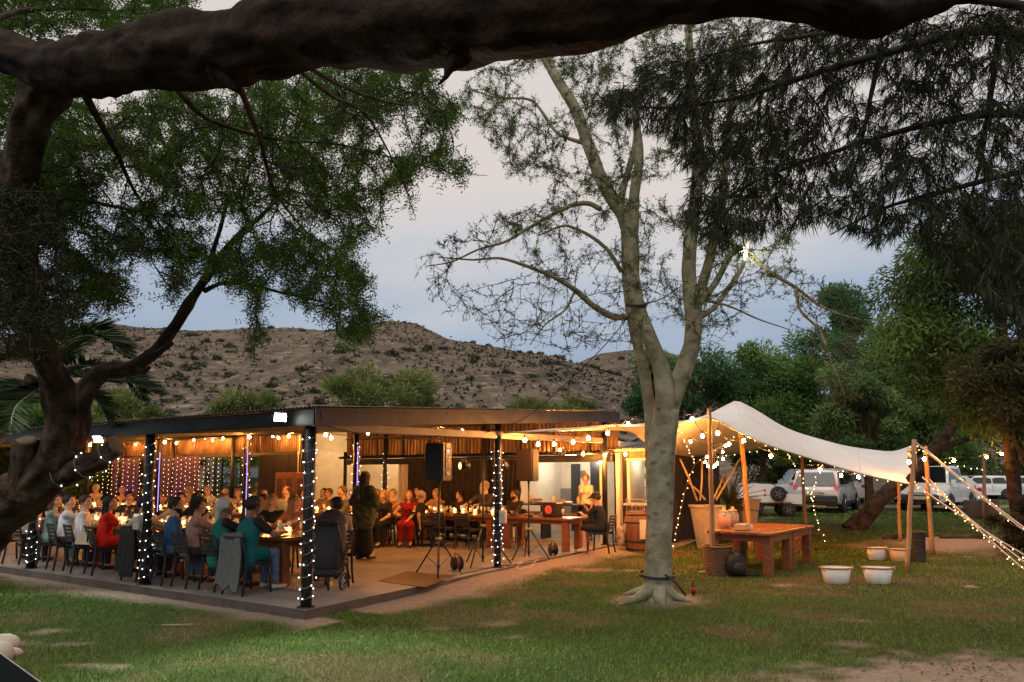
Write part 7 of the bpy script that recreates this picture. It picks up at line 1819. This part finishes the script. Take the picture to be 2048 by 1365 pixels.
    polyA = [(-40, 320), (110, 250), (300, 185), (480, 145), (640, 118), (860, 120), (885, 180), (925, 225), (870, 262), (965, 350), (880, 350), (825, 310), (835, 420), (760, 385), (752, 490), (700, 500), (742, 560), (700, 600), (785, 635), (745, 672), (690, 690), (640, 620), (560, 605), (525, 660), (512, 745), (490, 660), (500, 600), (420, 555), (400, 520), (345, 625), (330, 560), (280, 530), (262, 600), (170, 630), (60, 640), (-40, 650)]
    A = region_points(polyA, 2000, 6.6, 9.6, 11, .40, .011); A = np.concatenate([A, region_points([(-60, -60), (420, -60), (340, 40), (240, 60), (100, 75), (-60, 70)], 300, 7.2, 9.6, 12, .3), region_points([(-60, 330), (210, 330), (230, 640), (-60, 660)], 300, 6.6, 8.6, 13, .25), region_points([(-60, 360), (120, 380), (150, 640), (110, 700), (-60, 720)], 650, 5.6, 6.8, 14, .25), region_points([(-60, 90), (70, 110), (160, 200), (170, 420), (-60, 420)], 330, 7.2, 9.2, 17, .2)])
    B, par, nl = grow([WP(a) for a, b in br+[fork, f2, f3]]+[WP(trunk[0][9:])], A, step=.12, sag=.06, wob=.04, seed=3)
    twigs('twigs', B, par, nl, .0048, M_twig, t, rmax=.03)
    P, D, L, Wd, Tn = sprays(B, par, nl, 9, .19, 5, .050, .0150, 21, droop=.35, keep=lambda q: q[:, 1] > 6.95)
    link('crown', leaves_mesh('crown', P, D, L, Wd, leaf_mat('feathery_leaf', (.022, .058, .008), (.115, .195, .028), .42), 22, Tn), t)
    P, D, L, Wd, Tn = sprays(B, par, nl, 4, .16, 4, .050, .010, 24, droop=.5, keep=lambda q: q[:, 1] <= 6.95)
    link('crown', leaves_mesh('crown', P, D, L, Wd, leaf_mat('dark_near_leaf', (.008, .011, .005), (.032, .042, .014), .15), 25, Tn), t)  # foliage on the near side takes a darker leaf colour
    # fairy lights on the cut limb
    C = catmull(WP(stub[0]), 40); Pth = []
    for i in range(10, 40):
        a = i*.62; r_ = .20; Pth.append(C[i]+np.array((.3*r_*math.cos(a)*.5, r_*math.cos(a), r_*math.sin(a))))
    fairy(Pth, 'cool white fairy lights draped over the cut limb of the old tree', E_fairyc, .20, r=.009, group='fairy lights wound round the posts')
old_tree()

def weeping_tree():
    t = empty('weeping_tree', (0, 0, 0), 0, 'dark weeping tree hanging thin foliage over the upper right', 'tree')
    trunk = ([(2420, 1500, 5.8), (2380, 1100, 6.0), (2330, 600, 6.0), (2280, 150, 5.9), (2200, -200, 5.8)], [.40, .34, .30, .27, .22])
    br = [([(2290, 200, 5.9), (2000, 60, 5.4), (1760, 110, 5.0), (1620, 150, 4.9), (1480, 195, 5.0), (1340, 215, 5.2), (1190, 210, 5.4)], [.10, .05, .03, .022, .016, .010, .004]), ([(2310, 420, 6), (2050, 230, 5.6), (1850, 250, 5.4), (1680, 300, 5.4), (1540, 350, 5.5), (1420, 420, 5.6), (1380, 470, 5.6)], [.08, .04, .026, .018, .012, .007, .003]), ([(2310, 420, 6), (2080, 340, 5.8), (1900, 380, 5.8), (1760, 420, 5.8), (1660, 470, 5.9)], [.07, .03, .022, .014, .005]), ([(1760, 110, 5), (1740, 200, 5.1), (1720, 300, 5.3), (1690, 400, 5.5)], [.025, .017, .011, .004]), ([(2000, 60, 5.4), (1980, 200, 5.6), (1960, 330, 5.9), (1930, 430, 6.1)], [.03, .022, .015, .005]), ([(2100, 20, 5.6), (1900, 0, 5.2), (1700, 60, 5.0), (1500, 90, 5.0), (1380, 120, 5.2)], [.045, .03, .02, .011, .004])]
    V, Q, T = limb_mesh([(WP(trunk[0]), trunk[1])], furrow=.12, lump=.1, n=20, seed=6); link('trunk', fast_mesh('trunk', V, Q, T, mats=[M_bark], smooth_=True), t)
    V, Q, T = limb_mesh([(WP(a), b) for a, b in br], furrow=.05, lump=.1, n=9, seed=7); link('branches', fast_mesh('branches', V, Q, T, mats=[M_twig], smooth_=True), t)
    poly = [(1190, 190), (1290, 120), (1400, 60), (1700, 20), (2100, 0), (2100, 700), (1980, 620), (1880, 520), (1800, 460), (1760, 490), (1690, 450), (1600, 440), (1540, 470), (1440, 490), (1360, 430), (1380, 340), (1320, 260), (1210, 240)]
    A = region_points(poly, 3600, 4.4, 7.0, 15, .30, .02)
    B, par, nl = grow([WP(a) for a, b in br], A, step=.10, sag=.10, wob=.05, seed=5)
    twigs('twigs', B, par, nl, .0026, M_twig, t, rmax=.016)
    r = np.random.default_rng(31); e = np.repeat(np.arange(nl, len(B)), 17); d = unit(B[e]-B[par[e]]); D = unit(d*.45+r.normal(0, .27, (len(e), 3))+np.array((-.15, 0, -.75)))
    P = B[e]+(B[par[e]]-B[e])*r.random((len(e), 1)); L = r.uniform(.05, .17, len(e))
    link('crown', leaves_mesh('crown', P, D, L, r.uniform(.005, .0095, len(e)), leaf_mat('dark_needle', (.008, .013, .005), (.030, .040, .013), .12), 32), t)
weeping_tree()

# --- broad trees and bushes in the distance: trunk, limbs and clumped leaves in an uneven crown
def bush_crown(c, size, n, seed, lw, m, nclump=26, droop=.2, hollow=.35, lean=(0, 0)):
    """n leaves gathered in clumps through the crown's volume"""
    r = np.random.default_rng(seed); size = np.asarray(size, float)
    d = unit(r.normal(size=(nclump, 3))); rad = r.uniform(hollow, 1.0, (nclump, 1))**.6; cc = np.asarray(c)+d*rad*size*np.array((1, 1, 1)); cs = r.uniform(.16, .38, nclump)*size.mean()
    k = r.integers(0, nclump, n); q = unit(r.normal(size=(n, 3)))*(r.random((n, 1))**.45)*cs[k][:, None]*np.array((1.15, 1.15, .9))
    P = cc[k]+q; D = unit(q/np.maximum(cs[k][:, None], .1)*.7+r.normal(0, .55, (n, 3))+np.array((0, 0, .25-droop)))
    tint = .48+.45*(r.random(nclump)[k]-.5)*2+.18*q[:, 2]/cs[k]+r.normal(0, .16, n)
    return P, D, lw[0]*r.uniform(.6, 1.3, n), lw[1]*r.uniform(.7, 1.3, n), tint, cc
def far_tree(label, px, py_base, Y, crown_px, n, seed, lw, m, depth=.8, nclump=34, trunk_r=.2, cat='tree', group=None, name='leafy_tree', droop=.2, base_z=None, bark=None):
    """crown_px: (x0, y0, x1, y1) extent of the crown in the photograph"""
    b = W(px, py_base, Y); b[2] = gz(b[0], b[1])-.05
    a0 = W(crown_px[0], crown_px[3], Y); a1 = W(crown_px[2], crown_px[1], Y); c = (a0+a1)/2; size = np.array(((a1[0]-a0[0])/2, (a1[0]-a0[0])/2*depth, (a1[2]-a0[2])/2))*.86
    t = empty(name, tuple(b), 0, label, cat, group)
    P, D, L, Wd, T, cc = bush_crown(c-b, size, n, seed, lw, m, nclump, droop)
    r = np.random.default_rng(seed+1); paths = []
    top = (c-b)+np.array((0, 0, size[2]*.3)); mid = np.array((top[0]*.3+r.normal(0, .1), top[1]*.3, top[2]*.45))
    paths.append((np.array([(0, 0, 0), mid*.5+r.normal(0, .05, 3)*np.array((1, 1, 0)), mid, top*np.array((.8, .8, .85))]), [trunk_r, trunk_r*.85, trunk_r*.7, trunk_r*.3]))
    for q in cc[:12]: paths.append((np.array([mid*r.uniform(.6, 1), (mid+q)/2+np.array((0, 0, size[2]*.08)), q]), [trunk_r*.42, trunk_r*.25, trunk_r*.07]))
    V, Q, Tt = limb_mesh(paths, lump=.12, n=8, seed=seed, step=.25); link('trunk', fast_mesh('trunk', V, Q, Tt, mats=[bark or M_bark], smooth_=True), t)
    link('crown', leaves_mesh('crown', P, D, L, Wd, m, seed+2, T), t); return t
LG = leaf_mat('willow_green_leaf', (.026, .075, .018), (.165, .29, .072), .38); LB = leaf_mat('blue_green_leaf', (.022, .070, .026), (.135, .26, .092), .38); LY = leaf_mat('yellow_green_leaf', (.085, .115, .030), (.25, .29, .09), .35); LD = leaf_mat('dark_olive_leaf', (.022, .046, .011), (.115, .185, .042), .32)
G1 = 'trees beyond the tent'
far_tree('dense blue green tree directly behind the pale trunk', 1350, 960, 31, (1245, 660, 1490, 960), 26000, 41, (.26, .070), LB, group=G1, nclump=44)
far_tree('tall green tree behind the tent peak', 1520, 980, 33, (1430, 650, 1650, 950), 26000, 42, (.26, .065), LG, group=G1, nclump=40)
far_tree('tallest loose tree rising above the long tent edge', 1650, 980, 34, (1570, 560, 1800, 930), 26000, 43, (.28, .065), LB, group=G1, nclump=40)
far_tree('pale grey green tree hanging over the silver car', 1740, 990, 28, (1640, 700, 1840, 940), 20000, 44, (.24, .055), leaf_mat('grey_green_leaf', (.060, .110, .034), (.235, .34, .12), .38), group=G1, nclump=34, droop=.5)
far_tree('green tree filling the gap right of the pale grey green one', 1850, 990, 30, (1720, 560, 1960, 900), 24000, 45, (.26, .065), LG, group=G1, nclump=40, droop=.4)
far_tree('low dark bush line under the trees behind the white wagon', 1560, 985, 42, (1430, 820, 1700, 985), 12000, 46, (.34, .10), LD, group=G1, cat='bush', name='leafy_bush')
far_tree('dark bushes behind the parked hatchbacks', 1900, 990, 52, (1740, 820, 2120, 985), 14000, 47, (.42, .12), LD, group=G1, cat='bush', name='leafy_bush')
far_tree('big dark tree overhanging the right edge with narrow hanging leaves', 2030, 1020, 17.5, (1750, 400, 2230, 880), 60000, 48, (.20, .046), LD, group=G1, nclump=80, droop=.75, trunk_r=.14)
far_tree('leafy branch mass at the right edge above the warm bulbs', 2090, 1040, 15, (1920, 640, 2180, 900), 16000, 49, (.16, .036), leaf_mat('warm_olive_leaf', (.028, .032, .012), (.085, .080, .028), .3), group=G1, nclump=30, droop=.6, trunk_r=.14)
far_tree('low light tree between the tent end and the hatchbacks', 1880, 1010, 36, (1790, 830, 1960, 950), 9000, 50, (.28, .07), LG, group=G1, cat='bush', name='leafy_bush')
G2 = 'bushes behind the pavilion'
for k, (lab, px, Y, cr, n, m) in enumerate((('upright yellow green bushes above the middle of the roof', 770, 33, (625, 735, 910, 900), 15000, LY), ('light green bush above the left half of the roof', 490, 33, (410, 770, 575, 900), 8000, LY), ('pale bush above the roof behind the palm', 230, 33, (130, 775, 330, 950), 9000, LY), ('bush at the far left above the eave', 40, 32, (-60, 780, 130, 960), 9000, LG), ('pale green bush tops right above the side channel', 1050, 36, (985, 788, 1115, 900), 5000, LY), ('small pale bush top left of the pale trunk', 1160, 36, (1095, 792, 1220, 900), 5000, LY), ('dark green bush seen through the left window', 185, 30, (110, 880, 260, 1010), 8000, LG), ('green bush seen through the middle window', 470, 31, (410, 880, 540, 1010), 7000, LG))):
    far_tree(lab, px, 1000, Y, cr, n, 60+k, (.30, .07), m, group=G2, cat='bush', name='leafy_bush', nclump=26, trunk_r=.1, droop=-.1)
def leaning_trunk():
    t = empty('leaning_tree', (0, 0, 0), 0, 'dark leaning trunk slanting up from the lawn behind the tubs', 'tree')
    a = W(1702, 1062, 21.0); a[2] = gz(a[0], a[1])-.1; P = [a]+[W(*p) for p in ((1725, 1040, 21), (1760, 1000, 21), (1800, 965, 21.2), (1850, 920, 21.5), (1905, 850, 22), (1950, 760, 22.5))]
    V, Q, T = limb_mesh([(np.array(P), [.34, .26, .24, .23, .21, .18, .10]), (np.array([P[4], W(1880, 900, 22), W(1960, 870, 23)]), [.14, .12, .06])], furrow=.08, lump=.1, n=14, seed=9)
    link('trunk', fast_mesh('trunk', V, Q, T, mats=[M_bark], smooth_=True), t)
    P_, D, L, Wd, Tn, cc = bush_crown(W(1940, 760, 22.5), (2.0, 1.6, 1.3), 9000, 77, (.18, .035), None, 26, .6); link('crown', leaves_mesh('crown', P_, D, L, Wd, LD, 78, Tn), t)
    t2 = empty('upright_trunk', (0, 0, 0), 0, 'upright dark trunk with a side branch near the right edge behind the bulbs', 'tree'); V, Q, T = limb_mesh([(WP([(2030, 1018, 17.5), (2018, 900, 17.3), (2012, 760, 17.0), (2005, 640, 16.8)]), [.13, .12, .11, .09]), (WP([(2014, 850, 17.1), (1940, 760, 17), (1880, 670, 17), (1850, 640, 17)]), [.09, .06, .05, .03])], furrow=.08, lump=.1, n=12, seed=10)
    link('bark', fast_mesh('bark', V, Q, T, mats=[M_bark], smooth_=True), t2)
    r = MB(); rr = np.random.default_rng(6)
    for k in range(7):
        a = np.array((rr.uniform(9.5, 12.5), rr.uniform(16.6, 17.8), 0)); pts = []
        for i in range(5): q = a+np.array((.35*i, .10*math.sin(i+k), 0)); pts.append((q[0], q[1], gz(q[0], q[1])+.02+.03*math.sin(i*1.3+k)))
        r.tube(pts, [.03, .045, .05, .04, .015], 6)
    tag(r.build('exposed_roots', M_bark), 'exposed roots across the sandy mound right of the tent end', 'roots')
    far_tree('dark dead bush on the lawn at the right edge', 2040, 1120, 15.0, (1985, 985, 2110, 1120), 5200, 81, (.16, .022), leaf_mat('dry_dark_leaf', (.016, .013, .008), (.055, .042, .022), .15), cat='bush', name='dead_bush', nclump=18, trunk_r=.06, droop=-.4)
leaning_trunk()
def palm():
    c = W(92, 765, 10.6); b = W(-170, 1180, 10.4); b[2] = gz(b[0], b[1]); t = empty('palm_tree', tuple(b), 0, 'date palm with dark arching fronds behind the old trunk', 'palm'); o = b
    n = 40; z = np.linspace(0, c[2]-b[2], n); MB().tube([((c[0]-b[0])*(q/z[-1])**1.6, 0, q) for q in z], [.15+.018*(i % 2) for i in range(n)], 12).build('trunk', M_bark, t)
    lm = leaf_mat('palm_leaflet', (.024, .046, .018), (.085, .135, .055), .15, .35, .06); rm = mat('palm_rachis', (.16, .15, .06), .5)
    fr = [[(92, 762, 10.6), (120, 700, 10.4), (170, 672, 10.2), (215, 682, 10.1), (256, 716, 10.0)], [(92, 765, 10.6), (130, 748, 10.3), (190, 760, 10.0), (250, 762, 9.8), (322, 790, 9.6)], [(92, 770, 10.6), (140, 735, 10.5), (200, 735, 10.4), (250, 752, 10.3), (285, 800, 10.2)], [(90, 762, 10.6), (60, 722, 10.5), (10, 722, 10.3), (-40, 760, 10.1)], [(90, 768, 10.6), (55, 770, 10.3), (0, 795, 10.0), (-50, 845, 9.8)], [(90, 768, 10.6), (60, 790, 10.0), (30, 815, 9.6), (18, 865, 9.3)], [(92, 760, 10.6), (85, 690, 10.9), (60, 640, 11.2), (20, 630, 11.5)], [(92, 760, 10.6), (130, 680, 11.0), (190, 660, 11.4), (240, 690, 11.7)], [(92, 768, 10.6), (140, 780, 10.9), (190, 800, 11.1), (220, 850, 11.2)]]
    for k, L in enumerate(fr):
        C = catmull(WP(L), 46)-o; T = unit(np.gradient(C, axis=0)); f = MB().tube([tuple(p) for p in C], [.022*(1-.8*i/45) for i in range(46)], 5).build('frond', rm, t)
        S = unit(np.cross(T, np.array((0, 0, 1)))); U = np.cross(S, T); P = []; D = []; Ls = []; r = np.random.default_rng(k); q = np.linspace(.12, 1, 120); idx = q*45; i0 = np.clip(idx.astype(int), 0, 44); fr_ = (idx-i0)[:, None]; Cp = C[i0]*(1-fr_)+C[i0+1]*fr_
        ln = .56*np.sin(np.clip(q*.9+.12, 0, 1)*math.pi)**.6+.06
        for s in (-1, 1): P.append(Cp); D.append(unit(S[i0]*s*.75+T[i0]*(.45+.5*q[:, None])+U[i0]*.28+r.normal(0, .06, (120, 3))+np.array((0, 0, -.12)))); Ls.append(ln*r.uniform(.85, 1.1, 120))
        link('leaflets', leaves_mesh('leaflets', np.concatenate(P), np.concatenate(D), np.concatenate(Ls), np.full(240, .040), lm, k), f)
palm()
# ------------------------------------------------------------------ parked cars and the trailer
M_tyre = mat('tyre_rubber', (.018, .018, .018), .8); M_rim = mat('alloy_rim', (.45, .45, .46), .3, .8); M_cglass = mat('car_glass', (.012, .015, .018), .05, spec=.8); M_red = mat('red_lamp', (.45, .012, .010), .2, emit=(1, .03, .02), estr=.06); M_trim = mat('black_trim', (.02, .02, .021), .6); M_clear = mat('clear_lamp', (.6, .6, .62), .1, spec=.8)
WHEEL = {}
def wheel(parent, x, y, r):
    if r not in WHEEL:
        MM = Matrix.Rotation(R(90), 3, 'X'); a = MB().lathe([(r*.62, -.10), (r*.93, -.105), (r, -.07), (r, .07), (r*.93, .105), (r*.62, .10)], n=22, M=MM).mesh('tyre', [M_tyre]); b = MB()
        b.lathe([(r*.63, -.085), (r*.60, -.06), (r*.12, -.075), (.001, -.08)], n=18, M=MM); b.lathe([(r*.63, .085), (r*.60, .06), (r*.12, .075), (.001, .08)], n=18, M=MM)
        for k in range(5):
            for s in (-1, 1): t = 2*math.pi*k/5; b.bar((r*.10*math.cos(t), s*.088, r*.10*math.sin(t)), (r*.60*math.cos(t), s*.080, r*.60*math.sin(t)), .055, .018)
        WHEEL[r] = (a, b.mesh('rim', [M_rim]))
    w = link('wheel', WHEEL[r][0], parent, (x, y, r)); link('rim', WHEEL[r][1], w); return w
def loft(b, st, mi=0):
    """stations (x, [(y, z) half-outline bottom to top]) mirrored to closed sections"""
    rows = []
    for x, h in st: rows.append([(x, -y, z) for y, z in h]+[(x, y, z) for y, z in reversed(h)])
    k = len(rows[0]); V = [p for r_ in rows for p in r_]; F = [(i*k+j, i*k+(j+1) % k, (i+1)*k+(j+1) % k, (i+1)*k+j) for i in range(len(rows)-1) for j in range(k)]
    F += [tuple(reversed(range(k))), tuple((len(rows)-1)*k+j for j in range(k))]; b.add(V, F, mi, True); return b
def car(label, loc, head, L, Wd, kind, paint, group='cars parked under the trees', plate=None):
    """head: compass heading in degrees, 0 = away from the camera (+Y), 90 = to the right. Local x runs forward from the rear bumper."""
    t = empty('parked_car', tuple(loc), R(90-head), label, 'car', group); hw = Wd/2
    cfg = {'suv': dict(belt=1.05, roof=1.68, hood=1.02, low=.30, gx=(.06, .30, 2.95, 3.55), r=.36, fx=.84, rx=.78, wf=.55), 'wagon': dict(belt=1.08, roof=1.78, hood=1.08, low=.36, gx=(.08, .28, 3.1, 3.6), r=.38, fx=.85, rx=.9, wf=.55), 'hatch': dict(belt=.92, roof=1.46, hood=.92, low=.22, gx=(.10, .62, 2.35, 3.15), r=.31, fx=.75, rx=.68, wf=.5), 'van': dict(belt=1.12, roof=1.85, hood=1.08, low=.36, gx=(1.9, 2.0, 3.35, 3.95), r=.37, fx=.85, rx=1.0, wf=.6)}[kind]
    be, ro, ho, lo = cfg['belt'], cfg['roof'], cfg['hood'], cfg['low']; g0, g1, g2, g3 = cfg['gx']
    def sec(x, zt, w, zl=None): zl = lo if zl is None else zl; return (x, [(w*.80, zl), (w*.95, zl+.06), (w, zl+.25), (w, zt-.22), (w*.985, zt-.06), (w*.93, zt)])
    b = MB(); loft(b, [sec(0, be-.12, hw*.86, lo+.16), sec(.06, be-.03, hw*.94, lo+.06), sec(.30, be, hw*.985), sec(g2-.2, be, hw), sec(g3, be-.02, hw*.99), sec(L-.65, ho-.05, hw*.97), sec(L-.22, ho-.16, hw*.90), sec(L, ho-.34, hw*.72, lo+.12)])
    body = b.build('body', paint, t); body.data.set_sharp_from_angle(angle=R(35))
    tw = hw*.80; G_ = MB(); gs = [(g0, [(hw*.93, be-.02), (hw*.92, be+.03), (hw*.90, be+.04), (hw*.86, be+.05)]), (g1, [(hw*.955, be-.02), (hw*.94, be+.04), (tw*1.04, ro-.08), (tw*.90, ro)]), ((g1+g2)/2, [(hw*.965, be-.02), (hw*.95, be+.04), (tw*1.05, ro-.06), (tw*.92, ro+.02)]), (g2, [(hw*.955, be-.02), (hw*.94, be+.04), (tw*1.02, ro-.07), (tw*.90, ro-.01)]), (g3, [(hw*.95, be-.02), (hw*.94, be), (hw*.92, be+.03), (hw*.88, be+.04)])]
    loft(G_, gs); gh_ = G_.build('cabin', paint, t); gh_.data.set_sharp_from_angle(angle=R(35))
    def q(pts, name, m, par=None, off=(0, 0, 0)):
        o = MB().prism(pts, off).build(name, m, par or t); return o
    xs = [g1+.06, g1+(g2-g1)*.36, g1+(g2-g1)*.40, g1+(g2-g1)*.70, g1+(g2-g1)*.74, g2+.12] if kind in ('suv', 'wagon') else [g1+.10, g1+(g2-g1)*.48, g1+(g2-g1)*.52, g2+.18]
    for s in (-1, 1):
        yb, yt = s*hw*.953, s*tw*1.052
        for k in range(0, len(xs), 2):
            x0, x1 = xs[k], xs[k+1]; la = k+2 >= len(xs); fi = k == 0
            q([(x0-(.10 if fi and kind != 'van' else 0), yb, be+.06), (x1+(.30 if la else 0), yb, be+.06), (x1-(.04 if la else 0), yt, ro-.11), (x0+(.05 if fi else 0), yt, ro-.11)], 'side_window', M_cglass, None, (0, s*.006, 0))
        for x in (cfg['rx'], L-cfg['fx']):
            MB().lathe([(cfg['r']*1.16, -.01), (cfg['r']*1.16, .004), (.001, .006)], n=24, c=(x, s*(hw-.012), cfg['r']), M=Matrix.Rotation(R(-90*s), 3, 'X')).build('wheel_arch', M_trim, t); wheel(t, x, s*(hw-.085), cfg['r'])
        q([(g2+.25, s*hw*.97, be+.02), (g2+.45, s*hw*.97, be+.02), (g2+.43, s*hw*.97, be+.16), (g2+.27, s*hw*.97, be+.18)], 'door_mirror', paint, None, (0, s*.16, 0))
        MB().bar((cfg['rx']+cfg['r']*1.2, s*(hw-.02), lo+.10), (L-cfg['fx']-cfg['r']*1.2, s*(hw-.02), lo+.10), .06, .12).build('sill', M_trim if kind in ('suv', 'wagon') else paint, t)
        for x in ((g1+g2)/2+.08, g2-.25) if kind != 'van' else (g2-.3,): MB().bar((x-.22, s*(hw+.006), be-.12), (x-.04, s*(hw+.006), be-.12), .03, .03).build('door_handle', paint, t)
        for x in [xs[k]-.03 for k in range(2, len(xs), 2)]: MB().bar((x, s*(hw+.001), lo+.25), (x, s*(hw*.975), be), .012, .01).build('door_gap', M_trim, t)
        if kind == 'suv': q([(-.02, s*hw*.90, be-.14), (-.02, s*hw*.74, be-.10), (.10, s*hw*.70, be+.20), (.24, s*tw*.80, ro-.12), (.26, s*tw*1.0, ro-.14), (.13, s*hw*.90, be+.16)], 'tail_lamp', M_red, None, (.05, 0, 0))
        else: q([(.0, s*hw*.86, be-.26), (.0, s*hw*.62, be-.24), (.05, s*hw*.62, be-.03), (.05, s*hw*.90, be-.03)], 'tail_lamp', M_red, None, (.14, 0, 0)); 
        if kind != 'suv': q([(.04, s*hw*.93, be-.24), (.30, s*hw*.992, be-.16), (.30, s*hw*.992, be-.06), (.06, s*hw*.95, be-.05)], 'tail_lamp', M_red, None, (0, s*.012, 0))
        q([(L-.10, s*hw*.62, ho-.42), (L-.10, s*hw*.88, ho-.40), (L-.32, s*hw*.93, ho-.22), (L-.22, s*hw*.62, ho-.22)], 'headlamp', M_clear, None, (.03, 0, .0))
        if kind in ('suv', 'wagon'): MB().tube([(g1+.2, s*tw*.86, ro+.02), (g1+.35, s*tw*.86, ro+.07), (g2-.4, s*tw*.86, ro+.07), (g2-.2, s*tw*.86, ro+.02)], .018, 6).build('roof_rail', M_trim, t)
        if kind == 'suv': MB().box((-.035, s*hw*.72, lo+.30), (.02, .14, .07)).build('reflector', M_red, t)
    q([(g0-.03, -hw*.78, be+.03), (g0-.03, hw*.78, be+.03), (g1-.045, tw*.86, ro-.10), (g1-.045, -tw*.86, ro-.10)], 'rear_window', M_cglass, None, (-.006, 0, .003))
    q([(g3-.02, -hw*.84, be+.045), (g3-.02, hw*.84, be+.045), (g2+.02, tw*.84, ro-.035), (g2+.02, -tw*.84, ro-.035)], 'windscreen', M_cglass, None, (.012, 0, .006))
    MB().box((-.02, 0, lo+.24), (.16, hw*1.74, .30), ch=.05).build('rear_bumper', M_trim if kind in ('suv', 'van') else paint, t); MB().box((L-.04, 0, lo+.20), (.16, hw*1.5, .28), ch=.05).build('front_bumper', M_trim if kind in ('van',) else paint, t)
    MB().box((L-.06, 0, ho-.36), (.10, hw*.9, .14), ch=.02).build('grille', M_trim, t)
    for x, s in ((-.015 if kind != 'suv' else -.03, -1), (L+.04, 1)):
        z = be-.28 if s < 0 else lo+.22; pl = MB().box((x, 0, z), (.02, .52, .12)).build('number_plate', mat('cream_plate', (.50, .46, .36), .5), t)
        if plate:
            d = bpy.data.curves.new('plate_text', 'FONT'); d.body = plate; d.size = .125; d.align_x = 'CENTER'; d.align_y = 'CENTER'; d.extrude = .002; tx = bpy.data.objects.new('plate_text', d); tm = bpy.data.meshes.new_from_object(tx); bpy.data.objects.remove(tx); tm.materials.clear(); tm.materials.append(M_trim)
            link('plate_text', tm, pl, (x+s*.013, 0, z), (R(90), 0, R(90*s)))
    return t
PW = mat('white_paint_car', (.74, .74, .72), .25, spec=.6); PS = mat('silver_paint', (.56, .55, .52), .3, .2, spec=.6); PG = mat('white_pearl', (.70, .70, .70), .25, spec=.6)
def base(px, py, Y): p = W(px, py, Y); p[2] = gz(p[0], p[1]); return p
c = base(1632, 1022, 26.6); car('silver off-road estate car seen from behind with tall red tail lamps', c, 35, 4.55, 1.80, 'suv', PS, plate='CAM 21404')
c = base(1722, 1010, 33.0); car('white estate car parked sideways behind the silver one', c, -84, 4.8, 1.85, 'wagon', PW)
c = base(1908, 1012, 30.5); car('white van-like four wheel drive partly hidden by the gathered tent end', c, -133, 4.7, 1.85, 'van', PW)
c = base(1953, 1010, 34.5); car('white hatchback whose tail shows right of the four wheel drive', c, -78, 3.95, 1.70, 'hatch', PG)
c = base(2024, 990, 44); car('white hatchback parked sideways beyond the tree stumps', c, -80, 4.0, 1.72, 'hatch', PG)
c = base(2105, 988, 46); car('grey car at the very right edge behind the dark tree', c, -85, 4.0, 1.72, 'hatch', PS)
def trailer():
    c = base(1512, 1016, 25.5); t = empty('camping_trailer', tuple(c), R(-8), 'small white off-road trailer with spare wheel and tow bar', 'trailer')
    t.scale = (.82,)*3
    b = MB(); b.prism([(-.95, -.7, .62), (.95, -.7, .62), (1.0, -.7, 1.12), (.55, -.7, 1.42), (-.5, -.7, 1.46), (-.95, -.7, 1.25)], (0, 1.4, 0)); o = b.build('trailer_body', PG, t)
    MB().box((0, 0, .56), (2.0, 1.3, .10)).build('chassis', M_trim, t); MB().prism([(1.02, -.62, .58), (1.95, -.5, .52), (1.95, .5, .52), (1.02, .62, .58)], (0, 0, .42)).build('nose_box', PW, t)
    MB().bar((1.0, 0, .5), (3.0, 0, .42), .08, .08).build('tow_bar', mat('yellow_bar', (.30, .22, .08), .5), t); MB().bar((-.6, -.72, .6), (1.4, -.72, .62), .06, .05).build('side_rail', MATS['yellow_bar'], t)
    for s in (-1, 1): wheel(t, -.2, s*.78, .36); wheel(t, 1.25, s*.70, .30)
    w = wheel(t, .78, -.82, .33); w.location = (.80, -.80, 1.0)
    MB().tube([(-.9, -.71, 1.3), (-.2, -.71, 1.52), (.5, -.71, 1.48), (.95, -.71, 1.2)], .02, 5).build('cover_rope', M_trim, t)
    for k in range(2): MB().cyl((.25, -.71, .95+.2*k), (.25, -.72, .95+.2*k), .05, n=10).build('round_lamp', M_red, t)
trailer()
def far_posts():
    for k, (px, py0, Y, py1) in enumerate(((1724, 1008, 36, 955), (1862, 1012, 31, 950))):
        a = base(px, py0, Y); tag(MB().cyl((0, 0, 0), (0, 0, W(px, py1, Y)[2]-a[2]), .09, n=8).build('bare_tree', M_bark, None, tuple(a)), ['thin bare trunk standing right of the silver car', 'thin bare trunk behind the gathered tent end'][k], 'tree')
far_posts()
# every thing under 16 words, every part of a chair copied
for o in scn.objects:
    l = o.get('label')
    if l and len(l.split()) > 16: o['label'] = ' '.join(l.split()[:16])
print('script', round(time.time()-T0, 1), 's; triangles', sum(len(o.data.loop_triangles) if o.data.loop_triangles else sum(len(p.vertices)-2 for p in o.data.polygons) if len(o.data.polygons) < 5000 else 2*len(o.data.polygons) for o in scn.objects if o.type == 'MESH')/1e6)
